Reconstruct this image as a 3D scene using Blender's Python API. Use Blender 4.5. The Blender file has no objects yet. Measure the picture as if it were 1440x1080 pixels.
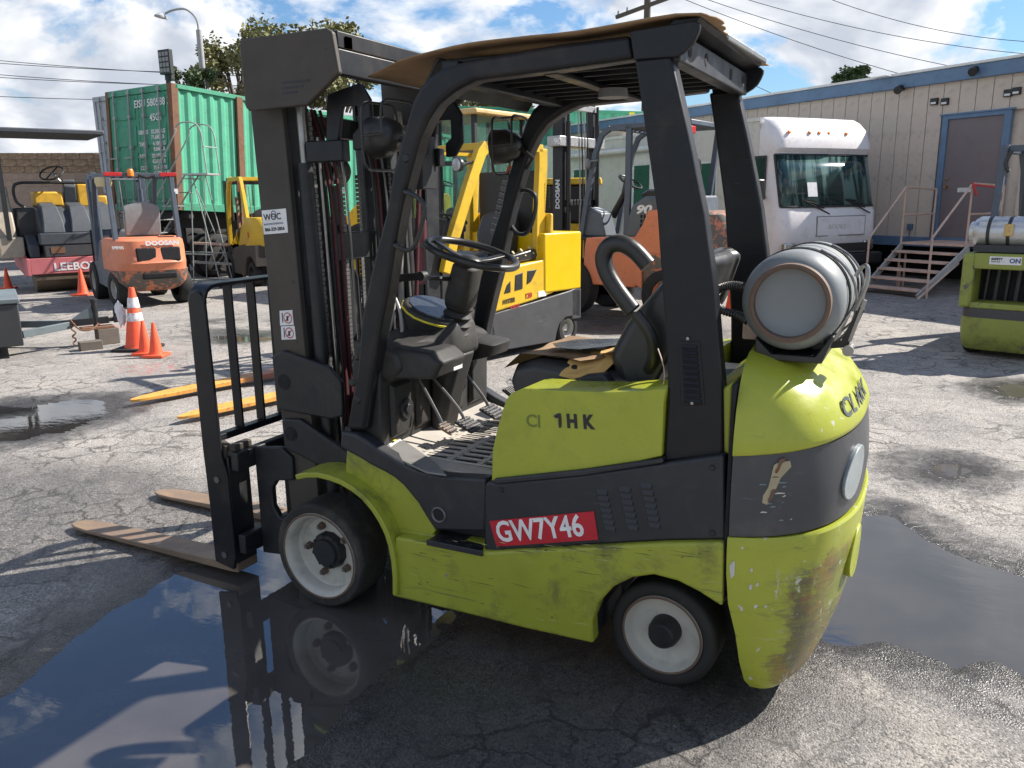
import bpy, bmesh, math, random
from mathutils import Vector, Matrix, noise
R = math.radians
random.seed(7)
C = bpy.context.scene.collection
scene = bpy.context.scene

# ---------------------------------------------------------------- camera, sky, sun, exposure
CAM = Vector((0.694, -2.369, 1.654))
YAW, PITCH, ROLL, FPX = -0.475, 0.2265, -0.013, 1132.0
fw = Vector((math.sin(YAW) * math.cos(PITCH), math.cos(YAW) * math.cos(PITCH), -math.sin(PITCH)))
rt = Vector((math.cos(YAW), -math.sin(YAW), 0)); up = rt.cross(fw)
r2 = rt * math.cos(ROLL) + up * math.sin(ROLL); u2 = up * math.cos(ROLL) - rt * math.sin(ROLL)
cd = bpy.data.cameras.new('camera'); cam = bpy.data.objects.new('camera', cd); C.objects.link(cam)
cam.matrix_world = Matrix(((r2.x, u2.x, -fw.x, CAM.x), (r2.y, u2.y, -fw.y, CAM.y), (r2.z, u2.z, -fw.z, CAM.z), (0, 0, 0, 1)))
cd.sensor_fit = 'HORIZONTAL'; cd.sensor_width = 36; cd.lens = FPX / 1440 * 36; cd.clip_start = 0.05; cd.clip_end = 2000
scene.camera = cam

SUN = Vector((0.77, 0.85, 1.0)).normalized()          # direction towards the sun
EL = math.asin(SUN.z); AZ = math.atan2(SUN.x, SUN.y)
W = bpy.data.worlds.new('World'); scene.world = W; W.use_nodes = True
nt = W.node_tree; N = nt.nodes; L = nt.links; N.clear()
out = N.new('ShaderNodeOutputWorld'); bg = N.new('ShaderNodeBackground'); L.new(bg.outputs[0], out.inputs[0])
sky = N.new('ShaderNodeTexSky'); sky.sky_type = 'NISHITA'; sky.sun_disc = False
sky.sun_elevation = EL; sky.sun_rotation = AZ; sky.air_density = 1.3; sky.dust_density = 0.4; sky.ozone_density = 2.0
tc = N.new('ShaderNodeTexCoord')
sep = N.new('ShaderNodeSeparateXYZ'); L.new(tc.outputs['Generated'], sep.inputs[0])
def mth(op, a, b=None, clamp=False, c=None):
    n = N.new('ShaderNodeMath'); n.operation = op; n.use_clamp = clamp
    for i, v in enumerate((a, b, c)):
        if v is None: continue
        if isinstance(v, (int, float)): n.inputs[i].default_value = v
        else: L.new(v, n.inputs[i])
    return n.outputs[0]
zz = mth('ADD', mth('MAXIMUM', sep.outputs[2], 0.0), 0.42)
px_ = mth('DIVIDE', sep.outputs[0], zz); py_ = mth('DIVIDE', sep.outputs[1], zz)
comb = N.new('ShaderNodeCombineXYZ'); L.new(px_, comb.inputs[0]); L.new(py_, comb.inputs[1])
def nz(vec, scale, detail, rough, dist=0.0, off=(0, 0, 0)):
    m = N.new('ShaderNodeMapping'); m.inputs[1].default_value = off; L.new(vec, m.inputs[0])
    n = N.new('ShaderNodeTexNoise'); n.inputs['Scale'].default_value = scale; n.inputs['Detail'].default_value = detail
    n.inputs['Roughness'].default_value = rough; n.inputs['Distortion'].default_value = dist
    L.new(m.outputs[0], n.inputs['Vector']); return n.outputs[0]
CL_OFF = (21.1, 14.4, 1.4)
big = nz(comb.outputs[0], 1.9, 10, 0.55, 0.35, CL_OFF)
fine = nz(comb.outputs[0], 6.5, 9, 0.62, 0.4, (7.3, 2.2, 1.0))
shade = nz(comb.outputs[0], 1.9, 5, 0.52, 0.35, (CL_OFF[0] + 0.04, CL_OFF[1] + 0.05, CL_OFF[2]))
dens = mth('ADD', mth('MULTIPLY', big, 0.8), mth('MULTIPLY', fine, 0.2))
def ramp(v, stops):
    r = N.new('ShaderNodeValToRGB'); L.new(v, r.inputs[0]); e = r.color_ramp.elements
    while len(e) < len(stops): e.new(0.5)
    for i, (p, c) in enumerate(stops): e[i].position = p; e[i].color = (*c, 1) if len(c) == 3 else c
    return r.outputs[0]
el_ = N.new('ShaderNodeMapRange'); el_.interpolation_type = 'SMOOTHSTEP'; L.new(sep.outputs[2], el_.inputs[0]); el_.inputs[1].default_value = .40; el_.inputs[2].default_value = .68; el_.inputs[4].default_value = .055
dens = mth('SUBTRACT', dens, el_.outputs[0])
hz = N.new('ShaderNodeMapRange'); hz.interpolation_type = 'SMOOTHSTEP'; L.new(sep.outputs[2], hz.inputs[0]); hz.inputs[1].default_value = -.02; hz.inputs[2].default_value = .02
dens = mth('MULTIPLY', dens, hz.outputs[0])
cover = ramp(dens, [(0.452, (0, 0, 0)), (0.472, (0.45, 0.45, 0.45)), (0.505, (1, 1, 1))])
tone = ramp(mth('ADD', mth('MULTIPLY', mth('SUBTRACT', shade, big), 1.0), mth('ADD', mth('MULTIPLY', shade, .6), .19)), [(0.40, (1.25, 1.24, 1.22)), (0.49, (0.92, 0.94, 0.98)), (0.60, (0.62, 0.67, 0.75))])
skm = N.new('ShaderNodeMix'); skm.data_type = 'RGBA'; skm.blend_type = 'MULTIPLY'; skm.inputs[0].default_value = 1
L.new(sky.outputs[0], skm.inputs[6]); skm.inputs[7].default_value = (0.72, 0.98, 1.32, 1)
cs = N.new('ShaderNodeMix'); cs.data_type = 'RGBA'; cs.blend_type = 'MULTIPLY'; cs.inputs[0].default_value = 1
L.new(tone, cs.inputs[6]); cs.inputs[7].default_value = (9.2, 9.3, 9.5, 1)
mx = N.new('ShaderNodeMix'); mx.data_type = 'RGBA'; L.new(cover, mx.inputs[0]); L.new(skm.outputs[2], mx.inputs[6]); L.new(cs.outputs[2], mx.inputs[7])
L.new(mx.outputs[2], bg.inputs[0]); bg.inputs[1].default_value = 0.055
sl = bpy.data.lights.new('sun', 'SUN'); sl.energy = 5.0; sl.angle = R(0.53); sl.color = (1.0, 0.94, 0.86)
so = bpy.data.objects.new('sun', sl); C.objects.link(so); so.rotation_euler = SUN.to_track_quat('Z', 'Y').to_euler(); so.location = (0, 0, 30)
scene.view_settings.view_transform = 'Standard'; scene.view_settings.look = 'None'
scene.view_settings.exposure = 0.96; scene.view_settings.gamma = 1.0

# ---------------------------------------------------------------- materials
MATS = {}
class MT:
    """small node-tree builder"""
    def __init__(s, name):
        s.m = bpy.data.materials.new(name); s.m.use_nodes = True; s.t = s.m.node_tree
        s.b = s.t.nodes['Principled BSDF']; s.tc = s.t.nodes.new('ShaderNodeTexCoord'); s.vec = s.tc.outputs['Object']
        MATS[name] = s.m
    def n(s, kind): return s.t.nodes.new(kind)
    def l(s, a, b): s.t.links.new(a, b)
    def setv(s, inp, v):
        if isinstance(v, (int, float)): inp.default_value = v
        elif isinstance(v, tuple): inp.default_value = (*v, 1) if len(v) == 3 and len(inp.default_value) == 4 else v
        else: s.l(v, inp)
    def mapping(s, scale=(1, 1, 1), loc=(0, 0, 0), rot=(0, 0, 0), vec=None):
        m = s.n('ShaderNodeMapping'); s.l(vec or s.vec, m.inputs[0]); m.inputs[1].default_value = loc; m.inputs[2].default_value = rot; m.inputs[3].default_value = scale
        return m.outputs[0]
    def noise(s, scale=5, detail=4, rough=.55, dist=0, vec=None):
        n = s.n('ShaderNodeTexNoise'); s.l(vec or s.vec, n.inputs['Vector'])
        n.inputs['Scale'].default_value = scale; n.inputs['Detail'].default_value = detail; n.inputs['Roughness'].default_value = rough; n.inputs['Distortion'].default_value = dist
        return n.outputs[0]
    def voro(s, scale=5, feature='F1', vec=None, rand=1.0):
        n = s.n('ShaderNodeTexVoronoi'); s.l(vec or s.vec, n.inputs['Vector']); n.feature = feature; n.inputs['Scale'].default_value = scale; n.inputs['Randomness'].default_value = rand
        return n
    def math(s, op, a, b=None, c=None, clamp=False):
        n = s.n('ShaderNodeMath'); n.operation = op; n.use_clamp = clamp
        for i, v in enumerate((a, b, c)):
            if v is not None: s.setv(n.inputs[i], v)
        return n.outputs[0]
    def step(s, v, a, b):          # smooth 0..1 between a and b
        n = s.n('ShaderNodeMapRange'); n.interpolation_type = 'SMOOTHSTEP'; s.l(v, n.inputs[0]); n.inputs[1].default_value = a; n.inputs[2].default_value = b
        return n.outputs[0]
    def rng(s, v, a, b, c, d):
        n = s.n('ShaderNodeMapRange'); s.l(v, n.inputs[0])
        for i, x in enumerate((a, b, c, d)): n.inputs[i + 1].default_value = x
        return n.outputs[0]
    def mix(s, f, a, b, mode='MIX'):
        n = s.n('ShaderNodeMix'); n.data_type = 'RGBA'; n.blend_type = mode
        s.setv(n.inputs[0], f); s.setv(n.inputs[6], a); s.setv(n.inputs[7], b); return n.outputs[2]
    def bump(s, h, strength=.3, dist=.01, prev=None):
        n = s.n('ShaderNodeBump'); n.inputs['Strength'].default_value = strength; n.inputs['Distance'].default_value = dist; s.l(h, n.inputs['Height'])
        if prev is not None: s.l(prev, n.inputs['Normal'])
        return n.outputs[0]
    def done(s, col, rough=.6, metal=0.0, normal=None, spec=None, **kw):
        s.setv(s.b.inputs['Base Color'], col); s.setv(s.b.inputs['Roughness'], rough); s.setv(s.b.inputs['Metallic'], metal)
        if normal is not None: s.l(normal, s.b.inputs['Normal'])
        if spec is not None: s.setv(s.b.inputs['Specular IOR Level'], spec)
        for k, v in kw.items(): s.setv(s.b.inputs[k.replace('_', ' ')], v)
        return s.m

def paint(name, col, rough=.4, dirt=(.05, .04, .03), dirt_amt=.35, wear=(.12, .10, .09), wear_amt=.0, scr=.0, scr_col=(.5, .5, .48), var=.12, metal=0, scale=1.0, bump=.08, spec=None, rust=0.0, coat=0.0):
    """painted or moulded surface: blotchy fading, grime film, chips and directional scratches"""
    s = MT(name)
    big = s.noise(2.2 * scale, 6, .6); med = s.noise(9 * scale, 8, .65)
    c = s.mix(s.rng(big, .3, .7, 0, 1), tuple(x * (1 - var) for x in col), tuple(min(1, x * (1 + var)) for x in col))
    d = s.math('MULTIPLY', s.step(s.noise(4.5 * scale, 10, .72, .4), .48, .72), dirt_amt)
    c = s.mix(d, c, dirt)
    speck = s.step(s.noise(60 * scale, 3, .6), .66, .74)
    c = s.mix(s.math('MULTIPLY', speck, .35 * dirt_amt), c, dirt)
    rgh = s.rng(med, .3, .7, max(.05, rough - .1), min(1, rough + .14))
    if scr > 0:
        sv = s.mapping((1.2 * scale, 1.2 * scale, 46 * scale), rot=(0.05, 0.10, 0)); s1 = s.step(s.noise(3, 6, .7, 0, sv), .66 - .12 * scr, .70 - .10 * scr)
        s1 = s.math('MULTIPLY', s1, s.step(s.noise(3.1 * scale, 3, .5), .46, .6))
        c = s.mix(s.math('MULTIPLY', s1, .75), c, scr_col)
    if wear_amt > 0:
        w = s.step(s.noise(7 * scale, 12, .74, .5), .66 - .2 * wear_amt, .68 - .2 * wear_amt)
        c = s.mix(w, c, wear); rgh = s.math('ADD', rgh, s.math('MULTIPLY', w, .2))
    if rust > 0:
        w = s.step(s.noise(3.3 * scale, 12, .78, .8), .68 - .25 * rust, .76 - .25 * rust)
        c = s.mix(w, c, s.mix(s.noise(25 * scale, 5), (.10, .035, .015), (.26, .11, .05)))
        rgh = s.math('ADD', rgh, s.math('MULTIPLY', w, .35), clamp=True)
    nb = s.bump(s.noise(28 * scale, 6, .6), bump, .004)
    return s.done(c, rgh, metal, nb, spec, **({'Coat_Weight': coat} if coat else {}))

def flat(name, col, rough=.6, metal=0, **kw):
    s = MT(name)
    c = s.mix(s.rng(s.noise(14, 5), .3, .7, 0, 1), tuple(x * .88 for x in col), tuple(min(1, x * 1.1) for x in col))
    return s.done(c, s.rng(s.noise(30, 4), .3, .7, max(.02, rough - .08), min(1, rough + .1)), metal, s.bump(s.noise(50, 4), .1, .002), **kw)

# ---------------------------------------------------------------- geometry helpers
class G:
    """collects shapes in one bmesh"""
    def __init__(s): s.bm = bmesh.new()
    def poly(s, pts3a, pts3b):
        a = [s.bm.verts.new(p) for p in pts3a]; b = [s.bm.verts.new(p) for p in pts3b]
        n = len(a)
        s.bm.faces.new(a); s.bm.faces.new(list(reversed(b)))
        for i in range(n): s.bm.faces.new((a[(i + 1) % n], a[i], b[i], b[(i + 1) % n]))
        return s
    def py(s, prof, y0, y1): return s.poly([(x, y0, z) for x, z in prof], [(x, y1, z) for x, z in prof])
    def px(s, prof, x0, x1): return s.poly([(x0, y, z) for y, z in prof], [(x1, y, z) for y, z in prof])
    def pz(s, prof, z0, z1): return s.poly([(x, y, z0) for x, y in prof], [(x, y, z1) for x, y in prof])
    def box(s, x0, x1, y0, y1, z0, z1): return s.py([(x0, z0), (x1, z0), (x1, z1), (x0, z1)], y0, y1)
    def obox(s, c, size, rot=None, axes=None):
        """oriented box: centre, full size, 3x3 rotation"""
        m = rot or Matrix.Identity(3); c = Vector(c); h = [v / 2 for v in size]
        P = lambda a, b, d: c + m @ Vector((a * h[0], b * h[1], d * h[2]))
        return s.poly([P(-1, -1, -1), P(1, -1, -1), P(1, -1, 1), P(-1, -1, 1)], [P(-1, 1, -1), P(1, 1, -1), P(1, 1, 1), P(-1, 1, 1)])
    def beam(s, a, b, w, h, upv=(0, 0, 1)):
        """rectangular bar from a to b: w sideways, h along upv"""
        a = Vector(a); b = Vector(b); d = (b - a).normalized(); u = Vector(upv)
        sd = d.cross(u)
        if sd.length < 1e-4: sd = d.cross(Vector((1, 0, 0)))
        sd.normalize(); u = sd.cross(d).normalized()
        q = [(-w / 2, -h / 2), (w / 2, -h / 2), (w / 2, h / 2), (-w / 2, h / 2)]
        return s.poly([a + sd * i + u * j for i, j in q], [b + sd * i + u * j for i, j in q])
    def cyl(s, a, b, r, r1=None, n=20, caps=True):
        a = Vector(a); b = Vector(b); d = (b - a); r1 = r if r1 is None else r1
        u = d.orthogonal().normalized(); v = d.normalized().cross(u)
        A = []; B = []
        for i in range(n):
            t = 2 * math.pi * i / n; w = u * math.cos(t) + v * math.sin(t)
            A.append(s.bm.verts.new(a + w * r)); B.append(s.bm.verts.new(b + w * r1))
        for i in range(n): s.bm.faces.new((A[i], A[(i + 1) % n], B[(i + 1) % n], B[i]))
        if caps: s.bm.faces.new(list(reversed(A))); s.bm.faces.new(B)
        return s
    def tube(s, pts, r, n=8, smooth=0, closed=False):
        """round tube along a polyline; smooth = subdivisions by Catmull-Rom"""
        P = [Vector(p) for p in pts]
        if smooth:
            Q = []; m = len(P); rngi = range(m if closed else m - 1)
            for i in rngi:
                p0 = P[i - 1] if (i > 0 or closed) else P[0]; p1 = P[i]; p2 = P[(i + 1) % m]; p3 = P[(i + 2) % m] if (closed or i + 2 < m) else P[-1]
                for k in range(smooth):
                    t = k / smooth
                    Q.append(.5 * ((2 * p1) + (p2 - p0) * t + (2 * p0 - 5 * p1 + 4 * p2 - p3) * t * t + (3 * p1 - p0 - 3 * p2 + p3) * t ** 3))
            if not closed: Q.append(P[-1])
            P = Q
        m = len(P); rings = []; u = None
        for i in range(m):
            a = P[i - 1] if (i > 0 or closed) else P[i]; b = P[(i + 1) % m] if (closed or i < m - 1) else P[i]
            d = (b - a).normalized()
            if u is None: u = d.orthogonal().normalized()
            u = (u - d * u.dot(d)); u = u.normalized() if u.length > 1e-5 else d.orthogonal().normalized()
            v = d.cross(u); rr = r[i] if isinstance(r, (list, tuple)) and len(r) == m else (r if not isinstance(r, (list, tuple)) else r[0])
            rings.append([s.bm.verts.new(P[i] + (u * math.cos(2 * math.pi * k / n) + v * math.sin(2 * math.pi * k / n)) * rr) for k in range(n)])
        for i in range(m if closed else m - 1):
            A = rings[i]; B = rings[(i + 1) % m]
            for k in range(n): s.bm.faces.new((A[k], A[(k + 1) % n], B[(k + 1) % n], B[k]))
        if not closed: s.bm.faces.new(list(reversed(rings[0]))); s.bm.faces.new(rings[-1])
        return s
    def lathe(s, prof, c=(0, 0, 0), axis=(0, 1, 0), n=40):
        """prof: (distance along axis, radius); closes at radius 0"""
        c = Vector(c); ax = Vector(axis).normalized(); u = ax.orthogonal().normalized(); v = ax.cross(u); rings = []
        for h, r in prof:
            if r < 1e-6: rings.append([s.bm.verts.new(c + ax * h)]); continue
            rings.append([s.bm.verts.new(c + ax * h + (u * math.cos(2 * math.pi * k / n) + v * math.sin(2 * math.pi * k / n)) * r) for k in range(n)])
        for A, B in zip(rings, rings[1:]):
            for k in range(n):
                k2 = (k + 1) % n
                if len(A) == 1 and len(B) == 1: continue
                if len(A) == 1: s.bm.faces.new((A[0], B[k2], B[k]))
                elif len(B) == 1: s.bm.faces.new((A[k], A[k2], B[0]))
                else: s.bm.faces.new((A[k], A[k2], B[k2], B[k]))
        return s
    def loft(s, secs, cap=True, closed=True):
        """secs: list of equal length rings of 3D points"""
        V = [[s.bm.verts.new(p) for p in ring] for ring in secs]; n = len(V[0])
        for A, B in zip(V, V[1:]):
            for k in range(n if closed else n - 1): s.bm.faces.new((A[k], A[(k + 1) % n], B[(k + 1) % n], B[k]))
        if cap and closed: s.bm.faces.new(list(reversed(V[0]))); s.bm.faces.new(V[-1])
        return s
    def strip(s, A, B):
        a = [s.bm.verts.new(p) for p in A]; b = [s.bm.verts.new(p) for p in B]
        for i in range(len(a) - 1): s.bm.faces.new((a[i], a[i + 1], b[i + 1], b[i]))
        return s
    def ring_y(s, prof_o, prof_i, y0, y1):
        """frame between two outlines of equal point count in the XZ plane"""
        n = len(prof_o)
        for k in range(n):
            j = (k + 1) % n
            q = [prof_o[k], prof_o[j], prof_i[j], prof_i[k]]
            s.poly([(x, y0, z) for x, z in q], [(x, y1, z) for x, z in q])
        return s
    def move(s, M):
        bmesh.ops.transform(s.bm, matrix=M, verts=s.bm.verts[:]); return s

def mesh_of(g, name, m, smooth=40):
    bm = g.bm
    bmesh.ops.recalc_face_normals(bm, faces=bm.faces[:])
    me = bpy.data.meshes.new(name); bm.to_mesh(me); bm.free()
    if m is not None: me.materials.append(MATS[m] if isinstance(m, str) else m)
    if smooth:
        me.polygons.foreach_set('use_smooth', [True] * len(me.polygons)); me.set_sharp_from_angle(angle=R(smooth))
    return me
def obj(name, g, m=None, parent=None, bevel=0, seg=2, smooth=40, loc=None, rot=None, solid=0, label=None, kind=None, weld=False):
    if weld: bmesh.ops.remove_doubles(g.bm, verts=g.bm.verts[:], dist=1e-5)
    me = mesh_of(g, name, m, smooth) if isinstance(g, G) else g
    o = bpy.data.objects.new(name, me); C.objects.link(o)
    if parent is not None: o.parent = parent
    if loc: o.location = loc
    if rot: o.rotation_euler = rot
    if solid: md = o.modifiers.new('s', 'SOLIDIFY'); md.thickness = solid; md.offset = 0
    if bevel:
        md = o.modifiers.new('b', 'BEVEL'); md.width = bevel; md.segments = seg; md.limit_method = 'ANGLE'; md.angle_limit = R(35); md.harden_normals = False
    if label: o['label'] = label
    if kind: o['kind'] = kind
    return o
def tag(o, label, cat, group=None, kind=None):
    o['label'] = label; o['category'] = cat
    if group: o['group'] = group
    if kind: o['kind'] = kind
    return o
def thing(name, label, cat, loc=(0, 0, 0), rz=0, group=None, scale=None):
    o = bpy.data.objects.new(name, None); C.objects.link(o); o.location = loc; o.rotation_euler = (0, 0, rz); o.empty_display_size = .1
    if scale: o.scale = (scale,) * 3
    return tag(o, label, cat, group)
def struct(name, g, m, **k):
    o = obj(name, g, m, **k); o['kind'] = 'structure'; return o
def copy_tree(o, parent=None):
    c = o.copy(); C.objects.link(c)
    if parent is not None: c.parent = parent
    for ch in list(o.children): copy_tree(ch, c)
    return c
def text(name, body, size, m, parent=None, origin=(0, 0, 0), xdir=(1, 0, 0), ydir=(0, 0, 1), bold=0.0, ext=.0008, align='LEFT', shear=0, sx=1.0, valign='BOTTOM_BASELINE', spacing=1.0):
    """lettering as a thin mesh"""
    cu = bpy.data.curves.new(name, 'FONT'); cu.body = body; cu.size = size; cu.extrude = ext; cu.offset = bold; cu.align_x = align; cu.align_y = valign; cu.shear = shear
    cu.resolution_u = 3; cu.space_character = spacing
    t = bpy.data.objects.new(name, cu); C.objects.link(t)
    bpy.context.view_layer.update()
    me = bpy.data.meshes.new_from_object(t.evaluated_get(bpy.context.evaluated_depsgraph_get()))
    bpy.data.objects.remove(t)
    X = Vector(xdir).normalized(); Y = Vector(ydir).normalized(); Z = X.cross(Y).normalized(); Y = Z.cross(X)
    o_ = Vector(origin); M = Matrix(((X.x * sx, Y.x, Z.x, o_.x), (X.y * sx, Y.y, Z.y, o_.y), (X.z * sx, Y.z, Z.z, o_.z), (0, 0, 0, 1)))
    me.transform(M); me.materials.clear(); me.materials.append(MATS[m])
    me.name = name
    o = bpy.data.objects.new(name, me); C.objects.link(o)
    if parent is not None: o.parent = parent
    return o

# ---------------------------------------------------------------- the yard: asphalt with puddles
PUD = [  # shore lines on the ground plane, depth
    ([(-2.127, 0.295), (-2.236, -0.046), (-2.183, -0.262), (-2.205, -0.435), (-2.139, -0.625), (-2.094, -0.779), (-2.028, -0.945), (-2.051, -1.132), (-1.704, -1.360), (-0.837, -0.934), (-0.868, -0.755), (-0.927, -0.541), (-0.945, -0.322), (-0.902, -0.066), (-0.934, 0.139), (-1.296, 0.357), (-1.753, 0.472), (-2.025, 0.474)], .020),
    ([(0.460, 1.881), (0.634, 2.101), (0.836, 1.814), (1.026, 1.642), (1.227, 1.565), (1.487, 1.421), (1.367, 0.642), (1.128, 0.685), (1.044, 0.718), (0.930, 0.648), (0.794, 0.632), (0.672, 0.696), (0.527, 0.643), (0.366, 0.692), (0.177, 1.155), (0.324, 1.715)], .020),
    ([(-6.410, 1.309), (-5.999, 1.730), (-5.736, 1.849), (-5.507, 2.089), (-5.206, 1.929), (-5.072, 1.551), (-4.989, 1.117), (-5.135, 0.893), (-5.423, 0.761)], .010),
    ([(0.794, 3.007), (0.873, 3.119), (0.971, 3.134), (1.034, 3.045), (0.985, 2.894), (0.853, 2.847)], .012),
    ([(-7.406, 4.994), (-7.321, 5.276), (-6.945, 5.248), (-6.644, 4.965), (-6.737, 4.704), (-7.023, 4.693)], .010),
    ([(1.294, 5.584), (1.553, 5.849), (1.974, 5.886), (1.916, 5.443), (1.408, 5.323)], .010),
]
def seg_dist(px_, py_, poly):
    """signed distance to a polygon, positive inside"""
    best = 1e9; inside = False; n = len(poly)
    for i in range(n):
        ax, ay = poly[i]; bx, by = poly[(i + 1) % n]
        dx, dy = bx - ax, by - ay; t = max(0, min(1, ((px_ - ax) * dx + (py_ - ay) * dy) / (dx * dx + dy * dy + 1e-12)))
        ex, ey = ax + dx * t - px_, ay + dy * t - py_; d = ex * ex + ey * ey
        if d < best: best = d
        if (ay > py_) != (by > py_) and px_ < (bx - ax) * (py_ - ay) / (by - ay) + ax: inside = not inside
    return math.sqrt(best) * (1 if inside else -1)
PB = [(min(p[0] for p in q), max(p[0] for p in q), min(p[1] for p in q), max(p[1] for p in q)) for q, _ in PUD]
def axis_steps(lo, hi, fine_lo, fine_hi, st):
    v = []; x = fine_lo
    while x < fine_hi: v.append(x); x += st
    a = [fine_hi]; s = st
    while a[-1] < hi: s *= 1.22; a.append(a[-1] + s)
    b = [fine_lo - st]; s = st
    while b[-1] > lo: s *= 1.22; b.append(b[-1] - s)
    return sorted(b) + v + a
XS = axis_steps(-420, 420, -3.4, 2.7, .026); YS = axis_steps(-60, 520, -1.75, 4.2, .026)
verts = []; wet = []
for y in YS:
    for x in XS:
        near = -9 < x < 5 and -2.5 < y < 8
        h = 0.0; w = 0.0
        if near:
            nb = noise.noise(Vector((x * 1.7, y * 1.7, 0))); n2 = noise.noise(Vector((x * 6, y * 6, 3))); n3 = noise.noise(Vector((x * 17, y * 17, 5)))
            n4 = noise.noise(Vector((x * 44, y * 44, 9)))
            h = .0035 * n2 + .0028 * n3 + .0022 * n4 + .002 * nb
            sd = -9
            for (poly, dp), (x0, x1, y0, y1) in zip(PUD, PB):
                if x0 - 1.2 < x < x1 + 1.2 and y0 - 1.2 < y < y1 + 1.2:
                    d = seg_dist(x, y, poly) + .12 * nb + .085 * n2 + .045 * n3 + .018 * n4
                    sd = max(sd, d)
                    k = max(0.0, min(1.0, (d + .10) / .26)); h -= dp * k * k * (3 - 2 * k)
            w = max(0.0, min(1.0, (sd + .62) / .66))
            h = min(h, .006)
        verts.append((x, y, h)); wet.append(w)
nx = len(XS); faces = [(j * nx + i, j * nx + i + 1, (j + 1) * nx + i + 1, (j + 1) * nx + i) for j in range(len(YS) - 1) for i in range(nx - 1)]
me = bpy.data.meshes.new('ground'); me.from_pydata(verts, [], faces)
at = me.attributes.new('wet', 'FLOAT', 'POINT'); at.data.foreach_set('value', wet)
me.polygons.foreach_set('use_smooth', [True] * len(me.polygons))
s = MT('asphalt')
P = s.vec
wn = s.n('ShaderNodeAttribute'); wn.attribute_name = 'wet'
dist = s.mapping((1, 1, 1)); nd = s.n('ShaderNodeTexNoise'); s.l(P, nd.inputs['Vector']); nd.inputs['Scale'].default_value = 5; nd.inputs['Detail'].default_value = 9; nd.inputs['Roughness'].default_value = .68
va = s.n('ShaderNodeVectorMath'); va.operation = 'MULTIPLY_ADD'; s.l(nd.outputs[1], va.inputs[0]); va.inputs[1].default_value = (.26, .26, 0); s.l(P, va.inputs[2])
warp = va.outputs[0]
big = s.noise(.45, 6, .6); mid = s.noise(1.9, 8, .62, .3); fin = s.noise(11, 8, .7)
agg = s.voro(150); agg2 = s.voro(60)
e1 = s.voro(4.3, 'DISTANCE_TO_EDGE', warp).outputs['Distance']; e2 = s.voro(1.15, 'DISTANCE_TO_EDGE', warp).outputs['Distance']; e3 = s.voro(10.5, 'DISTANCE_TO_EDGE', warp).outputs['Distance']
crk_area = s.step(s.noise(.8, 4, .6), .40, .60)
crk = s.math('MULTIPLY', s.rng(e1, .0, .050, 1, 0), crk_area)
crk = s.math('MAXIMUM', crk, s.math('MULTIPLY', s.rng(e2, .0, .006, 1, 0), .5))
crk = s.math('MAXIMUM', crk, s.math('MULTIPLY', s.math('MULTIPLY', s.rng(e3, .0, .07, 1, 0), .7), s.step(s.noise(1.3, 4, .6), .5, .66)))
crk = s.math('MULTIPLY', crk, s.step(s.noise(3.2, 5, .6), .33, .48), clamp=True)
plate = s.n('ShaderNodeSeparateColor'); pv = s.voro(4.3, 'F1', warp); s.l(pv.outputs['Color'], plate.inputs[0])
col = s.mix(s.rng(big, .35, .65, 0, 1), (.20, .187, .176), (.34, .312, .280))
col = s.mix(s.math('MULTIPLY', s.step(mid, .44, .60), .55), col, (.40, .365, .315))
col = s.mix(s.math('MULTIPLY', s.step(s.noise(2.7, 9, .7, .5), .53, .70), .5), col, (.13, .124, .118))
col = s.mix(s.math('MULTIPLY', s.step(agg.outputs['Distance'], .35, .75), .55), col, s.mix(.6, col, (.05, .048, .046)))
stone = s.n('ShaderNodeSeparateColor'); s.l(agg.outputs['Color'], stone.inputs[0])
col = s.mix(s.math('MULTIPLY', s.step(stone.outputs[0], .72, .78), .55), col, (.50, .47, .44))
col = s.mix(s.math('MULTIPLY', s.step(stone.outputs[1], .80, .84), .7), col, (.045, .042, .042))
pit = s.step(agg2.outputs['Distance'], .16, .05); pit = s.math('MULTIPLY', pit, s.step(s.noise(23, 2), .60, .66))
col = s.mix(s.math('MULTIPLY', pit, .8), col, (.035, .033, .032))
col = s.mix(crk, col, (.028, .025, .023))
col = s.mix(s.math('MULTIPLY', s.math('MULTIPLY', s.math('SUBTRACT', plate.outputs[0], .35, clamp=True), crk_area), .30), col, (.45, .41, .36)); col = s.mix(s.math('MULTIPLY', s.math('SUBTRACT', plate.outputs[1], .60, clamp=True), .5), col, (.14, .132, .125))
# dark oil and damp, plus a darker zone beneath the forklift; slightly glossy
wetv = s.math('ADD', wn.outputs['Fac'], s.math('MULTIPLY', s.math('SUBTRACT', s.noise(6.5, 8, .68, .4), .5), .75))
dampg = s.step(s.noise(.55, 7, .62, .4), .60, .69)
def blob(cx, cy, rx, ry, soft=.35):
    m = s.mapping((1 / rx, 1 / ry, 0), (-cx / rx, -cy / ry, 0)); ln = s.n('ShaderNodeVectorMath'); ln.operation = 'LENGTH'; s.l(m, ln.inputs[0])
    v = s.math('ADD', ln.outputs['Value'], s.math('MULTIPLY', s.math('SUBTRACT', s.noise(3.0, 8, .7, .3), .5), .9)); return s.step(v, 1 + soft, 1 - soft)
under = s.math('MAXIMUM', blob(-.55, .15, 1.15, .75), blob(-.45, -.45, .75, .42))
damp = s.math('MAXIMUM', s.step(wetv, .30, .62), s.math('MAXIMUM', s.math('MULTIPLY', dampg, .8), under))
damp = s.math('MAXIMUM', damp, s.math('MAXIMUM', s.math('MULTIPLY', blob(-3.6, .15, 1.5, .8), .75), blob(-3.4, 7.6, 2.0, .8)), clamp=True)
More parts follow.
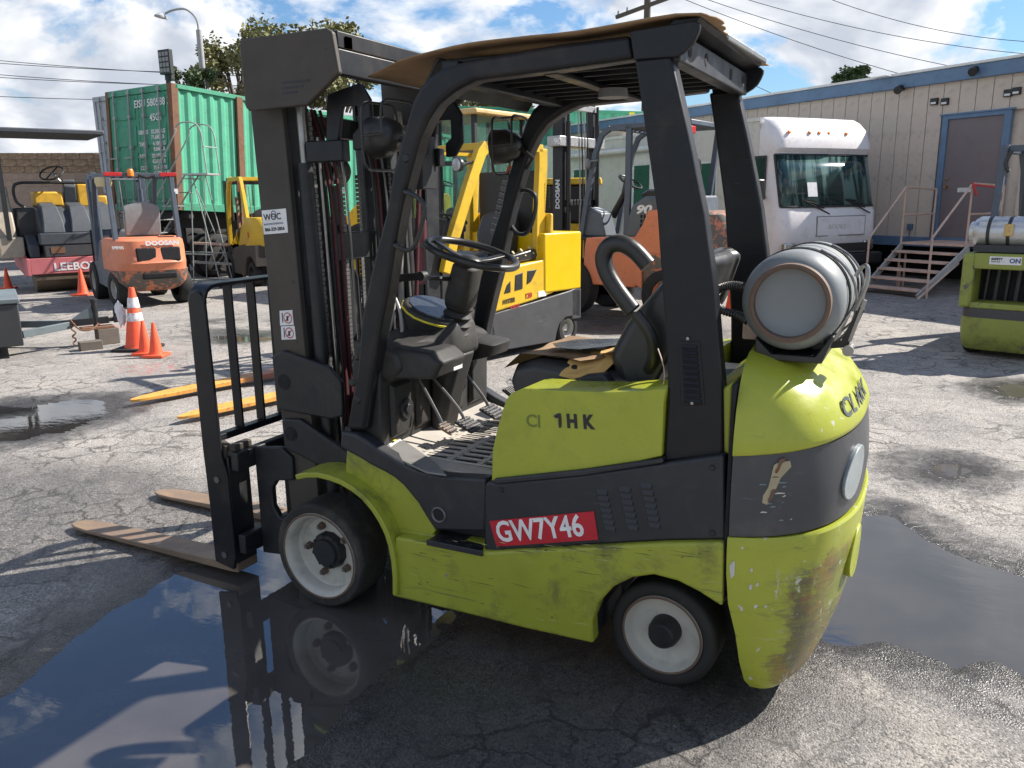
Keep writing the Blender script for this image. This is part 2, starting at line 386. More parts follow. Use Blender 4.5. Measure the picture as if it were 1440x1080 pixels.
light_dry = blob(.35, -.55, .9, .42); damp = s.math('MULTIPLY', damp, s.math('SUBTRACT', 1.0, s.math('MULTIPLY', light_dry, .75)), clamp=True)
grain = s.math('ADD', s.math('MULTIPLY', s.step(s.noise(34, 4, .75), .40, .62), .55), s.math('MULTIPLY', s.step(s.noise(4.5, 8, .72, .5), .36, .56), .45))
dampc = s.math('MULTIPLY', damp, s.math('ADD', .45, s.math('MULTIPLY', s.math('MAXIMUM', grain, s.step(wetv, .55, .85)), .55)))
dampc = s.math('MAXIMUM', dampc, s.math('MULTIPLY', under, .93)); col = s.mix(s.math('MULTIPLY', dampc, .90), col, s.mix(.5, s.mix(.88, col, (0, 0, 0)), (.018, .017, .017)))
redp = s.math('MULTIPLY', blob(-6.3, 3.15, .35, .25), s.step(s.noise(14, 5, .7), .50, .60)); col = s.mix(s.math('MULTIPLY', redp, .6), col, (.45, .06, .05))
red2 = s.math('MULTIPLY', blob(-9.2, 4.9, .8, .16), s.step(s.noise(9, 5, .7), .45, .56)); col = s.mix(s.math('MULTIPLY', red2, .5), col, (.40, .10, .08))
hgt = s.math('ADD', s.math('MULTIPLY', agg.outputs['Distance'], -.5), s.math('MULTIPLY', fin, .9))
hgt = s.math('SUBTRACT', hgt, s.math('MULTIPLY', crk, .8)); hgt = s.math('SUBTRACT', hgt, s.math('MULTIPLY', pit, .8))
hgt = s.math('ADD', hgt, s.math('MULTIPLY', mid, .8))
nrm = s.bump(hgt, .75, .006)
soak = s.step(wetv, .62, .95); rgh = s.mix(soak, s.mix(damp, (.88, .88, .88), (.38, .38, .38)), (.24, .24, .24)); rb = s.n('ShaderNodeSeparateColor'); s.l(rgh, rb.inputs[0])
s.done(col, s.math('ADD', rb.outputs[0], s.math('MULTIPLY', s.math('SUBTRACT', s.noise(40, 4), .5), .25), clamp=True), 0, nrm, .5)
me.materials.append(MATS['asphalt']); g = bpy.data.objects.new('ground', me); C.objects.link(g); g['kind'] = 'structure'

s = MT('puddle_water')
mud = s.mix(s.rng(s.noise(2.2, 5, .55), .3, .7, 0, 1), (.060, .054, .050), (.095, .086, .078))
s.done(mud, .012, 0, s.bump(s.noise(9, 3, .5, .2, s.mapping((1, 1.6, 1))), .03, .01), .9); s.b.inputs['IOR'].default_value = 1.75
s = MT('puddle_water_dark'); mud = s.mix(s.rng(s.noise(2.6, 6, .6, .5), .3, .7, 0, 1), (.010, .010, .012), (.032, .029, .027)); s.done(mud, .012, 0, s.bump(s.noise(6, 4, .6, .4, s.mapping((1, 2.2, 1))), .05, .01), .9); s.b.inputs['IOR'].default_value = 1.8
for i, (poly, dp) in enumerate(PUD):
    x0, x1, y0, y1 = PB[i]; cxm = (x0 + x1) / 2; cym = (y0 + y1) / 2
    gg = G(); vs = []
    for (x, y) in poly:
        d = Vector((x - cxm, y - cym)); d = d * (1 + .30 / max(.3, d.length)); vs.append(gg.bm.verts.new((cxm + d.x, cym + d.y, -.0062 if dp > .015 else -.0045)))
    gg.bm.faces.new(vs); struct('puddle', gg, 'puddle_water_dark' if i in (1, 2) else 'puddle_water', smooth=0)

# ---------------------------------------------------------------- portable office building
paint('tan_siding', (.58, .495, .42), .75, dirt_amt=.30, var=.06, bump=.15, scr=.0)
paint('blue_trim', (.115, .195, .31), .6, dirt_amt=.35, var=.12, wear_amt=.05)
paint('brown_door', (.175, .145, .150), .55, dirt_amt=.2, var=.06, scale=.6)
paint('white_metal', (.68, .68, .66), .45, dirt_amt=.3)
flat('black_plastic', (.018, .018, .019), .5); flat('black_rubber', (.016, .015, .015), .8); flat('chrome', (.55, .55, .55), .25, 1.0); flat('brass', (.6, .42, .2), .3, 1.0)
flat('grey_plastic', (.22, .22, .22), .5); flat('dark_void', (.012, .012, .014), .9)
paint('blue_box', (.10, .16, .22), .55)
B0 = (1.82, 14.25); BD = (-.829, .56)          # wall: origin near the right edge, runs left and away
brz = math.atan2(BD[1], BD[0])
bld = thing('office_building', 'long tan portable office with vertical siding, blue trim and a brown door', 'building', (B0[0], B0[1], 0), brz)
# local: x along the wall to the left, y towards the camera (wall face at y = 0), z up
LEN0, LEN1 = -3.2, 16.5
g = G(); g.box(LEN0, LEN1, -9, -.06, .86, 3.66); obj('body', g, 'tan_siding', bld)
pl = mesh_of(G().box(0, .292, -.03, 0, .84, 3.60), 'plank', 'tan_siding')
pls = mesh_of(G().box(0, .292, -.03, 0, 3.02, 3.60), 'short_plank', 'tan_siding')
x = LEN0; random.seed(3)
while x < LEN1:
    short = -.20 < x + .15 < 1.50
    o = bpy.data.objects.new('plank', pls if short else pl); C.objects.link(o); o.parent = bld; o.location = (x, random.uniform(0, .004), 0); x += .305
g = G(); g.box(LEN0, LEN1, -.05, .035, .66, .84); obj('base_trim', g, 'blue_trim', bld, bevel=.004)
g = G(); g.box(LEN0, LEN1, -.05, .10, 3.60, 3.83); obj('fascia', g, 'blue_trim', bld, bevel=.004)
g = G(); g.box(LEN0, LEN1, -9, .13, 3.833, 3.88); obj('roof', g, 'white_metal', bld, bevel=.006)
g = G(); g.box(LEN0, LEN1, -9, -.9, 0, .655); obj('underfloor', g, 'dark_void', bld)
g = G()
for a, b, c, d in ((.07, .19, .80, 3.02), (1.21, 1.32, .80, 3.02), (.19, 1.21, 2.95, 3.02)): g.box(a, b, -.03, .045, c, d)
g.box(.02, 1.37, -.03, .06, 3.021, 3.05); obj('door_frame', g, 'blue_trim', bld, bevel=.004)
g = G(); g.box(.193, 1.207, -.03, .012, .83, 2.948); dr = obj('door', g, 'brown_door', bld, bevel=.003)
g = G(); g.cyl((1.12, .012, 1.76), (1.12, .075, 1.76), .028).cyl((1.12, .012, 1.90), (1.12, .03, 1.90), .026); obj('knob', g, 'brass', dr)
g = G(); g.box(.62, .90, .014, .022, 1.66, 1.74); obj('plaque', g, 'white_metal', dr)
g = G(); g.box(.14, 1.26, -.02, .05, .800, .828); obj('threshold', g, 'blue_trim', bld)
g = G(); g.box(1.72, 1.82, 0, .06, .97, 1.08).cyl((1.77, .03, .97), (1.77, .03, .72), .012); obj('outlet_box', g, 'blue_box', bld, bevel=.004)
def wall_light(sx, z, w=.12):
    g = G(); g.box(sx - w / 2, sx + w / 2, 0, .10, z - .05, z + .05); g.cyl((sx, .10, z), (sx, .13, z - .03), .045); o = obj('wall_light', g, 'black_plastic', bld, bevel=.005)
for sx, z in [(1.529, 3.294), (1.319, 3.272), (0.181, 3.292), (0.041, 3.310)]:
    g = G(); g.box(sx - .07, sx + .07, 0, .05, z - .06, z + .06); f = obj('wall_vent', g, 'black_plastic', bld, bevel=.004)
    g = G(); g.box(sx - .05, sx + .05, .051, .056, z - .045, z - .01); obj('label_plate', g, 'white_metal', f)
for sx, z in [(2.191, 3.589), (0.753, 3.727)]:
    g = G(); g.cyl((sx, .02, z), (sx, .12, z), .03, n=12).cyl((sx, .10, z + .02), (sx - .03, .24, z - .04), .06, .075, n=16); obj('camera_dome', g, 'black_plastic', bld)
g = G(); a = [(2.477, 3.810), (2.219, 3.829), (2.561, 3.873), (2.155, 3.795)]; g.box(a[0][0] - .1, a[0][0] + .22, .10, .30, a[0][1] + .02, a[0][1] + .045); obj('floodlight', g, 'white_metal', bld, bevel=.004)
# RV awning case and roof bits are on the motorhome

# ---------------------------------------------------------------- entry steps
paint('peach_paint', (.62, .44, .35), .6, dirt_amt=.5, wear_amt=.12, wear=(.30, .30, .29), rust=.12)
paint('grey_rail', (.42, .41, .38), .5, dirt_amt=.4, rust=.2)
st = thing('entry_steps', 'wooden and metal entry steps with thin handrails below the brown door', 'steps', (B0[0], B0[1], 0), brz)
g = G(); g.box(-.05, 1.16, .05, 1.1, .76, .80); obj('landing', g, 'peach_paint', st, bevel=.004)
for i in range(5):
    z = .66 - i * .135; d = 1.12 + i * .25; g = G(); x1 = 1.14 - i * .055
    g.box(-.06 - .015 * i, x1, d, d + .26, z - .035, z); obj('tread', g, 'peach_paint', st, bevel=.004)
for xa, xb in ((1.17, .90), (-.08, -.16)):
    g = G(); g.beam((xa, 1.06, .74), (xb, 2.42, .0), .03, .12); obj('stringer', g, 'grey_rail', st, bevel=.003)
def rail(name, *segs):
    g = G()
    for a, b in segs: g.tube([a, b], .018, 8)
    return obj(name, g, 'peach_paint', st)
rail('post', ((1.17, 1.1, 0), (1.17, 1.1, 1.76))); rail('post', ((1.24, .12, .8), (1.24, .12, 1.72))); rail('post', ((-.05, 1.1, 0), (-.05, 1.1, 1.80))); rail('post', ((.88, 2.35, 0), (.88, 2.35, .92)))
rail('post', ((-.24, 2.3, 0), (-.24, 2.3, .96))); rail('post', ((.0, .12, .8), (.0, .12, 1.76)))
rail('handrail', ((1.17, 1.1, 1.76), (.88, 2.35, .92))); rail('handrail', ((-.05, 1.1, 1.80), (-.24, 2.3, .96)))
rail('handrail', ((1.17, 1.1, 1.76), (1.24, .12, 1.72))); rail('handrail', ((1.17, 1.1, 1.28), (1.24, .12, 1.28))); rail('handrail', ((-.05, 1.1, 1.80), (0, .12, 1.76))); rail('handrail', ((-.05, 1.1, 1.3), (0, .12, 1.3)))
rail('brace', ((-.08, 1.3, .5), (-.24, 2.52, .0))); rail('brace', ((.85, 1.5, 0), (.85, 1.5, .42))); rail('brace', ((.98, 1.2, 0), (.98, 1.2, .6)))
g = G(); g.tube([(-.05, 1.12, 1.81), (-.12, 1.15, 1.72), (-.16, 1.13, 1.60)], .02, 6, 3); g.tube([(-.1, 1.12, 1.78), (-.35, 1.0, 1.74), (-.42, .9, 1.76)], .016, 6, 3)
flat('red_plastic', (.5, .03, .03), .5); tag(obj('red_strap', g, 'red_plastic', None, loc=(B0[0], B0[1], 0), rot=(0, 0, brz)), 'red strap tied on the top handrail of the entry steps', 'strap')

# ---------------------------------------------------------------- block wall
s = MT('wall_block'); c = s.mix(s.rng(s.noise(3, 6, .6), .3, .7, 0, 1), (.33, .235, .17), (.45, .33, .25)); c = s.mix(s.math('MULTIPLY', s.step(s.noise(40, 4), .5, .6), .35), c, (.22, .16, .12))
s.done(c, .9, 0, s.bump(s.noise(60, 5, .7), .5, .01))
s = MT('split_block'); c = s.mix(s.rng(s.noise(7, 9, .75), .3, .7, 0, 1), (.22, .14, .09), (.50, .35, .22)); s.done(c, .95, 0, s.bump(s.noise(18, 8, .7), 1, .05))
flat('mortar', (.30, .26, .22), .9)
WA = Vector((-28.4, 10.2, 0)); WBv = Vector((-18.6, 18.0, 0)); wd = (WBv - WA); wl = wd.length; wrz = math.atan2(wd.y, wd.x)
bw = thing('block_wall', 'tan concrete block wall with rough split-face top courses behind the road roller', 'wall', WA, wrz)
g = G(); g.box(0, wl, .01, .19, 0, 3.06); obj('core', g, 'mortar', bw)
bm1 = mesh_of(G().box(.005, .395, 0, .2, .005, .195), 'block', 'wall_block')
def rough_block():
    g = G(); g.box(.005, .395, 0, .2, .005, .195); bmesh.ops.subdivide_edges(g.bm, edges=g.bm.edges[:], cuts=3, use_grid_fill=True)
    for v in g.bm.verts:
        if v.co.y < .01: v.co.y -= random.uniform(-.01, .035)
    return mesh_of(g, 'split_block', 'split_block', 20)
rbm = [rough_block() for _ in range(4)]; nblk = 0
for r in range(16):
    z = r * .2
    if z < 1.3: continue
    n = int(wl / .4) - 1
    for k in range(n + 1):
        xx = k * .4 + (.2 if r % 2 else 0)
        if xx > wl - .3 or nblk > 295: continue
        top = r >= 13
        o = bpy.data.objects.new('block', random.choice(rbm) if top else bm1); C.objects.link(o); o.parent = bw; o.location = (xx, random.uniform(-.004, .004), z); nblk += 1

# ---------------------------------------------------------------- containers
def cont_mats(nm, col):
    paint(nm, col, .55, dirt_amt=.35, rust=.14, var=.12, bump=.12, scr=.4, scr_col=(.35, .45, .38))
cont_mats('container_green', (.05, .29, .17)); cont_mats('container_side', (.075, .36, .22)); cont_mats('container_grey', (.36, .38, .41))  # sunlight on the ribs painted in: side green lighter than the doors
paint('rusty_brown', (.18, .09, .05), .8, dirt_amt=.5, rust=.5); paint('bar_grey', (.30, .33, .31), .5, dirt_amt=.4, rust=.2); flat('white_print', (.72, .73, .72), .6)
flat('galvanised', (.42, .42, .42), .45, .6); flat('chassis_black', (.02, .02, .022), .6); flat('orange_sticker', (.75, .16, .03), .6); flat('yellow_sticker', (.7, .6, .05), .6)
def container(label, loc, rz, tilt=0, length=12.19, side='container_side', door='container_green', text_on=False, legs=True, zb=1.5, group=None, ends=True):
    """local: x along the length (from the door end), y from the near side to the far side, z up"""
    t = thing('shipping_container', label, 'container', loc, rz, group); t.rotation_euler = (0, tilt, rz)
    H, Wd = 2.59, 2.44
    g = G(); n = int(length / .278); pts = []
    for k in range(n):
        x0 = .12 + k * (length - .24) / n; p = (length - .24) / n
        pts += [(x0, 0), (x0 + .27 * p, 0), (x0 + .5 * p, .036), (x0 + .77 * p, .036)]
    pts.append((length - .12, 0))
    for yy, sg in ((.03, 1), (Wd - .03, -1)):
        g.strip([(x, yy + sg * d, .16) for x, d in pts], [(x, yy + sg * d, H - .09) for x, d in pts])
    obj('side_panel', g, side, t, smooth=20)
    g = G(); g.box(.1, length - .1, .04, Wd - .04, H - .06, H - .03); obj('roof', g, side, t)
    g = G(); g.box(.1, length - .1, .05, Wd - .05, .14, .17); g.box(length - .1, length - .06, .1, Wd - .1, .1, H - .05); obj('floor', g, side, t)
    for y0, y1 in ((0, .11), (Wd - .11, Wd)):
        g = G(); g.box(.1, length - .1, y0, y1, 0, .16); g.box(.1, length - .1, y0, y0 + .07 if y0 == 0 else y1, H - .09, H); obj('side_rail', g, door, t, bevel=.006)
        for x0 in (0, length - .16):
            g = G(); g.box(x0, x0 + .16, y0, y1 + (.05 if y0 == 0 else 0), 0, H); obj('corner_post', g, 'rusty_brown' if x0 == 0 and door != 'container_grey' else door, t, bevel=.008)
    g = G(); g.box(0, .12, .16, Wd - .11, H - .13, H); obj('door_header', g, door, t, bevel=.006); g = G(); g.box(0, .12, .16, Wd - .11, 0, .15); obj('door_sill', g, door, t, bevel=.006)
    for k in range(2):
        y0 = .165 + k * 1.09; g = G(); g.box(.03, .07, y0, y0 + 1.075, .155, H - .135)
        dd = obj('door', g, door, t, bevel=.004)
        g = G()
        for q in range(4): g.box(.012, .03, y0 + .10, y0 + .98, .24 + q * .57, .24 + q * .57 + .44)
        obj('door_panel', g, door, dd, bevel=.012)
        for yy in (y0 + .26, y0 + .82):
            g = G(); g.cyl((-.03, yy, .08), (-.03, yy, H - .03), .019, n=10)
            for zz in (.2, .9, 1.35, 2.0, 2.5): g.box(-.05, .01, yy - .04, yy + .04, zz - .03, zz + .03)
            g.box(-.045, -.02, yy - .02, yy + .26, 1.12, 1.15); obj('lock_bar', g, 'bar_grey', dd)
    if text_on:
        X = (0, -1, 0); yb = 1.02
        for body, zz, sz, yo in (('EISU 580588 3', 2.18, .215, 1.36), ('45G1', 1.88, .20, .82), ('GROSS   32.500 KG\n              71.650 LB', 1.50, .115, 1.25), ('TARE       4.100 KG\n                9.040 LB', 1.25, .115, 1.25), ('NET       28.400 KG\n              62.610 LB', 1.00, .115, 1.25), ('CUBE      76.4 CUM\n                2.700 CUFT', .75, .115, 1.25)):
            text('door_lettering', body, sz, 'white_print', t, (.004, yo, zz), X, (0, 0, 1), bold=.004, ext=.002)
    if legs:
        g = G(); g.box(.2, length - .3, .45, .62, -.36, -.005); g.box(.2, length - .3, Wd - .62, Wd - .45, -.36, -.005)
        for k in range(9): g.box(.3 + k * 1.4, .42 + k * 1.4, .05, Wd - .05, -.16, -.01)
        obj('chassis_beam', g, 'chassis_black', t)
        for xw in (1.1, 2.3):
            for yw in (.05, .34, 1.85, 2.12):
                o = obj('wheel', G().lathe([(0, .0), (.03, .12), (.05, .28), (.0, .30), (.0, .46), (.03, .50), (.22, .50), (.25, .46), (.25, 0)], (xw, yw, -zb + .52)), 'black_rubber', t)
        for xw in (length - 2.5,):
            for yw in (.5, 1.8): g = G(); g.box(xw, xw + .12, yw, yw + .12, -zb, -.3); g.box(xw - .1, xw + .22, yw - .1, yw + .22, -zb, -zb + .03); obj('landing_leg', g, 'bar_grey', t)
    return t
KC = (-13.64, 10.03)
c1 = container('green shipping container raised on a chassis, door end towards the camera', (KC[0], KC[1], 1.50), R(83.7), tilt=R(3.2), text_on=True, zb=1.5)
for px_k, nm in ((1.62, 'rusty_brown'),):
    g = G(); g.box(px_k, px_k + .16, -.03, .035, -.3, 2.55); obj('patch_post', g, 'rusty_brown', c1, bevel=.005)
container('grey shipping container standing behind the green one beside the block wall', (-18.0, 13.1, 1.95), R(83.7), side='container_grey', door='container_grey', zb=1.95, group=None)
c2 = container('green shipping container farther back, seen over the yellow loader cab', (-13.6, 18.6, 1.83), R(48), zb=1.83)
g = G(); g.box(4.6, 5.0, -.012, .02, 2.05, 2.45); obj('reflector', g, 'orange_sticker', c2); g = G(); g.box(7.6, 7.8, -.012, .02, 1.95, 2.55); obj('tape_mark', g, 'yellow_sticker', c2)
g = G(); g.box(1.2, 1.4, -.012, .03, .1, 2.55); obj('patch_post', g, 'rusty_brown', c2)

# ---------------------------------------------------------------- poles, lamps and wires
flat('pole_grey', (.33, .34, .34), .6); flat('pole_wood', (.09, .075, .06), .85)
lp = thing('street_lamp', 'tall grey street lamp with a curved arm rising behind the green container', 'street lamp', (-23.6, 20.4, 0))
g = G(); g.cyl((0, 0, 0), (0, 0, 7.75), .14, .10, 14); obj('pole', g, 'pole_grey', lp)
g = G(); g.tube([(0, 0, 7.7), (-.05, -.03, 8.15), (-.35, -.2, 8.45), (-.75, -.42, 8.42), (-1.0, -.56, 8.3)], .04, 8, 5); obj('arm', g, 'pole_grey', lp)
g = G(); g.lathe([(0, .02), (.03, .10), (.12, .22), (.17, .23), (.17, 0)], (-1.12, -.62, 8.34), (-.15, -.1, -1), 20); obj('lamp_head', g, 'pole_grey', lp)
fl = thing('floodlight_pole', 'black floodlight grid on a short pole above the green container', 'floodlight', (-14.3, 10.7, 0))
g = G(); g.cyl((0, 0, 0), (0, 0, 4.32), .05, n=10); obj('pole', g, 'chassis_black', fl)
g = G(); g.box(-.17, .17, -.06, .04, 4.36, 4.86); g.box(-.10, .10, .0, .1, 4.25, 4.38); fb = obj('lamp_housing', g, 'chassis_black', fl, bevel=.01)
g = G()
for i in range(3):
    for k in range(4): g.box(-.14 + i * .10, -.06 + i * .10, -.068, -.058, 4.40 + k * .11, 4.48 + k * .11)
obj('lens', g, 'grey_plastic', fb)
up_ = thing('utility_pole', 'dark wooden utility pole with a crossarm above the roof', 'utility pole', (-11.25, 34.3, 0))
g = G(); g.cyl((0, 0, 0), (0, 0, 11.4), .19, .14, 12); obj('pole', g, 'pole_wood', up_)
g = G(); g.beam((-1.55, .3, 9.55), (1.25, -.3, 10.0), .13, .15); g.beam((-.6, .2, 8.9), (0, 0, 9.3), .05, .05); g.beam((-1.3, .3, 11.0), (1.3, -.3, 11.2), .12, .14); ca = obj('crossarm', g, 'pole_wood', up_)
for t_ in (-1.45, -1.0, .8, 1.15):
    g = G(); zc = 9.77 + t_ * .161; g.cyl((t_, -t_ * .21, zc), (t_, -t_ * .21, zc + .28), .06, .035, 8); obj('insulator', g, 'grey_plastic', ca)
def wire(a, b, sag, label, r=.014):
    a = Vector(a); b = Vector(b); pts = [a.lerp(b, k / 16) - Vector((0, 0, sag * 4 * (k / 16) * (1 - k / 16))) for k in range(17)]
    tag(obj('power_line', G().tube(pts, r, 5), 'chassis_black'), label, 'power line', 'overhead power lines')
wl_ = [(-41.585, 23.908, 8.836), (-41.573, 23.878, 8.698), (-41.521, 23.762, 8.147), (-41.508, 23.733, 8.010), (-41.421, 23.537, 7.080), (-30.819, 29.218, 7.961), (-30.828, 29.240, 8.064), (-30.767, 29.102, 7.410), (-30.774, 29.116, 7.479), (-30.709, 28.971, 6.790)]
for i, nm in enumerate(('topmost of the thin wires left of the lamp', 'second of the thin wires left of the lamp', 'third wire down left of the lamp', 'fourth wire down left of the lamp', 'lowest single wire left of the lamp, above the wall')):
    a = Vector(wl_[i]); b = Vector(wl_[i + 5]); wire(a - (b - a) * .3, b + (b - a) * .4, .25, nm, .016)
wr = [(-8.443, 29.425, 8.886), (4.331, 34.885, 4.604), (-7.735, 29.786, 8.876), (4.719, 35.317, 5.501), (-6.437, 30.449, 8.857), (4.622, 35.535, 6.534), (-3.605, 31.895, 8.817), (4.102, 35.403, 7.057), (-5.897, 29.883, 5.600), (-4.189, 30.601, 4.983)]
for i, nm in enumerate(('lowest long wire crossing the sky over the motorhome', 'second wire crossing the sky over the motorhome', 'third wire crossing the sky over the office roof', 'highest wire at the top right of the sky')):
    wire(wr[2 * i], wr[2 * i + 1], .35, nm, .012)
wire((-11.25, 34.3, 9.0), [(4.561, 34.367, 2.150)][0], .9, 'slanting service wire running down from the wooden pole to the office roof', .012)

# ---------------------------------------------------------------- trees
def leaf_mat(nm, a, b):
    s = MT(nm); oi = s.n('ShaderNodeObjectInfo'); g = s.noise(1.4, 3); h = s.noise(23, 2)
    c = s.mix(s.rng(h, .3, .7, 0, 1), a, b); c = s.mix(s.math('MULTIPLY', s.step(g, .5, .65), .5), c, (.16, .13, .05))
    s.done(c, .6, 0, None, .3); s.b.inputs['Transmission Weight'].default_value = 0
leaf_mat('leaf_olive', (.10, .115, .04), (.24, .22, .09)); leaf_mat('leaf_dark', (.04, .07, .03), (.09, .13, .05)); flat('bark', (.10, .08, .065), .9)
def tree(label, base, h, rad, mat, seed, crown_lo=.35, nb=26, leaves=220, ls=.16, squash=1.0, flat_top=False):
    rnd = random.Random(seed); t = thing('tree', label, 'tree', base)
    g = G(); g.tube([(0, 0, 0), (.1, .05, h * .3), (-.05, .1, h * .6), (.05, 0, h * .9)], [.3, .22, .15, .05], 8)
    tips = []
    for k in range(nb):
        a = rnd.uniform(0, 6.28); hz = h * rnd.uniform(crown_lo, .95); rr = rad * math.sqrt(rnd.random()) * (1 - .55 * max(0, (hz / h - .55) / .45) if not flat_top else 1)
        tip = Vector((rr * math.cos(a), rr * math.sin(a) * squash, min(h, hz + rad * .25))); st_ = Vector((0, 0, hz * .62))
        mid_ = st_.lerp(tip, .5) + Vector((rnd.uniform(-.2, .2), rnd.uniform(-.2, .2), rnd.uniform(0, .3)))
        g.tube([st_, mid_, tip], [.07, .045, .02], 5); tips.append(tip)
        for q in range(2): tips.append(tip + Vector((rnd.gauss(0, .35), rnd.gauss(0, .35), rnd.gauss(0, .3))) * rad * .22)
    obj('trunk', g, 'bark', t)
    V = []; F = []
    for tp in tips:
        cr = rad * rnd.uniform(.12, .24); n = int(leaves * rnd.uniform(.5, 1.3))
        for q in range(n):
            d = Vector((rnd.gauss(0, 1), rnd.gauss(0, 1), rnd.gauss(0, .8))); d = d.normalized() * cr * (rnd.random() ** .45)
            p = tp + d; a = Vector((rnd.gauss(0, 1), rnd.gauss(0, 1), rnd.gauss(0, .6))).normalized(); b = a.orthogonal().normalized(); b.rotate(Matrix.Rotation(rnd.uniform(0, 6.28), 3, a))
            s_ = ls * rnd.uniform(.6, 1.3); i0 = len(V); V += [p, p + a * s_ * .5 + b * s_ * .28, p + a * s_, p + a * s_ * .5 - b * s_ * .28]; F.append((i0, i0 + 1, i0 + 2, i0 + 3))
    m_ = bpy.data.meshes.new('crown'); m_.from_pydata(V, [], F); m_.materials.append(MATS[mat]); o = bpy.data.objects.new('crown', m_); C.objects.link(o); o.parent = t; o['kind'] = 'stuff'
    return t
def ground_under(p): return (p[0], p[1], 0)
TA = [(-21.173, 22.230, 6.385)][0]; tree('big olive-green broadleaf tree behind the mast of the green forklift', ground_under(TA), 7.75, 2.5, 'leaf_olive', 4, .60, 34, 88, .19)
TB = [(-20.341, 23.916, 6.787)][0]; tree('brownish leafy tree crown just right of the mast top', ground_under(TB), 8.2, 1.7, 'leaf_olive', 14, .64, 22, 85, .19)
TC = [(-22.666, 19.021, 5.871)][0]; tree('dark green conifer-like tree beside the street lamp', ground_under(TC), 6.15, 1.15, 'leaf_dark', 8, .3, 26, 170, .13)
TD = [(-4.085, 48.787, 8.158)][0]; tree('small dark treetop showing above the office roof', ground_under(TD), 8.4, 1.5, 'leaf_dark', 11, .6, 14, 160, .2)
TE = [(-17.330, 30.944, 5.667)][0]; tree('low olive tree seen through the cab above the far container', ground_under(TE), 6.1, 2.2, 'leaf_olive', 21, .5, 20, 120, .2)
TF = [(-29.368, 27.921, 8.986)][0]; tree('broad olive tree between the street lamp and the mast', ground_under(TF), 8.9, 2.3, 'leaf_olive', 31, .6, 26, 85, .22)

# ---------------------------------------------------------------- the green forklift
LIME = (.31, .335, .034)
paint('lime_paint', LIME, .40, dirt=(.085, .085, .035), dirt_amt=.85, wear_amt=.04, wear=(.22, .22, .17), scr=.75, scr_col=(.10, .11, .05), var=.14, bump=.06)
paint('lime_clean', (.34, .372, .034), .28, dirt=(.09, .10, .03), dirt_amt=.25, scr=.2, scr_col=(.13, .16, .05), var=.08, bump=.03)
paint('charcoal_panel', (.017, .019, .024), .48, dirt=(.075, .07, .062), dirt_amt=.30, var=.12, scr=.12, scr_col=(.10, .10, .11), bump=.10)
paint('mast_black', (.011, .012, .014), .50, dirt=(.06, .052, .045), dirt_amt=.4, var=.15, scr=.15, scr_col=(.09, .085, .08), bump=.08)
paint('dusty_black', (.020, .019, .018), .6, dirt=(.075, .065, .052), dirt_amt=.5, var=.15, bump=.12)
paint('guard_black', (.0085, .0095, .0125), .40, dirt=(.05, .036, .028), dirt_amt=.45, var=.1, scr=.15, scr_col=(.07, .065, .06), bump=.04, spec=.34)
paint('mast_dusty', (.055, .047, .039), .55, dirt=(.075, .062, .050), dirt_amt=.75, wear_amt=.12, wear=(.014, .013, .013), var=.15, scr=.3, scr_col=(.10, .09, .08), bump=.08, spec=.35)
paint('floor_metal', (.40, .37, .325), .6, dirt=(.34, .28, .21), dirt_amt=.75, var=.2, bump=.2, metal=.1)
paint('wheel_cream', (.47, .455, .40), .55, dirt=(.10, .085, .06), dirt_amt=.5, rust=.10, var=.1)
paint('tyre_black', (.018, .017, .016), .74, dirt=(.085, .07, .055), dirt_amt=.75, var=.25, bump=.5, wear_amt=.25, wear=(.045, .04, .035))
paint('fork_steel', (.21, .15, .105), .55, dirt=(.32, .21, .12), dirt_amt=.8, rust=.45, var=.2, scr=.5, scr_col=(.40, .36, .30), metal=.15)
paint('tank_grey', (.185, .20, .205), .46, dirt=(.11, .11, .10), dirt_amt=.5, var=.10, bump=.10, scr=.2, scr_col=(.3, .31, .3), rust=.03)
paint('rusty_ring', (.13, .085, .06), .75, dirt_amt=.5, rust=.5)
flat('steel', (.32, .31, .29), .35, .9); flat('dull_steel', (.16, .155, .15), .5, .7); flat('grab_black', (.022, .022, .022), .38); flat('hose_black', (.02, .019, .019), .55)
flat('hose_red', (.10, .02, .025), .55); flat('pipe_grey', (.36, .35, .32), .5); flat('vinyl_black', (.025, .025, .026), .35)
flat('sticker_white', (.72, .72, .72), .5); flat('sticker_red', (.46, .012, .025), .45); flat('print_black', (.015, .015, .02), .5); flat('print_blue', (.06, .09, .22), .5); flat('print_red', (.45, .03, .04), .5)
flat('glass_dark', (.03, .035, .04), .24); flat('decal_ghost', (.15, .19, .03), .5); flat('amber', (.8, .25, .03), .3)
flat('badge_grey', (.24, .27, .28), .3); flat('slate_print', (.07, .085, .09), .6); flat('scar_rim', (.36, .31, .20), .8); flat('scratch_dark', (.075, .08, .03), .6); flat('scratch_lime', (.42, .44, .20), .5); flat('scratch_teal', (.14, .20, .22), .5); flat('scratch_pale', (.50, .50, .45), .5)
s = MT('lens_glass'); s.done((.55, .57, .58), .12, .2)
s = MT('tread_mat'); s.done((.03, .03, .032), .5, 0, s.bump(s.voro(90).outputs['Distance'], .8, .004))
s = MT('grip_tape'); sp = s.step(s.voro(70, rand=.3).outputs['Distance'], .30, .22); s.done(s.mix(sp, (.018, .018, .02), (.12, .12, .125)), .35, .2, s.bump(sp, .6, .003))
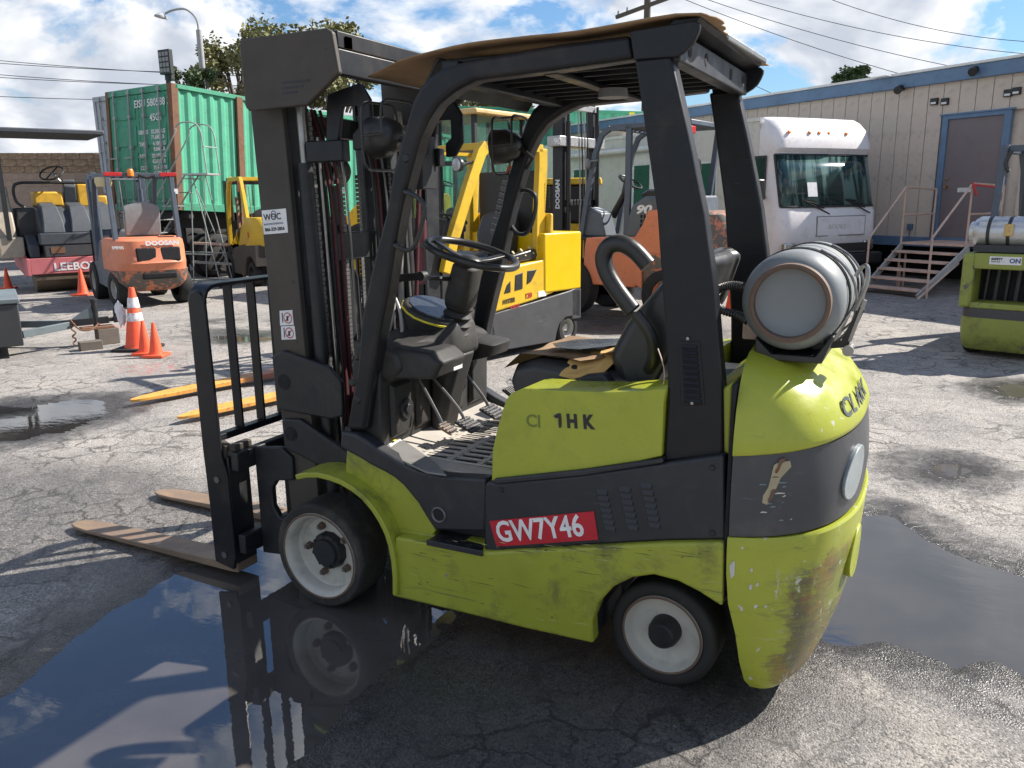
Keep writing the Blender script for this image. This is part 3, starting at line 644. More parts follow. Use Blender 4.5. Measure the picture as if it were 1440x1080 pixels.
# counterweight paint: lime with heavy scuffing and rust low on the rear corner
s = MT('counterweight_paint')
z_ = s.n('ShaderNodeSeparateXYZ'); s.l(s.vec, z_.inputs[0]); zc = z_.outputs[2]; xc = z_.outputs[0]
c = s.mix(s.rng(s.noise(2.4, 5, .6), .3, .7, 0, 1), (.29, .315, .03), (.37, .40, .036))
low = s.step(zc, .64, .50)
sv = s.mapping((3.0, 3.0, 70)); st1 = s.noise(1, 7, .75, .5, sv); sv2 = s.mapping((60, 60, 14), rot=(.3, .2, 0)); st2 = s.noise(1, 6, .7, .3, sv2)
patch = s.noise(3.6, 8, .7, .6)
corner = s.math('MULTIPLY', s.step(xc, .30, .44), low)
lens_ = s.math('ADD', s.math('MULTIPLY', corner, .19), s.math('MULTIPLY', low, .05))
fs1 = s.noise(1, 8, .78, .4, s.mapping((9, 9, 120))); fs2 = s.noise(1, 8, .78, .6, s.mapping((5, 5, 22), rot=(.2, .15, 0)))
m1 = s.math('MULTIPLY', s.step(s.math('ADD', s.math('ADD', s.math('MULTIPLY', fs1, .45), s.math('MULTIPLY', patch, .55)), lens_), .60, .74), s.math('ADD', .2, s.math('MULTIPLY', low, .6)))
c = s.mix(s.math('MULTIPLY', m1, .7), c, (.13, .135, .05))
c = s.mix(s.math('MULTIPLY', s.step(s.math('ADD', fs2, s.math('MULTIPLY', lens_, .35)), .60, .66), .55), c, (.10, .11, .05))
c = s.mix(s.math('MULTIPLY', s.step(s.math('ADD', fs1, s.math('MULTIPLY', lens_, .3)), .645, .665), .6), c, (.42, .44, .22))
m2 = s.step(s.math('ADD', s.math('ADD', s.math('MULTIPLY', patch, .65), s.math('MULTIPLY', s.noise(17, 8, .75), .35)), s.math('MULTIPLY', corner, .19)), .60, .66)
m2 = s.math('MULTIPLY', m2, s.math('ADD', .55, s.math('MULTIPLY', s.step(fs1, .44, .56), .45))); m2 = s.math('MULTIPLY', m2, s.step(s.noise(2.1, 5, .6), .30, .50))
c = s.mix(s.math('MULTIPLY', m2, s.math('MULTIPLY', corner, .85)), c, s.mix(s.step(s.noise(6, 6, .7), .44, .56), (.085, .065, .045), (.23, .085, .035)))
m3 = s.math('MULTIPLY', s.step(s.math('ADD', st2, s.math('MULTIPLY', corner, .09)), .63, .67), s.math('MAXIMUM', low, .15)); m3 = s.math('MULTIPLY', m3, s.step(s.noise(5.5, 6, .7), .50, .62)); c = s.mix(s.math('MULTIPLY', m3, .7), c, (.43, .45, .33))
m4 = s.math('MULTIPLY', s.step(s.noise(31, 3, .6), .67, .70), .8); c = s.mix(m4, c, (.50, .50, .44))
m5 = s.math('MULTIPLY', s.step(st1, .66, .70), s.math('SUBTRACT', 1.0, low)); c = s.mix(s.math('MULTIPLY', m5, .5), c, (.12, .20, .15))
s.done(c, s.rng(s.noise(12, 5), .3, .7, .22, .5), 0, s.bump(s.math('ADD', s.noise(40, 6, .65), s.math('MULTIPLY', m2, .6)), .18, .004), .5)
# dark band with scraped paint
s = MT('band_charcoal'); z_ = s.n('ShaderNodeSeparateXYZ'); s.l(s.vec, z_.inputs[0])
c = s.mix(s.rng(s.noise(3, 5), .3, .7, 0, 1), (.030, .033, .040), (.055, .058, .064))
h1 = s.mapping((2.5, 2.5, 60)); q = s.noise(1, 5, .7, .2, h1); area = s.step(s.noise(2.6, 3, .5), .50, .62)
c = s.mix(s.math('MULTIPLY', s.math('MULTIPLY', s.step(q, .60, .64), area), .8), c, (.16, .21, .22))
c = s.mix(s.math('MULTIPLY', s.step(s.noise(9, 9, .75, .6), .665, .68), .9), c, (.42, .40, .33)); c = s.mix(s.math('MULTIPLY', s.step(s.noise(5.2, 10, .78, .8), .70, .715), .9), c, (.20, .26, .05))
c = s.mix(s.math('MULTIPLY', s.step(s.noise(2.0, 6, .7), .5, .7), .4), c, (.15, .14, .13))
s.done(c, .42, 0, s.bump(s.noise(30, 6), .1, .004), .5)

FL = thing('forklift', 'large lime green and black forklift in the foreground, front wheel standing in the puddle', 'forklift')
W_ = 1.07
# --- lower frame (near and far side share an outline)
low_out = [(-1.067, 0.130), (-0.779, 0.134), (-0.479, 0.135), (-0.218, 0.143), (-0.224, 0.228), (-0.199, 0.304), (-0.149, 0.373), (-0.082, 0.422), (-0.010, 0.447), (0.069, 0.442), (0.139, 0.420), (0.215, 0.385), (0.208, 0.604), (0.027, 0.567), (-0.159, 0.521), (-0.331, 0.477), (-0.476, 0.443), (-0.620, 0.407), (-0.771, 0.394), (-0.896, 0.393), (-1.040, 0.386), (-1.057, 0.248)]
for nm, y0, y1 in (('side_frame', -.004, .055), ('side_frame', W_ - .055, W_ + .004)):
    obj(nm, G().py(low_out, y0, y1), 'lime_paint', FL, bevel=.010, seg=3)
# shelf on top of the frame towards the cowl
top_l = [(x, z) for x, z in low_out if False]
g = G(); g.py([(-1.07, .36), (-1.055, .397), (-.62, .41), (.20, .595), (.20, .55), (-.62, .36)], .045, .10); obj('frame_ledge', g, 'lime_paint', FL, bevel=.006)
# belly, hidden mass so that no light passes underneath
g = G(); g.py([(-1.02, .16), (-.24, .16), (-.20, .62), (-1.02, .60)], .10, W_ - .10); g.py([(-.24, .42), (.25, .42), (.25, .86), (-.62, .66), (-.62, .42)], .08, W_ - .08); g.box(.1, .3, .25, W_ - .25, .15, .45); obj('chassis', g, 'mast_black', FL)
g = G(); ain = [(-0.263, 0.168), (-0.236, 0.247), (-0.184, 0.319)]; g.box(-.26, -.225, .03, .30, .15, .42); g.py([(-.235, .16), (-.215, .30), (-.14, .41), (-.02, .45), (.10, .43), (.20, .38), (.23, .40), (.0, .49), (-.2, .47), (-.27, .35), (-.27, .16)], .04, .36); obj('rear_arch_liner', g, 'charcoal_panel', FL)
rs = random.Random(21)
for nm, m_, n_, (l0, l1), (h0, h1) in (('dark_scratches', 'scratch_dark', 46, (.01, .11), (.0006, .0016)), ('pale_scratches', 'scratch_lime', 22, (.01, .07), (.0006, .0015)), ('dark_scuffs', 'scratch_dark', 16, (.006, .02), (.002, .006))):
    g = G()
    for k in range(n_):
        x_ = rs.uniform(-1.0, .16); zt_ = .40 + (x_ + 1.05) * .152; z_ = rs.choice([rs.uniform(.17, zt_ - .02), zt_ - rs.uniform(.012, .05)]); l_ = rs.uniform(l0, l1); h_ = rs.uniform(h0, h1); sl_ = rs.uniform(-.05, .12) * l_
        if x_ > -.28 and z_ < .45: continue
        g.poly([(x_, -.0048, z_), (x_ + l_ * .5, -.0048, z_ + sl_ * .5 - h_ * .4), (x_ + l_, -.0048, z_ + sl_), (x_ + l_ * .6, -.0048, z_ + sl_ * .6 + h_)], [(x_, -.003, z_), (x_ + l_ * .5, -.003, z_ + sl_ * .5 - h_ * .4), (x_ + l_, -.003, z_ + sl_), (x_ + l_ * .6, -.003, z_ + sl_ * .6 + h_)])
    obj(nm, g, m_, FL, kind='stuff')
for (x_, z_, h_) in ((-.58, .645, .010), (-.58, .425, .010), (.16, .835, .010), (.17, .62, .010), (-.20, .50, .006), (-.02, .70, .006)):
    g = G(); g.lathe([(-.005, 0), (-.004, h_ * .8), (0, h_)], (x_, .0155, z_), (0, 1, 0), 14); obj('panel_bolt', g, 'mast_black', FL)
# --- front fender
lip = [(-1.501, 0.554), (-1.451, 0.570), (-1.389, 0.580), (-1.331, 0.577), (-1.276, 0.568), (-1.218, 0.547), (-1.172, 0.520), (-1.133, 0.485), (-1.099, 0.441), (-1.075, 0.396), (-1.061, 0.351), (-1.051, 0.288), (-1.048, 0.223), (-1.052, 0.149)]
def offset_up(pts, d):
    out_ = []
    for i, (x, z) in enumerate(pts):
        a = Vector(pts[max(0, i - 1)]); b = Vector(pts[min(len(pts) - 1, i + 1)]); t_ = (b - a).normalized(); n_ = Vector((-t_.y, t_.x))
        out_.append((x + n_.x * d, z + n_.y * d))
    return out_
for sgn, ya, yb in ((1, -.022, .215), (-1, W_ + .022, W_ - .215)):
    hi = offset_up(lip, .022)
    g = G(); g.loft([[(a[0], ya, a[1]), (b[0], ya, b[1]), (b[0], yb, b[1]), (a[0], yb, a[1])] for a, b in zip(lip, hi)]); obj('front_fender', g, 'lime_paint', FL, bevel=.004)
apron = [(-1.307, 0.570), (-1.291, 0.688), (-1.229, 0.670), (-1.168, 0.646), (-1.115, 0.631), (-1.069, 0.614), (-1.027, 0.589), (-0.996, 0.559), (-0.961, 0.527), (-0.931, 0.483), (-0.903, 0.447), (-0.885, 0.421), (-0.909, 0.387), (-1.055, 0.384), (-1.072, 0.434), (-1.101, 0.468), (-1.136, 0.501), (-1.166, 0.520), (-1.223, 0.546)]
for y0, y1 in ((.048, .075), (W_ - .075, W_ - .048)): obj('apron', G().py(apron, y0, y1), 'lime_clean' if False else 'lime_paint', FL, bevel=.004)
# --- floor side cowl
cowl = [(-1.305, 0.769), (-1.235, 0.765), (-1.169, 0.739), (-1.120, 0.714), (-1.029, 0.678), (-0.933, 0.655), (-0.842, 0.651), (-0.740, 0.661), (-0.654, 0.669), (-0.659, 0.461), (-0.879, 0.426), (-0.897, 0.446), (-0.924, 0.482), (-0.955, 0.526), (-0.989, 0.558), (-1.020, 0.587), (-1.062, 0.613), (-1.108, 0.629), (-1.161, 0.645), (-1.221, 0.668), (-1.283, 0.689), (-1.317, 0.702)]
for y0, y1 in ((.036, .10), (W_ - .10, W_ - .036)): cw_ = obj('side_cowl', G().py(cowl, y0, y1), 'charcoal_panel', FL, bevel=.012, seg=3)
hc = [(-0.860, 0.495)][0]
g = G(); g.lathe([(0, .0), (.004, .022), (-.004, .024), (-.007, .028), (-.004, .032), (.006, .033)], (hc[0], .036, hc[1]), (0, 1, 0), 24); obj('hole_grommet', g, 'dull_steel', FL)
g = G(); g.lathe([(0, 0), (0, .024)], (hc[0], .0335, hc[1]), (0, 1, 0), 24); obj('hole', g, 'dark_void', FL)
# --- step
stp = [(-0.887, -0.013), (-0.885, 0.099), (-0.725, 0.152), (-0.648, -0.009)]
g = G(); g.pz(stp, .392, .406); obj('step_plate', g, 'grip_tape', FL, bevel=.004)
g = G(); g.beam((*stp[0], .398), (*stp[3], .398), .008, .022); obj('step_edge', g, 'charcoal_panel', FL, bevel=.003)
# --- floor and slotted mat
paint('floor_sill', (.19, .185, .175), .5, dirt=(.10, .09, .08), dirt_amt=.5, bump=.1)
g = G(); g.py([(-1.22, .72), (-1.18, .70), (-1.05, .665), (-.60, .655), (-.60, .64), (-1.05, .64), (-1.30, .70)], .09, W_ - .09); obj('floor_plate', g, 'floor_metal', FL, bevel=.003)
sill = [(-1.195, 0.140), (-1.211, 0.261), (-1.112, 0.220), (-0.917, 0.111), (-0.800, 0.004), (-0.884, -0.000), (-1.034, 0.057)]
g = G(); g.poly([(x, y, .665 + max(0, -x - 1.0) * .16) for x, y in sill], [(x, y, .674 + max(0, -x - 1.0) * .16) for x, y in sill]); obj('floor_sill', g, 'floor_sill', FL, bevel=.003)
hp = [(-1.188, 0.182)][0]; g = G(); g.cyl((hp[0], hp[1], .66), (hp[0], hp[1], .712), .022, n=20); obj('sill_hole', g, 'dark_void', FL)
stk = [(-1.188, 0.171), (-1.178, 0.240), (-1.083, 0.178), (-1.081, 0.088)]
g = G(); g.poly([(x, y, .676 + max(0, -x - 1.0) * .16) for x, y in stk], [(x, y, .6775 + max(0, -x - 1.0) * .16) for x, y in stk]); stt = obj('warning_label', g, 'sticker_white', FL)
g = G(); a = Vector((*stk[0], .680 + max(0, -stk[0][0] - 1.0) * .16)); g.obox(a + Vector((.03, .012, 0)), (.022, .018, .001)); obj('label_print', g, 'yellow_sticker', stt)
slot = mesh_of(G().box(-.044, .044, -.005, .005, 0, .004), 'mat_slot', 'dark_void')
for r in range(4):
    for k in range(13):
        o = bpy.data.objects.new('mat_slot', slot); C.objects.link(o); o.parent = FL; o.location = (-1.10 + r * .135 - (.02 if k > 9 else 0), .20 + k * .052, .661 + max(0, (-1.03 - (-1.10 + r * .135)) * .06)); o.rotation_euler = (0, 0, R(4))
g = G()
for r in range(4): g.box(-1.17 + r * .135, -1.155 + r * .135, .17, .88, .660, .668)
for k in range(14): g.box(-1.17, -.63, .172 + k * .052, .182 + k * .052, .6600, .6665)
obj('floor_mat', g, 'floor_metal', FL, bevel=.002, kind='stuff')
# --- engine side panel (dark) and hood (lime)
panel = [(-0.649, 0.654), (-0.634, 0.670), (-0.597, 0.668), (-0.270, 0.748), (-0.010, 0.823), (0.193, 0.881), (0.208, 0.603), (0.022, 0.563), (-0.224, 0.503), (-0.631, 0.393), (-0.658, 0.402)]
for y0, y1 in ((.016, .12), (W_ - .12, W_ - .016)): obj('engine_side_panel', G().py(panel, y0, y1), 'charcoal_panel', FL, bevel=.012, seg=3)
# moulded ridge under the hood
rdg = [(-0.619, 0.668), (-0.590, 0.665), (-0.266, 0.745), (0.005, 0.829), (0.005, 0.845), (-0.266, 0.768), (-0.604, 0.684)]
g = G(); g.py(rdg, .010, .05); obj('panel_ridge', g, 'charcoal_panel', FL, bevel=.006, seg=3)
lv = mesh_of(G().loft([[(-.021, 0, -.010), (.021, 0, -.010), (.021, 0, .010), (-.021, 0, .010)], [(-.017, -.007, -.007), (.017, -.007, -.009), (.017, -.007, -.003), (-.017, -.007, -.002)]]), 'louvre', 'charcoal_panel')
for (a, b) in (((847, 692), (858, 742)), ((879, 688), (890, 741)), ((909, 683), (921, 738))):
    pa, pb = [(-0.200, 0.698), (-0.170, 0.576), (-0.121, 0.720), (-0.091, 0.593), (-0.049, 0.744), (-0.017, 0.614)][2 * [847, 879, 909].index(a[0]):][:2]
    for k in range(7):
        o = bpy.data.objects.new('louvre', lv); C.objects.link(o); o.parent = FL; o.location = (pa[0] + (pb[0] - pa[0]) * k / 6, .016, pa[1] + (pb[1] - pa[1]) * k / 6); o.rotation_euler = (0, R(-4), 0)
hoodp = [(-0.625, 0.668), (-0.620, 0.781), (-0.601, 0.857), (-0.580, 0.924), (-0.563, 0.972), (-0.543, 0.999), (-0.494, 1.022), (-0.353, 1.028), (-0.185, 1.039), (-0.082, 1.054), (0.003, 1.069), (-0.003, 1.021), (-0.004, 0.847), (-0.077, 0.820), (-0.288, 0.758)]
def inset(pts, dz, dx):
    return [(x + dx, z + dz) for x, z in pts]
g = G()
secs = []
hx = [p[0] for p in hoodp]; cxh = sum(hx) / len(hx); czh = .85
for yy, k in ((.026, 1.0), (.030, 1.0), (.19, .985), (.25, .94)): secs.append([(cxh + (x - cxh) * k, yy, czh + (z - czh) * (k if z > czh else 1)) for x, z in hoodp])
g.loft(secs); obj('hood_side', g, 'lime_clean', FL, bevel=.014, seg=3)
g = G(); g.loft([[(x, W_ - y, z) for x, y, z in r_] for r_ in secs]); obj('hood_side', g, 'lime_clean', FL, bevel=.014, seg=3)
g = G(); g.py([(-.56, .66), (-.50, .93), (.17, 1.0), (.2, .7)], .22, W_ - .22); obj('hood_top', g, 'dusty_black', FL, bevel=.01)
hr = [(0.158, 1.122), (0.171, 1.123), (0.186, 1.113), (0.197, 0.877), (0.184, 0.875)]
g = G(); g.py([(.06, 1.0), (.20, 1.10), (.205, .87), (.05, .85)], .06, W_ - .06); obj('rear_hood', g, 'lime_clean', FL, bevel=.01)
# battered lettering on the hood
lo = [(-0.390, 0.897), (-0.223, 0.917)]; xd = Vector((lo[1][0] - lo[0][0], 0, lo[1][1] - lo[0][1]))
b0 = [(-0.486, 0.890), (-0.438, 0.896)]
text('ghost_lettering', 'Cl', .062, 'decal_ghost', FL, (b0[0][0], .0252, b0[0][1]), (1, 0, .02), bold=.001, ext=.0006)
b1 = [(-0.379, 0.898), (-0.332, 0.904), (-0.273, 0.908)]
g = G(); x0, z0 = b1[0]
g.py([(x0 - .002, z0 + .040), (x0 + .012, z0 + .050), (x0 + .024, z0 + .052), (x0 + .027, z0 + .030), (x0 + .027, z0 + .004), (x0 + .020, z0 + .0), (x0 + .017, z0 + .012), (x0 + .016, z0 + .036), (x0 + .008, z0 + .033)], .0215, .0262)
obj('letter', g, 'print_black', FL, bevel=.0012)
for (x0, z0), body in ((b1[1], 'H'), (b1[2], 'K')): text('letter', body, .064, 'print_black', FL, (x0, .0252, z0), (1, 0, .08), bold=.0032, ext=.0008, sx=.85)
# number sticker
ns = [(-0.630, 0.519), (-0.228, 0.626), (-0.211, 0.527), (-0.603, 0.425)]
g = G(); g.py(ns, .0125, .0148); sk = obj('number_sticker', g, 'sticker_red', FL)
dx = Vector((ns[2][0] - ns[3][0], 0, ns[2][1] - ns[3][1])); dz = Vector((ns[0][0] - ns[3][0], 0, ns[0][1] - ns[3][1]))
o0 = Vector((ns[3][0], .0118, ns[3][1])) + dx * .035 + dz * .19
text('number_lettering', 'GW7Y46', .108, 'sticker_white', sk, o0, dx, Vector((-.02, 0, 1)), bold=.0022, ext=.0008, sx=.83)
# --- steering cowl, dash
g = G(); dsh = [(-1.190, 1.097), (-1.057, 1.113), (-1.020, 1.083), (-1.018, 0.987), (-1.135, 0.905), (-1.219, 0.868)]
g.loft([[(x, y, z) for x, z in [(-1.27, .99), (-1.13, .96), (-1.04 + f, 1.02), (-1.06 + f, 1.13 + h), (-1.14, 1.15 + h), (-1.30, 1.12)]] for y, f, h in ((.12, -.02, -.05), (.26, -.02, -.04), (.38, .0, -.02), (.44, .04, .03), (.62, .04, .03), (.68, .0, -.03), (.86, -.03, -.07))])
obj('dash_cowl', g, 'dusty_black', FL, bevel=.02, seg=3)
g = G(); g.loft([[(x, y, z) for x, z in [(-1.30, .64), (-1.16, .66), (-1.15, 1.02), (-1.28, 1.05)]] for y in (.10, W_ - .10)]); obj('front_wall', g, 'dusty_black', FL, bevel=.01)
g = G(); g.loft([[(-1.12, y, .99 - d), (-.93 - d, y, .99), (-.90 - d, y, 1.05), (-.95, y, 1.09 - d), (-1.13, y, 1.10 - d)] for y, d in ((.135, .02), (.15, 0), (.33, 0), (.36, .02))]); obj('glove_box', g, 'dusty_black', FL, bevel=.015, seg=3)
g = G(); g.loft([[(-1.12, y, .97 - d), (-.95 - d, y, .98), (-.93 - d, y, 1.03), (-.97, y, 1.06 - d), (-1.13, y, 1.08 - d)] for y, d in ((.66, .03), (.68, .02), (.82, .02), (.85, .04))]); obj('glove_box', g, 'dusty_black', FL, bevel=.015, seg=3)
g = G(); g.loft([[(-1.16, y, .68), (-1.10 + d, y, .68), (-1.06 + d, y, .85), (-1.00 + d, y, 1.02), (-1.14, y, 1.04)] for y, d in ((.455, -.03), (.475, 0), (.585, 0), (.605, -.03))]); obj('column_cowl', g, 'dusty_black', FL, bevel=.012, seg=3)
wl2 = [(-0.193, 1.134), (-0.132, 1.131), (-0.131, 1.088), (-0.193, 1.092)]; g = G(); g.box(-.925, -.918, .27, .335, 1.00, 1.05); obj('warning_label', g, 'sticker_white', FL)
# ribs and recess plates on the foot wall
for y0, y1 in ((.16, .30), (.34, .44), (.62, .74), (.78, .92)):
    g = G(); g.loft([[(-1.155, y0, .72), (-1.155, y1, .72), (-1.155, y1, .95), (-1.155, y0, .95)], [(-1.135, y0 + .015, .74), (-1.135, y1 - .015, .74), (-1.135, y1 - .015, .93), (-1.135, y0 + .015, .93)]]); obj('foot_wall_panel', g, 'dusty_black', FL, bevel=.004)
g = G(); g.cyl((-1.14, .245, .83), (-1.125, .245, .83), .042, n=20).cyl((-1.13, .245, .83), (-1.118, .245, .83), .02, n=14); obj('wall_cap', g, 'mast_black', FL, bevel=.003)
# pedals
for (px0, y0, w0, h0, mt) in ((-1.00, .34, .06, .06, 'floor_metal'), (-.95, .43, .10, .09, 'tread_mat'), (-.96, .66, .11, .09, 'tread_mat')):
    g = G(); rot = Matrix.Rotation(R(24), 3, 'Y'); g.obox((px0, y0, .735), (h0, w0, .012), rot); p = obj('pedal', g, 'tread_mat' if mt != 'floor_metal' else 'fork_steel', FL, bevel=.004)
    g = G()
    for q in range(4): g.obox(Vector((px0, y0, .735)) + rot @ Vector((-.028 + q * .018, 0, .009)), (.008, w0 * .9, .006), rot)
    obj('pedal_rib', g, 'dull_steel', p); g = G(); g.tube([(px0 - .01, y0, .725), (px0 - .05, y0, .80), (-1.13, y0, .93)], .007, 6, 3); obj('pedal_lever', g, 'dull_steel', p)
g = G(); rot = Matrix.Rotation(R(32), 3, 'Y'); g.obox((-.86, .80, .745), (.25, .085, .012), rot); ap = obj('accelerator_pedal', g, 'dusty_black', FL, bevel=.004)
for q in range(5): g = G(); g.obox(Vector((-.86, .80, .745)) + rot @ Vector((0, -.032 + q * .016, .009)), (.23, .006, .006), rot); obj('pedal_rib', g, 'dull_steel', ap)
g = G(); g.obox((-.88, .93, .77), (.26, .10, .006), Matrix.Rotation(R(30), 3, 'Y')); obj('kick_plate', g, 'steel', FL, bevel=.003)
# instrument pod and column
g = G(); pod = [(math.cos(a) * .12 * (1.15 if abs(math.cos(a)) > .6 else 1), math.sin(a) * .155) for a in [k * math.pi / 8 for k in range(16)]]
PM = Matrix.Translation((-1.15, .51, 1.185)) @ Matrix.Rotation(R(22), 4, 'Y')
g.loft([[PM @ Vector((x * s_, y * s_, z)) for x, y in pod] for s_, z in ((.8, -.10), (1, -.02), (1.0, .012), (.94, .022))]); pd = obj('instrument_pod', g, 'dusty_black', FL, bevel=.006, weld=False)
g = G(); g.loft([[PM @ Vector((x * s_, y * s_, z)) for x, y in pod] for s_, z in ((1.03, -.004), (1.03, .004))]); obj('pod_trim', g, 'yellow_sticker', pd)
g = G(); g.loft([[PM @ Vector((x * s_, y * s_, z)) for x, y in pod] for s_, z in ((.86, .022), (.84, .027))]); obj('pod_glass', g, 'glass_dark', pd)
CA = Vector((-1.075, .535, 1.10)); CB = Vector((-.995, .535, 1.40)); cdir = (CB - CA).normalized()
g = G(); g.lathe([(0, .06)] + [(0.01 + k * .018, .068 - (k % 2) * .013 - k * .001) for k in range(7)] + [(.14, .052)], CA, cdir, 24); obj('column_boot', g, 'dusty_black', FL)
g = G(); s1_ = []
for h, a, b in ((.12, .062, .055), (.15, .07, .060), (.24, .066, .058), (.29, .062, .055), (.32, .03, .03)):
    c_ = CA + cdir * h; u_ = Vector((0, 1, 0)); v_ = cdir.cross(u_)
    s1_.append([c_ + u_ * a * (1 if abs(math.cos(t)) > .9 else .9) * (math.copysign(abs(math.cos(t)) ** .6, math.cos(t))) + v_ * b * math.copysign(abs(math.sin(t)) ** .6, math.sin(t)) for t in [k * math.pi / 8 for k in range(16)]])
g.loft(s1_); obj('column_shroud', g, 'dusty_black', FL, bevel=.004)
g = G(); g.tube([CA + cdir * .24 + Vector((-.03, -.03, 0)), CA + cdir * .25 + Vector((-.06, -.12, 0)), CA + cdir * .25 + Vector((-.07, -.17, .005))], [.010, .010, .014], 8, 3); obj('direction_lever', g, 'grab_black', FL)
# steering wheel
WN = Vector((.30, -.0, 1)).normalized(); WC = Vector((-.975, .535, 1.435)); wu = Vector((0, 1, 0)); wv = WN.cross(wu)
sw = thing('steering_wheel', '', '', (0, 0, 0)); del sw['category']; del sw['label']; sw.parent = FL
g = G(); g.tube([WC + (wu * math.cos(a) + wv * math.sin(a)) * .188 for a in [k * math.pi / 24 for k in range(48)]], .0155, 10, 0, True); obj('rim', g, 'grab_black', sw)
for a in (R(95), R(200), R(-20)):
    d_ = wu * math.cos(a) + wv * math.sin(a); g = G(); g.loft([[WC + d_ * r_ - WN * dz_ + WN.cross(d_) * w_ + WN * h_ for w_, h_ in ((-ww, -.006), (ww, -.006), (ww, .006), (-ww, .006))] for r_, dz_, ww in ((.02, .028, .022), (.09, .022, .016), (.182, .0, .016))]); obj('spoke', g, 'grab_black', sw, bevel=.003)
g = G(); g.lathe([(-.055, .03), (-.045, .042), (-.02, .045), (-.012, .036), (-.008, 0)], WC, WN, 24); obj('hub', g, 'grab_black', sw)

# --- overhead guard
go_ = [(-1.297, 0.764), (-1.227, 1.012), (-1.192, 1.219), (-1.151, 1.349), (-1.111, 1.465), (-1.055, 1.608), (-1.013, 1.762), (-0.971, 1.866), (-0.921, 1.983), (-0.890, 2.027), (-0.851, 2.058), (-0.806, 2.079), (-0.750, 2.090), (-0.633, 2.102), (-0.380, 2.116), (-0.148, 2.120)]
gi_ = [(-1.202, 0.776), (-1.135, 1.081), (-1.101, 1.205), (-1.065, 1.323), (-1.033, 1.456), (-1.008, 1.558), (-0.986, 1.632), (-0.940, 1.760), (-0.900, 1.859), (-0.866, 1.915), (-0.821, 1.965), (-0.753, 2.004), (-0.674, 2.031), (-0.541, 2.035), (-0.380, 2.039), (-0.134, 2.052)]
go_ = [(x, z) for x, z in go_]
for y0, y1, nm in ((.055, .135, 'n'), (W_ - .135, W_ - .055, 'f')):
    g = G()
    g.loft([[(a[0], y0, a[1]), (a[0], y1, a[1]), (b[0], y1, b[1]), (b[0], y0, b[1])] for a, b in zip(go_, gi_)]); obj('front_guard_post', g, 'guard_black', FL, bevel=.016, seg=3, smooth=50)
pil = [(-0.130, 2.048), (-0.100, 1.895), (-0.048, 1.605), (-0.004, 1.169), (0.003, 1.033), (-0.001, 0.939), (-0.005, 0.819), (0.186, 0.869), (0.174, 1.082), (0.159, 1.189), (0.135, 1.386), (0.096, 1.604), (0.036, 1.848), (-0.019, 2.051)]
for y0, y1 in ((.045, .115), (W_ - .115, W_ - .045)): obj('rear_guard_post', G().py(pil, y0, y1), 'guard_black', FL, bevel=.010, seg=3)
# grille in the rear post
vg = [(0.033, 1.218), (0.099, 1.223), (0.124, 1.024), (0.047, 1.016)]
g = G(); g.py(vg, .042, .047); vp_ = obj('vent_plate', g, 'guard_black', FL, bevel=.002)
for k in range(10):
    t_ = (k + .7) / 10.8; xa = vg[0][0] + (vg[3][0] - vg[0][0]) * t_ + .012; xb = vg[1][0] + (vg[2][0] - vg[1][0]) * t_ - .010; zc_ = vg[0][1] + (vg[3][1] - vg[0][1]) * t_
    g = G(); g.loft([[(xa, .041, zc_ - .006), (xb, .041, zc_ - .006), (xb, .041, zc_ + .006), (xa, .041, zc_ + .006)], [(xa, .033, zc_ - .004), (xb, .033, zc_ - .004), (xb, .0405, zc_ + .005), (xa, .0405, zc_ + .005)]]); obj('louvre', g, 'guard_black', vp_)
    g = G(); g.box(xa, xb, .0395, .0415, zc_ - .012, zc_ - .0065); obj('louvre_gap', g, 'dark_void', vp_)
for q in [(0.062, 1.229), (0.083, 1.027)]: g = G(); g.lathe([(-.004, 0), (-.003, .005), (0, .006)], (q[0], .0415, q[1]), (0, 1, 0), 12); obj('screw', g, 'steel', vp_)
# roof corner plates, side by side with the beams
cpl = [(-0.143, 2.127), (0.049, 2.136), (0.064, 2.127), (0.063, 2.111), (0.055, 2.091), (0.044, 2.073), (0.028, 2.059), (0.002, 2.044), (-0.129, 2.046)]
for y0, y1 in ((.040, .060), (W_ - .060, W_ - .040)): obj('roof_corner_plate', G().py(cpl, y0, y1), 'guard_black', FL, bevel=.004)
# rear cross members
g = G(); g.box(-.045, .005, .06, W_ - .06, 2.035, 2.115); obj('rear_cross_member', g, 'charcoal_panel', FL, bevel=.005)
for y in (.16, .36, .72, .93):
    g = G(); g.lathe([(0, 0), (0, .020)], (.0065, y, 2.078), (1, 0, 0), 20); obj('mounting_hole', g, 'dark_void', FL)
g = G(); g.loft([[(.048, y, 2.135), (.06, y, 2.150), (-.02, y, 2.150), (-.05, y, 2.120), (-.03, y, 2.122)] for y in (.06, W_ - .06)]); obj('rear_roof_lip', g, 'guard_black', FL, bevel=.004)
g = G(); g.beam((.035, .42, 2.152), (.055, .98, 2.152), .05, .02); obj('lip_rail', g, 'steel', FL, bevel=.004)
g = G(); g.box(-.80, -.74, .06, W_ - .06, 2.03, 2.10); obj('front_cross_member', g, 'guard_black', FL, bevel=.006)
fh = [(-0.959, 2.111), (-0.798, 2.116), (-0.801, 2.015), (-0.967, 2.017)]
g = G(); g.poly([(-.86, .12, 2.125), (-.86, W_ - .12, 2.125), (-.93, W_ - .12, 2.02), (-.93, .12, 2.02)], [(-.845, .12, 2.125), (-.845, W_ - .12, 2.125), (-.915, W_ - .12, 2.02), (-.915, .12, 2.02)]); obj('front_header', g, 'dusty_black', FL, bevel=.004)
for k in range(7):
    y = .20 + k * .112; g = G(); g.box(-.78, -.03, y - .005, y + .005, 2.05, 2.10); obj('roof_bar', g, 'guard_black', FL, bevel=.003)
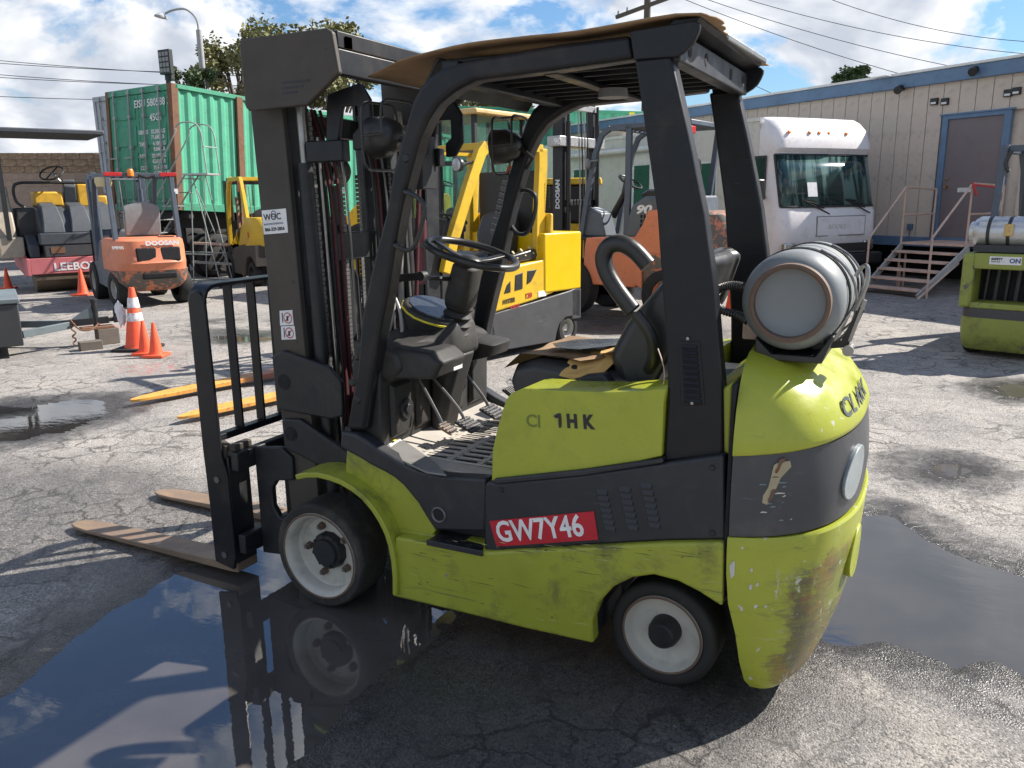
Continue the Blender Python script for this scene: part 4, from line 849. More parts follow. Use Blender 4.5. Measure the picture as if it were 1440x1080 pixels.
g = G(); g.box(-.45, -.40, .10, W_ - .10, 2.035, 2.05); obj('roof_brace', g, 'guard_black', FL, bevel=.003)
for y in (.115, W_ - .18): g = G(); g.box(-.84, .0, y, y + .045, 2.075, 2.115); obj('roof_rail', g, 'guard_black', FL, bevel=.004)
g = G(); g.lathe([(0, .0), (0, .05), (.03, .055), (.03, 0)], (-.36, .5, 2.03), (0, 0, -1), 16); obj('roof_lamp', g, 'grey_plastic', FL)
# grab handle on the front post, headlamp and its cage
gh = [(x, .045, z) for x, z in [(-1.010, 1.496), (-0.962, 1.479), (-0.922, 1.504), (-0.885, 1.595), (-0.883, 1.636), (-0.914, 1.666), (-0.958, 1.681)]]
obj('grab_handle', G().tube([(gh[0][0], .08, gh[0][2])] + gh + [(gh[-1][0], .08, gh[-1][2])], .0085, 8, 4), 'grab_black', FL)
gh2 = [(x, .98, z) for x, z in [(-1.036, 1.550), (-0.989, 1.498), (-0.938, 1.505), (-0.902, 1.587), (-0.898, 1.662), (-0.936, 1.688), (-0.979, 1.688)]]
obj('grab_handle', G().tube(gh2, .010, 8, 4), 'grab_black', FL)
for (qx, qy, qz) in [(-0.956, 0.055, 1.796), (-1.250, 0.055, 0.966), (-1.285, 0.055, 0.770), (-1.227, 0.055, 0.900)]:
    g = G(); g.lathe([(-.006, 0), (-.005, .012), (0, .016)], (qx, qy, qz), (0, 1, 0), 16); obj('bolt', g, 'mast_black', FL)
def headlamp(c_, yc, face):
    cx_, cz_ = c_; A_ = Vector((cx_, yc, cz_)); ax = Vector(face).normalized()
    h = obj('headlamp', G().lathe([(-.01, .068), (.0, .076), (.012, .076), (-.05, .072), (-.10, .05), (-.115, .02), (-.118, 0)], A_, ax, 28), 'grab_black', FL)
    obj('lamp_lens', G().lathe([(.004, .069), (.012, .05), (.016, 0)], A_, ax, 28), 'lens_glass', h)
    u_ = ax.cross(Vector((0, 0, 1))).normalized(); v_ = Vector((0, 0, 1)); q = []
    for k in range(24):
        a = k * math.pi / 12; q.append(A_ - ax * .02 + u_ * .105 * math.copysign(abs(math.cos(a)) ** .35, math.cos(a)) + v_ * .12 * math.copysign(abs(math.sin(a)) ** .35, math.sin(a)))
    obj('lamp_cage', G().tube(q, .0055, 6, 0, True), 'grab_black', h)
    q2 = [p - ax * .09 for p in q[0:13]]; obj('lamp_cage', G().tube(q2, .005, 6), 'grab_black', h)
    for k in (0, 6, 12): obj('cage_strut', G().tube([q[k], q[k] - ax * .09], .005, 6), 'grab_black', h)
    obj('lamp_bracket', G().tube([A_ - ax * .1, A_ - ax * .12 + Vector((.05, 0, -.06)), A_ + Vector((.14, 0, -.10))], .010, 6), 'grab_black', h)
hl = [(-1.185, 1.881)][0]; headlamp(hl, .20, (-1, .05, -.05))
hl2 = [(-1.046, 1.876)][0]; headlamp(hl2, .90, (-1, -.1, -.05))
# warning strips on the far front post
fp = [(-1.031, 0.985, 1.802), (-0.977, 0.985, 1.791), (-0.996, 0.985, 1.748), (-1.050, 0.985, 1.759), (-1.072, 0.985, 1.740), (-1.010, 0.985, 1.720), (-1.095, 0.985, 1.475), (-1.148, 0.985, 1.491)]
def quad_label(name, pts, m, parent, off=(0, -.006, 0)):
    g = G(); g.poly([Vector(p) + Vector(off) for p in pts], [Vector(p) + Vector(off) + Vector((0, .002, 0)) for p in pts]); return obj(name, g, m, parent)
wq = quad_label('warning_label', fp[:4], 'orange_sticker', FL); 
c4 = sum((Vector(p) for p in fp[:4]), Vector()) / 4
g = G(); g.poly([c4 + Vector((-.025, -.010, -.015)), c4 + Vector((.022, -.010, -.018)), c4 + Vector((.004, -.010, .02))], [c4 + Vector((-.025, -.008, -.015)), c4 + Vector((.022, -.008, -.018)), c4 + Vector((.004, -.008, .02))]); obj('label_print', g, 'print_black', wq)
a_ = Vector(fp[4]); b_ = Vector(fp[5]); d_ = Vector(fp[7]) - a_
for k in range(9):
    t0 = k / 9; quad_label('instruction_print', [a_ + d_ * t0 + (b_ - a_) * .15, a_ + d_ * t0 + (b_ - a_) * .8, a_ + d_ * (t0 + .075) + (b_ - a_) * .8, a_ + d_ * (t0 + .075) + (b_ - a_) * .15], 'grey_plastic', FL)

# --- wheels
def wheel_front(y_out, sgn, name='front_wheel'):
    Rf = .2245; cx_ = -1.433; t = obj(name, G().cyl((cx_, y_out + sgn * .06, Rf), (cx_, y_out + sgn * .16, Rf), .06), 'mast_black', FL)
    ax = (0, sgn, 0); c_ = (cx_, y_out, Rf)
    obj('tyre', G().lathe([(.006, .186), (-.0, .190), (.0, .214), (.008, .2225), (.02, .2245), (.165, .2245), (.18, .218), (.185, .19), (.18, .18)], c_, ax, 64), 'tyre_black', t)
    obj('rim', G().lathe([(.004, .187), (-.001, .184), (-.001, .178), (.006, .172), (.012, .165), (.03, .160), (.06, .156), (.065, .150), (.078, .140), (.082, .06), (.082, .03)], c_, ax, 64), 'wheel_cream', t)
    obj('rim_edge', G().lathe([(-.002, .187), (-.004, .183), (-.002, .178)], c_, ax, 64), 'rusty_ring', t)
    obj('hub', G().lathe([(.082, .082), (.060, .080), (.050, .074), (.048, .060), (.035, .056), (.033, 0)], c_, ax, 12), 'mast_black', t)
    for k in range(8):
        a = k * math.pi / 4 + .2; obj('hub_bolt', G().cyl((cx_ + .068 * math.cos(a), y_out + sgn * .046, Rf + .068 * math.sin(a)), (cx_ + .068 * math.cos(a), y_out + sgn * .056, Rf + .068 * math.sin(a)), .008, n=6), 'mast_black', t)
    for k in range(5):
        a = k * 2 * math.pi / 5 + .62; p0 = (cx_ + .108 * math.cos(a), y_out + sgn * .082, Rf + .108 * math.sin(a)); p1 = (p0[0], y_out + sgn * .055, p0[2]); p2 = (p0[0], y_out + sgn * .045, p0[2])
        obj('wheel_nut', G().cyl(p0, p1, .017, .015, 6), 'rusty_ring', t); obj('stud', G().cyl(p1, p2, .008, n=8), 'dull_steel', t)
wheel_front(0.0, 1); wheel_front(W_, -1)
def wheel_rear(y_out, sgn):
    Rr = .190; cx_ = 0.0; t = obj('rear_wheel', G().cyl((cx_, y_out + sgn * .03, Rr), (cx_, y_out + sgn * .12, Rr), .05), 'mast_black', FL)
    ax = (0.05 * sgn, sgn, 0); c_ = (cx_, y_out, Rr)
    obj('tyre', G().lathe([(.004, .143), (-.002, .150), (-.004, .17), (.0, .182), (.010, .189), (.02, .190), (.11, .190), (.125, .182), (.128, .15)], c_, ax, 64), 'tyre_black', t)
    obj('rim', G().lathe([(.002, .143), (-.003, .139), (-.001, .134), (.010, .130), (.035, .124), (.045, .112), (.050, .05), (.052, .02)], c_, ax, 64), 'wheel_cream', t)
    obj('rim_edge', G().lathe([(-.003, .1435), (-.006, .139), (-.003, .134)], c_, ax, 64), 'rusty_ring', t)
    obj('hub', G().lathe([(.052, .056), (.015, .054), (.008, .050), (-.006, .046), (-.012, .040), (-.012, 0)], c_, ax, 28), 'mast_black', t)
wheel_rear(.075, 1); wheel_rear(W_ - .075, -1)

# --- counterweight: stacked sections, squared-off plan that rounds to the rear
def plan(xr, hw, x0=.215, e=2.7, n=44, yc=W_ / 2, xs=None):
    pts = []
    for k in range(n + 1):
        a = -math.pi / 2 + math.pi * k / n; c_, s_ = math.cos(a), math.sin(a)
        pts.append((x0 + (xr - x0) * abs(c_) ** (2 / e), yc + hw * math.copysign(abs(s_) ** (2 / e), s_)))
    return pts
H2 = W_ / 2
cwk = thing('counterweight', '', '', (0, 0, 0)); del cwk['category']; del cwk['label']; cwk.parent = FL
low_s = [(.095, .44, .90, .305), (.13, .475, .95, .29), (.20, .505, .98, .275), (.30, .535, .99, .258), (.40, .555, 1.0, .232), (.50, .568, 1.0, .222), (.57, .574, 1.0, .220), (.612, .579, 1.0, .220), (.620, .572, .995, .220)]
obj('lower_section', G().loft([[(x, y, z + max(0, z - .5) / .13 * .052 * max(0, min(1, (x - .22) / .36))) for x, y in plan(xr, H2 * w, x0)] for z, xr, w, x0 in low_s]), 'counterweight_paint', cwk, smooth=30)
def bandz(x, z0, z1): return z0 + (z1 - z0) * max(0, min(1, (x - .22) / .36))
def band(zs, m, name, lift=(0, 0)):
    rings = []
    for z, xr, w, dzr in zs: rings.append([(x, y, z + dzr * max(0, min(1, (x - .22) / .36))) for x, y in plan(xr, H2 * w, .222)])
    return obj(name, G().loft(rings), m, cwk, smooth=30)
band([(.622, .566, .985, .055), (.70, .572, .992, .055), (.80, .566, .99, .055), (.884, .556, .98, .055)], 'band_charcoal', 'dark_band')

top_s = [(.884, .552, .992, .055), (.890, .558, .998, .055), (.905, .558, .998, .052), (.955, .548, .985, .03), (1.02, .528, .955, .0), (1.08, .495, .905, -.02), (1.125, .455, .845, -.05), (1.155, .40, .765, -.065), (1.175, .35, .66, -.075), (1.185, .31, .50, -.08)]
rings = [[(x, y, z + dz * max(0, min(1, (x - .22) / .34))) for x, y in plan(xr, H2 * w, .222)] for z, xr, w, dz in top_s]
obj('upper_section', G().loft(rings), 'counterweight_paint', cwk, smooth=60)
# rear oval badge plate, white light panel and lettering on the rear
g = G(); 
for nm, m, a0, z0, rz_, ry_ in (('rear_badge', 'badge_grey', .27, .80, .075, .085), ('tow_plate', 'lime_clean', .36, .50, .075, .08)):
    g = G(); ring = []
    for k in range(20):
        t_ = k * math.pi / 10; yy = a0 + ry_ * math.cos(t_); zz = z0 + rz_ * math.sin(t_) + .03 * math.cos(t_); rr = (abs(yy - W_ / 2) / H2); xx = .2215 + ((.5685 if a0 < .3 else .5705) - .2215) * (1 - min(.999, rr / .995) ** 2.7) ** (1 / 2.7)
        ring.append(Vector((xx, yy, zz)))
    g.loft([[p + Vector((-.01, .004, 0)) for p in ring], [p + Vector((.0085, -.006, 0)) for p in ring]]); obj(nm, g, m, cwk, bevel=.003)
arc_, yl_ = 0.0, []; yv_ = .215; fx0 = lambda q_: .222 + (.541 - .222) * (1 - (abs(q_ - W_ / 2) / H2 / .972) ** 2.7) ** (1 / 2.7)
while len(yl_) < 5:
    if arc_ >= len(yl_) * .078: yl_.append(yv_)
    arc_ += math.hypot(.002, fx0(yv_ + .002) - fx0(yv_)); yv_ += .002
for i, ch in enumerate('CLARK'):
    yy = yl_[i]; fx = lambda q_: .222 + (.541 - .222) * (1 - (abs(q_ - W_ / 2) / H2 / .972) ** 2.7) ** (1 / 2.7)
    xx = fx(yy); nr = Vector((1, (fx(yy - .01) - fx(yy + .01)) / .02, .36)).normalized(); xd_ = Vector((0, 0, 1)).cross(nr)
    text('rear_lettering', ch, .085, 'slate_print', cwk, (xx + .006, yy, .985), xd_, nr.cross(xd_), bold=.002, ext=.0012)
# torn scar and chips on the dark band
def blotch(name, pts, m, y=-.0):
    g = G(); g.py(pts, y - .0015, y + .03); obj(name, g, m, cwk)
sc = [(0.342, 0.869), (0.354, 0.878), (0.384, 0.884), (0.389, 0.865), (0.374, 0.845), (0.363, 0.830), (0.354, 0.802), (0.344, 0.769), (0.329, 0.743), (0.316, 0.748), (0.317, 0.771), (0.330, 0.798), (0.336, 0.831), (0.339, 0.853)]
def surf_patch(name, pts, m, xr, hwk, off, x0=.222):
    f_ = lambda x_: W_ / 2 - H2 * hwk * (1 - max(0, min(.999, (x_ - x0) / (xr - x0))) ** 2.7) ** (1 / 2.7)
    P_ = [(x_, f_(x_) - off, z_) for x_, z_ in pts]
    g = G(); g.poly(P_, [(x_, y_ + off * 2 + .004, z_) for x_, y_, z_ in P_]); return obj(name, g, m, cwk)
surf_patch('paint_scar', sc, 'scar_rim', .562, .991, .0018)
cxs = sum(p[0] for p in sc) / len(sc); czs = sum(p[1] for p in sc) / len(sc)
for k_, (fx0, fz0, s_) in enumerate(((.010, .050, .34), (-.006, -.045, .30))): surf_patch('rust_spot', [(cxs + fx0 + (x - cxs) * s_ * (1.0 if k_ == 0 else 1.1), czs + fz0 + (z - czs) * s_) for x, z in sc], 'rusty_ring', .562, .991, .0032)
rs_ = random.Random(12)
for k_ in range(16):
    x_ = rs_.uniform(.30, .40); z_ = rs_.uniform(.68, .83); l_ = rs_.uniform(.008, .04); surf_patch('scratch', [(x_, z_), (x_ + l_, z_ + .002), (x_ + l_, z_ + .0045), (x_ + l_ * .3, z_ + .0055)], rs_.choice(['scratch_teal', 'scratch_pale', 'scratch_teal', 'rusty_ring']), .562, .991, .0016)
for k_ in range(7):
    x_ = rs_.uniform(.235, .34); z_ = rs_.uniform(.35, .61); r__ = rs_.uniform(.003, .007); surf_patch('paint_chip', [(x_ + r__ * math.cos(t_) * rs_.uniform(.6, 1.3), z_ + r__ * math.sin(t_) * rs_.uniform(.8, 1.9)) for t_ in [q_ * math.pi / 4 for q_ in range(8)]], 'scratch_pale', .572, 1.0, .0016, .220)
surf_patch('paint_chip', [(0.230, 0.529), (0.242, 0.548), (0.247, 0.544), (0.247, 0.501), (0.241, 0.490), (0.234, 0.503)], 'scratch_pale', .573, 1.0, .002, .220)
# black edge strip between the post and the counterweight
g = G(); g.box(.206, .217, .02, W_ - .02, .40, 1.10); obj('seam', g, 'dark_void', FL)
# --- gas tank with its cradle and straps
TX, TZ, TY = .335, 1.335, .165
lp_ = thing('gas_tank', '', '', (0, 0, 0)); del lp_['category']; del lp_['label']; lp_.parent = FL
tp = [(.012, 0), (.012, .112)]
obj('shell', G().lathe([(.018, 0), (.020, .100), (.016, .106), (.012, .116), (.016, .124), (.028, .138), (.05, .150), (.075, .154), (.60, .154), (.63, .148), (.66, .13), (.68, .09), (.69, 0)], (TX, TY, TZ), (0, 1, 0), 64), 'tank_grey', lp_, smooth=35)
obj('foot_ring', G().lathe([(.014, .103), (-.012, .104), (-.016, .110), (-.014, .119), (.016, .121)], (TX, TY, TZ), (0, 1, 0), 64), 'rusty_ring', lp_)
for yy in (.315, .345, .62, .65):
    obj('strap', G().lathe([(0, .1545), (0, .1585), (.010, .1585), (.010, .1545)], (TX, yy, TZ), (0, 1, 0), 48), 'grab_black', lp_)
obj('weld_seam', G().lathe([(0, .1535), (.002, .1555), (.008, .1555), (.010, .1535)], (TX, TY + .33, TZ), (0, 1, 0), 48), 'tank_grey', lp_)
g = G(); g.loft([[(TX - .10, y, TZ - .115), (TX - .10, y, TZ - .16), (TX - .04, y, TZ - .185), (TX + .10, y, TZ - .185), (TX + .13, y, TZ - .10), (TX + .12, y, TZ - .10), (TX + .08, y, TZ - .165), (TX - .05, y, TZ - .165)] for y in (.20, .80)]); obj('cradle', g, 'grab_black', lp_, bevel=.003)
g = G(); g.cyl((TX, .45, 1.10), (TX, .45, 1.17), .035, n=16); obj('swivel_post', g, 'dull_steel', lp_)
for yy in (.33, .635):
    g = G(); g.tube([(TX + .06, yy, TZ + .15), (TX + .12, yy, TZ + .115), (TX + .165, yy, TZ + .05), (TX + .175, yy, TZ - .03), (TX + .155, yy, TZ - .10), (TX + .11, yy, TZ - .15)], .0045, 6, 4); obj('strap_rod', g, 'steel', lp_)
    if yy > .5: continue
    g = G(); g.beam((TX + .165, yy, TZ - .13), (TX + .20, yy, TZ + .0), .018, .010); g.tube([(TX + .175, yy - .015, TZ - .03), (TX + .20, yy - .015, TZ + .05), (TX + .198, yy, TZ + .10), (TX + .182, yy + .015, TZ + .10), (TX + .165, yy + .015, TZ + .07)], .0065, 8, 4); obj('latch_handle', g, 'steel', lp_)
g = G(); g.cyl((TX + .165, .30, TZ - .155), (TX + .165, .36, TZ - .155), .013, n=16).cyl((TX + .165, .285, TZ - .155), (TX + .165, .30, TZ - .155), .017, n=16); obj('pivot', g, 'steel', lp_)
g = G(); g.loft([[(TX + .06, y, TZ - .165), (TX + .16, y, TZ - .15), (TX + .20, y, TZ - .03), (TX + .185, y, TZ - .02), (TX + .14, y, TZ - .13), (TX + .05, y, TZ - .15)] for y in (.325, .337)]); obj('bracket', g, 'grab_black', lp_)
g = G(); g.box(TX - .09, TX - .03, .12, .15, 1.17, 1.19); 
hs = [(0.185, 0.300, 1.362), (0.131, 0.320, 1.367), (0.080, 0.340, 1.347), (0.065, 0.360, 1.308), (0.091, 0.360, 1.278), (0.155, 0.340, 1.265), (0.187, 0.320, 1.250)]
ribs = []
o = obj('gas_hose', G().tube(hs, .012, 10, 8), 'hose_black', lp_)
import bisect
def catmull(P, m=6):
    P = [Vector(p) for p in P]; Q = []
    for i in range(len(P) - 1):
        p0 = P[max(0, i - 1)]; p1 = P[i]; p2 = P[i + 1]; p3 = P[min(len(P) - 1, i + 2)]
        for k in range(m):
            t = k / m; Q.append(.5 * ((2 * p1) + (p2 - p0) * t + (2 * p0 - 5 * p1 + 4 * p2 - p3) * t * t + (3 * p1 - p0 - 3 * p2 + p3) * t ** 3))
    return Q + [P[-1]]
g = G(); q = catmull(hs, 14)
for i in range(1, len(q) - 1, 2): g.lathe([(-.0015, .0115), (-.001, .0145), (.001, .0145), (.0015, .0115)], q[i], (q[i + 1] - q[i - 1]), 10)
obj('hose_coil', g, 'dull_steel', lp_, kind='stuff')
g = G(); g.box(.17, .22, .32, .37, 1.19, 1.25); obj('coupling_block', g, 'peach_paint', lp_, bevel=.005)

# --- seat and hip restraint
seat = thing('seat', '', '', (0, 0, 0)); del seat['category']; del seat['label']; seat.parent = FL
def pillow(secs, m, nm, par, bev=.012): return obj(nm, G().loft(secs), m, par, bevel=bev, seg=3, smooth=50)
pillow([[(x, y, z - d) for x, z in [(-.66, .94), (-.68, 1.0), (-.66, 1.045), (-.58, 1.065), (-.40, 1.05), (-.22, 1.04), (-.16, .98), (-.2, .93)]] for y, d in ((.29, .03), (.32, 0), (.42, -.008), (.62, -.008), (.74, 0), (.78, .03))], 'vinyl_black', 'cushion', seat)
pillow([[(x + f, y, z) for x, z in [(-.26, .98), (-.30, 1.10), (-.24, 1.22), (-.14, 1.34), (-.06, 1.44), (-.0, 1.47), (.05, 1.44), (.02, 1.34), (-.06, 1.18), (-.14, 1.0)]] for y, f in ((.30, .03), (.34, 0), (.46, .025), (.60, .025), (.72, 0), (.76, .03))], 'vinyl_black', 'backrest', seat, .02)
g = G(); g.loft([[(x, y, z) for x, z in [(-.40, .93), (-.46, .98), (-.36, 1.035), (-.28, 1.05), (-.22, .98), (-.25, .93)]] for y in (.225, .285)]); obj('belt_bracket', g, 'charcoal_panel', seat, bevel=.008)
hoop = [(-0.137, 0.250, 1.431), (-0.181, 0.245, 1.477), (-0.227, 0.240, 1.501), (-0.270, 0.240, 1.493), (-0.290, 0.240, 1.459), (-0.281, 0.240, 1.411), (-0.245, 0.240, 1.352)]
obj('restraint_pad', G().tube([hoop[0]] + hoop[1:] + [(-0.182, 0.240, 1.277)], .0295, 14, 6), 'grab_black', seat)
arm = [(-0.173, 0.235, 1.271), (-0.125, 0.240, 1.212), (-0.110, 0.250, 1.163), (-0.117, 0.270, 1.109), (-0.141, 0.300, 1.064)]
obj('restraint_tube', G().tube(arm, .0205, 12, 6), 'grab_black', seat)
g = G(); g.box(-.14, .14, .30, .75, .985, 1.02); obj('seat_rail', g, 'mast_black', seat)
g = G(); g.tube([(-0.055, 0.120, 1.176), (-0.026, 0.100, 1.112), (-0.034, 0.100, 1.053), (-0.093, 0.100, 1.019), (-0.160, 0.120, 1.012)], .0022, 5, 6); obj('cable', g, 'peach_paint', seat)

# --- mast
MR = [(.135, .25), (.82, .935)]
rl = [(-1.757, 2.009), (-1.732, 1.436), (-1.695, 0.650), (-1.701, 0.386)]
mast = thing('mast', '', '', (0, 0, 0)); del mast['category']; del mast['label']; mast.parent = FL
# tilt line of the mast: x as a function of z
XA, XB = -1.755, -1.70      # front face at the top and at the bottom
def mx_(z, dx=0): return XA + (XB - XA) * (2.1 - z) / 2.0 + dx
def rail_y(x_off0, x_off1, y0, y1, z0, z1, m, nm, par=None, bev=.004):
    g = G(); g.loft([[(mx_(z, x_off0), y0, z), (mx_(z, x_off1), y0, z), (mx_(z, x_off1), y1, z), (mx_(z, x_off0), y1, z)] for z in (z0, z1)]); return obj(nm, g, m, par or mast, bevel=bev)
for side in (0, 1):
    Y = lambda y: y if side == 0 else W_ - y
    def ry(a, b, y0, y1, z0, z1, m, nm, bev=.004):
        ya, yb = sorted((Y(y0), Y(y1))); return rail_y(a, b, ya, yb, z0, z1, m, nm, None, bev)
    ry(.0, .165, .150, .172, .05, 2.02, 'mast_dusty', 'outer_rail_web'); ry(.143, .165, .172, .235, .05, 2.02, 'mast_black', 'outer_rail_flange'); ry(.0, .022, .172, .235, .05, 2.02, 'mast_black', 'outer_rail_flange')
    ry(.03, .155, .240, .258, .10, 2.08, 'mast_black', 'inner_rail_web'); ry(.135, .155, .258, .31, .10, 2.08, 'mast_black', 'inner_rail_flange'); ry(.03, .05, .258, .31, .10, 2.08, 'mast_black', 'inner_rail_flange')
    ry(.06, .15, .325, .340, .12, 1.95, 'mast_black', 'third_rail_web'); ry(.13, .15, .340, .40, .12, 1.95, 'mast_black', 'third_rail_flange')
    g = G(); g.cyl((mx_(.12, .21), Y(.20), .12), (mx_(1.80, .21), Y(.20), 1.80), .030, n=20); obj('lift_cylinder', g, 'mast_black', mast)
    g = G(); g.cyl((mx_(1.80, .21), Y(.20), 1.80), (mx_(2.05, .21), Y(.20), 2.05), .018, n=16); obj('cylinder_rod', g, 'steel', mast)
    g = G(); g.cyl((mx_(.30, .245), Y(.247), .30), (mx_(1.9, .245), Y(.247), 1.9), .006, n=8); obj('steel_pipe', g, 'steel', mast)
    # chains of plates
    lk = mesh_of(G().box(-.004, .004, -.009, .009, -.009, .009), 'chain_link', 'dull_steel')
    g = G()
    for k in range(88):
        z = .35 + k * .0188
        g.box(mx_(z, .185) - (.004 if k % 2 else .007), mx_(z, .185) + (.004 if k % 2 else .007), Y(.275) - .010, Y(.275) + .010, z, z + .016)
    obj('lift_chain', g, 'dull_steel', mast, kind='stuff')
    # top head plates
    hp_ = [(-1.711, 2.24), (-1.69, 2.255), (-1.29, 2.255), (-1.265, 2.24), (-1.245, 2.10), (-1.40, 2.00), (-1.69, 1.995), (-1.705, 2.01)]
    ya, yb = sorted((Y(.075), Y(.10))); obj('head_plate', G().py(hp_, ya, yb), 'mast_dusty', mast, bevel=.006)
    br = [(mx_(1.9, .12), 2.02), (mx_(1.9, .31), 2.02), (mx_(1.9, .34), 1.96), (mx_(1.9, .33), 1.86), (mx_(1.9, .30), 1.80), (mx_(1.9, .26), 1.80), (mx_(1.9, .25), 1.92), (mx_(1.9, .2), 1.97)]
    ya, yb = sorted((Y(.19), Y(.21))); g = G(); g.py([(-1.40, 2.05), (-1.24, 2.08), (-1.20, 2.02), (-1.20, 1.90), (-1.24, 1.84), (-1.29, 1.84), (-1.29, 1.90), (-1.26, 1.92), (-1.26, 2.00), (-1.33, 2.0), (-1.36, 1.86), (-1.42, 1.86)], ya, yb); obj('head_bracket', g, 'guard_black', mast, bevel=.006)
    ya, yb = sorted((Y(.165), Y(.215))); g = G(); g.box(-1.50, -1.32, ya, yb, 1.80, 1.88); obj('cylinder_clamp', g, 'guard_black', mast, bevel=.006)
    # curved tie bracket and tilt bracket towards the body
    ya, yb = sorted((Y(.125), Y(.15)))
    g = G(); g.py([(mx_(.95, .0), 1.02), (mx_(.95, .06), 1.05), (mx_(.95, .30), 1.00), (mx_(.95, .36), .94), (mx_(.95, .36), .80), (mx_(.9, .30), .78), (mx_(.8, .0), .79)], ya, yb); obj('tie_plate', g, 'mast_black', mast, bevel=.008)
    g = G(); g.lathe([(0, 0), (0, .034)], (mx_(.92, .06), ya - .001 if side == 0 else yb + .001, .915), (0, 1, 0), 20); obj('plate_hole', g, 'dark_void', mast)
    g = G(); g.py([(mx_(.7, .02), .75), (mx_(.7, .12), .76), (mx_(.6, .46), .60), (mx_(.6, .47), .52), (mx_(.5, .42), .50), (mx_(.5, .10), .60), (mx_(.6, .02), .62)], ya, yb); obj('tilt_plate', g, 'mast_black', mast, bevel=.008)
    for (dx_, z_, r_) in ((.07, .69, .032), (.42, .555, .026)): g = G(); g.lathe([(-.006, 0), (-.006, r_ * .6), (-.002, r_ * .7), (-.002, r_)], (mx_(z_, dx_), ya if side == 0 else yb, z_), (0, 1 if side == 0 else -1, 0), 20); obj('pin', g, 'dull_steel' if r_ < .03 else 'dark_void', mast)
    g = G(); g.cyl((mx_(.62, .2), Y(.19), .62), (-1.10, Y(.19), .56), .032, n=16).cyl((mx_(.62, .14), Y(.19), .63), (mx_(.62, .22), Y(.19), .62), .02, n=12); obj('tilt_cylinder', g, 'mast_black', mast)
def crossbar(x0, x1, z0, z1, y0, y1, m='mast_black', nm='cross_member', bev=.005): g = G(); g.box(x0, x1, y0, y1, z0, z1); return obj(nm, g, m, mast, bevel=bev)
crossbar(-1.66, -1.262, 2.19, 2.25, .102, W_ - .102, 'guard_black', 'top_cross_member'); crossbar(-1.30, -1.262, 2.10, 2.19, .102, W_ - .102, 'guard_black', 'top_cross_member')
lab = quad_label('warning_label', [(-1.261, .14, 2.195), (-1.261, .18, 2.195), (-1.261, .18, 2.235), (-1.261, .14, 2.235)], 'sticker_white', mast, (.002, 0, 0))
crossbar(mx_(1.5, .13), mx_(1.5, .17), 1.40, 1.52, .23, W_ - .23); crossbar(mx_(.5, .13), mx_(.5, .17), .42, .60, .23, W_ - .23); crossbar(mx_(2.0, .05), mx_(2.0, .12), 1.92, 2.0, .30, W_ - .30)
crossbar(-1.45, -1.34, 1.70, 1.93, W_ - .33, W_ - .21, 'mast_black', 'valve_bracket')
# free-lift cylinder, hoses, hose guide
g = G(); g.cyl((mx_(.15, .08), .535, .15), (mx_(1.55, .08), .535, 1.55), .052, n=24); obj('centre_cylinder', g, 'mast_black', mast)
g = G(); g.cyl((mx_(1.55, .08), .535, 1.55), (mx_(1.72, .08), .535, 1.72), .03, n=16); g.lathe([(-.05, .04), (-.05, .055), (.05, .055), (.05, .04)], (mx_(1.78, .08), .535, 1.78), (0, 1, 0), 24); obj('chain_pulley', g, 'dull_steel', mast)
for k in range(2):
    g = G()
    for j in range(70): g.box(mx_(1, .15) - .006, mx_(1, .15) + .006, .47 + k * .11 - .01, .47 + k * .11 + .01, .45 + j * .0188, .45 + j * .0188 + .0155)
    obj('lift_chain', g, 'dull_steel', mast, kind='stuff')
for y, r_, m, x_ in ((.33, .008, 'hose_black', .19), (.352, .008, 'hose_red', .195), (.376, .008, 'hose_black', .19), (.40, .007, 'hose_red', .2), (.67, .008, 'hose_black', .19), (.70, .008, 'hose_red', .19), (.74, .006, 'steel', .2), (.44, .005, 'steel', .21)):
    g = G(); g.tube([(mx_(2.0, x_ - .06), y, 2.02), (mx_(1.7, x_), y, 1.75), (mx_(1.2, x_), y + random.uniform(-.012, .012), 1.2), (mx_(.8, x_), y + random.uniform(-.015, .015), .8), (mx_(.5, x_ - .03), y, .5)], r_, 8, 5); obj('hose', g, m, mast)
lp2 = [(-1.261, 0.420, 1.471), (-1.284, 0.420, 1.309), (-1.287, 0.400, 1.191), (-1.300, 0.380, 1.103), (-1.266, 0.360, 1.072), (-1.221, 0.360, 1.111), (-1.237, 0.380, 1.197), (-1.273, 0.400, 1.252)]
obj('hose_loop', G().tube([Vector(p) for p in lp2], .0075, 8, 5), 'pipe_grey', mast)
for v in ([(536, 380, .5), (541, 430, .5), (545, 485, .5)], [(575, 250, .60), (573, 350, .60), (569, 470, .60)], [(584, 200, .62), (582, 330, .62), (580, 430, .62)], [(592, 170, .7), (590, 300, .7), (592, 400, .7)], [(598, 235, .75), (597, 330, .75), (596, 440, .75)]):
    pass
g = G(); g.tube([(-1.496, 0.800, 1.593), (-1.521, 0.800, 1.330), (-1.523, 0.800, 0.989)], .016, 10, 3); obj('return_pipe', g, 'pipe_grey', mast)
g = G(); g.tube([(-1.417, 0.860, 1.941), (-1.449, 0.860, 1.592), (-1.481, 0.860, 1.156)], .010, 8, 3); obj('hose', g, 'hose_red', mast)
for (a, b) in (((556, 384), (596, 400)), ((560, 402), (594, 418))):
    pass
g = G(); q = [(-1.554, 0.780, 1.291), (-1.385, 0.780, 1.309)]; g.beam(q[0], q[1], .02, .035); g.cyl(Vector(q[1]) - Vector((0, .02, 0)), Vector(q[1]) + Vector((0, .02, 0)), .022, n=12); obj('hose_clamp', g, 'mast_black', mast)
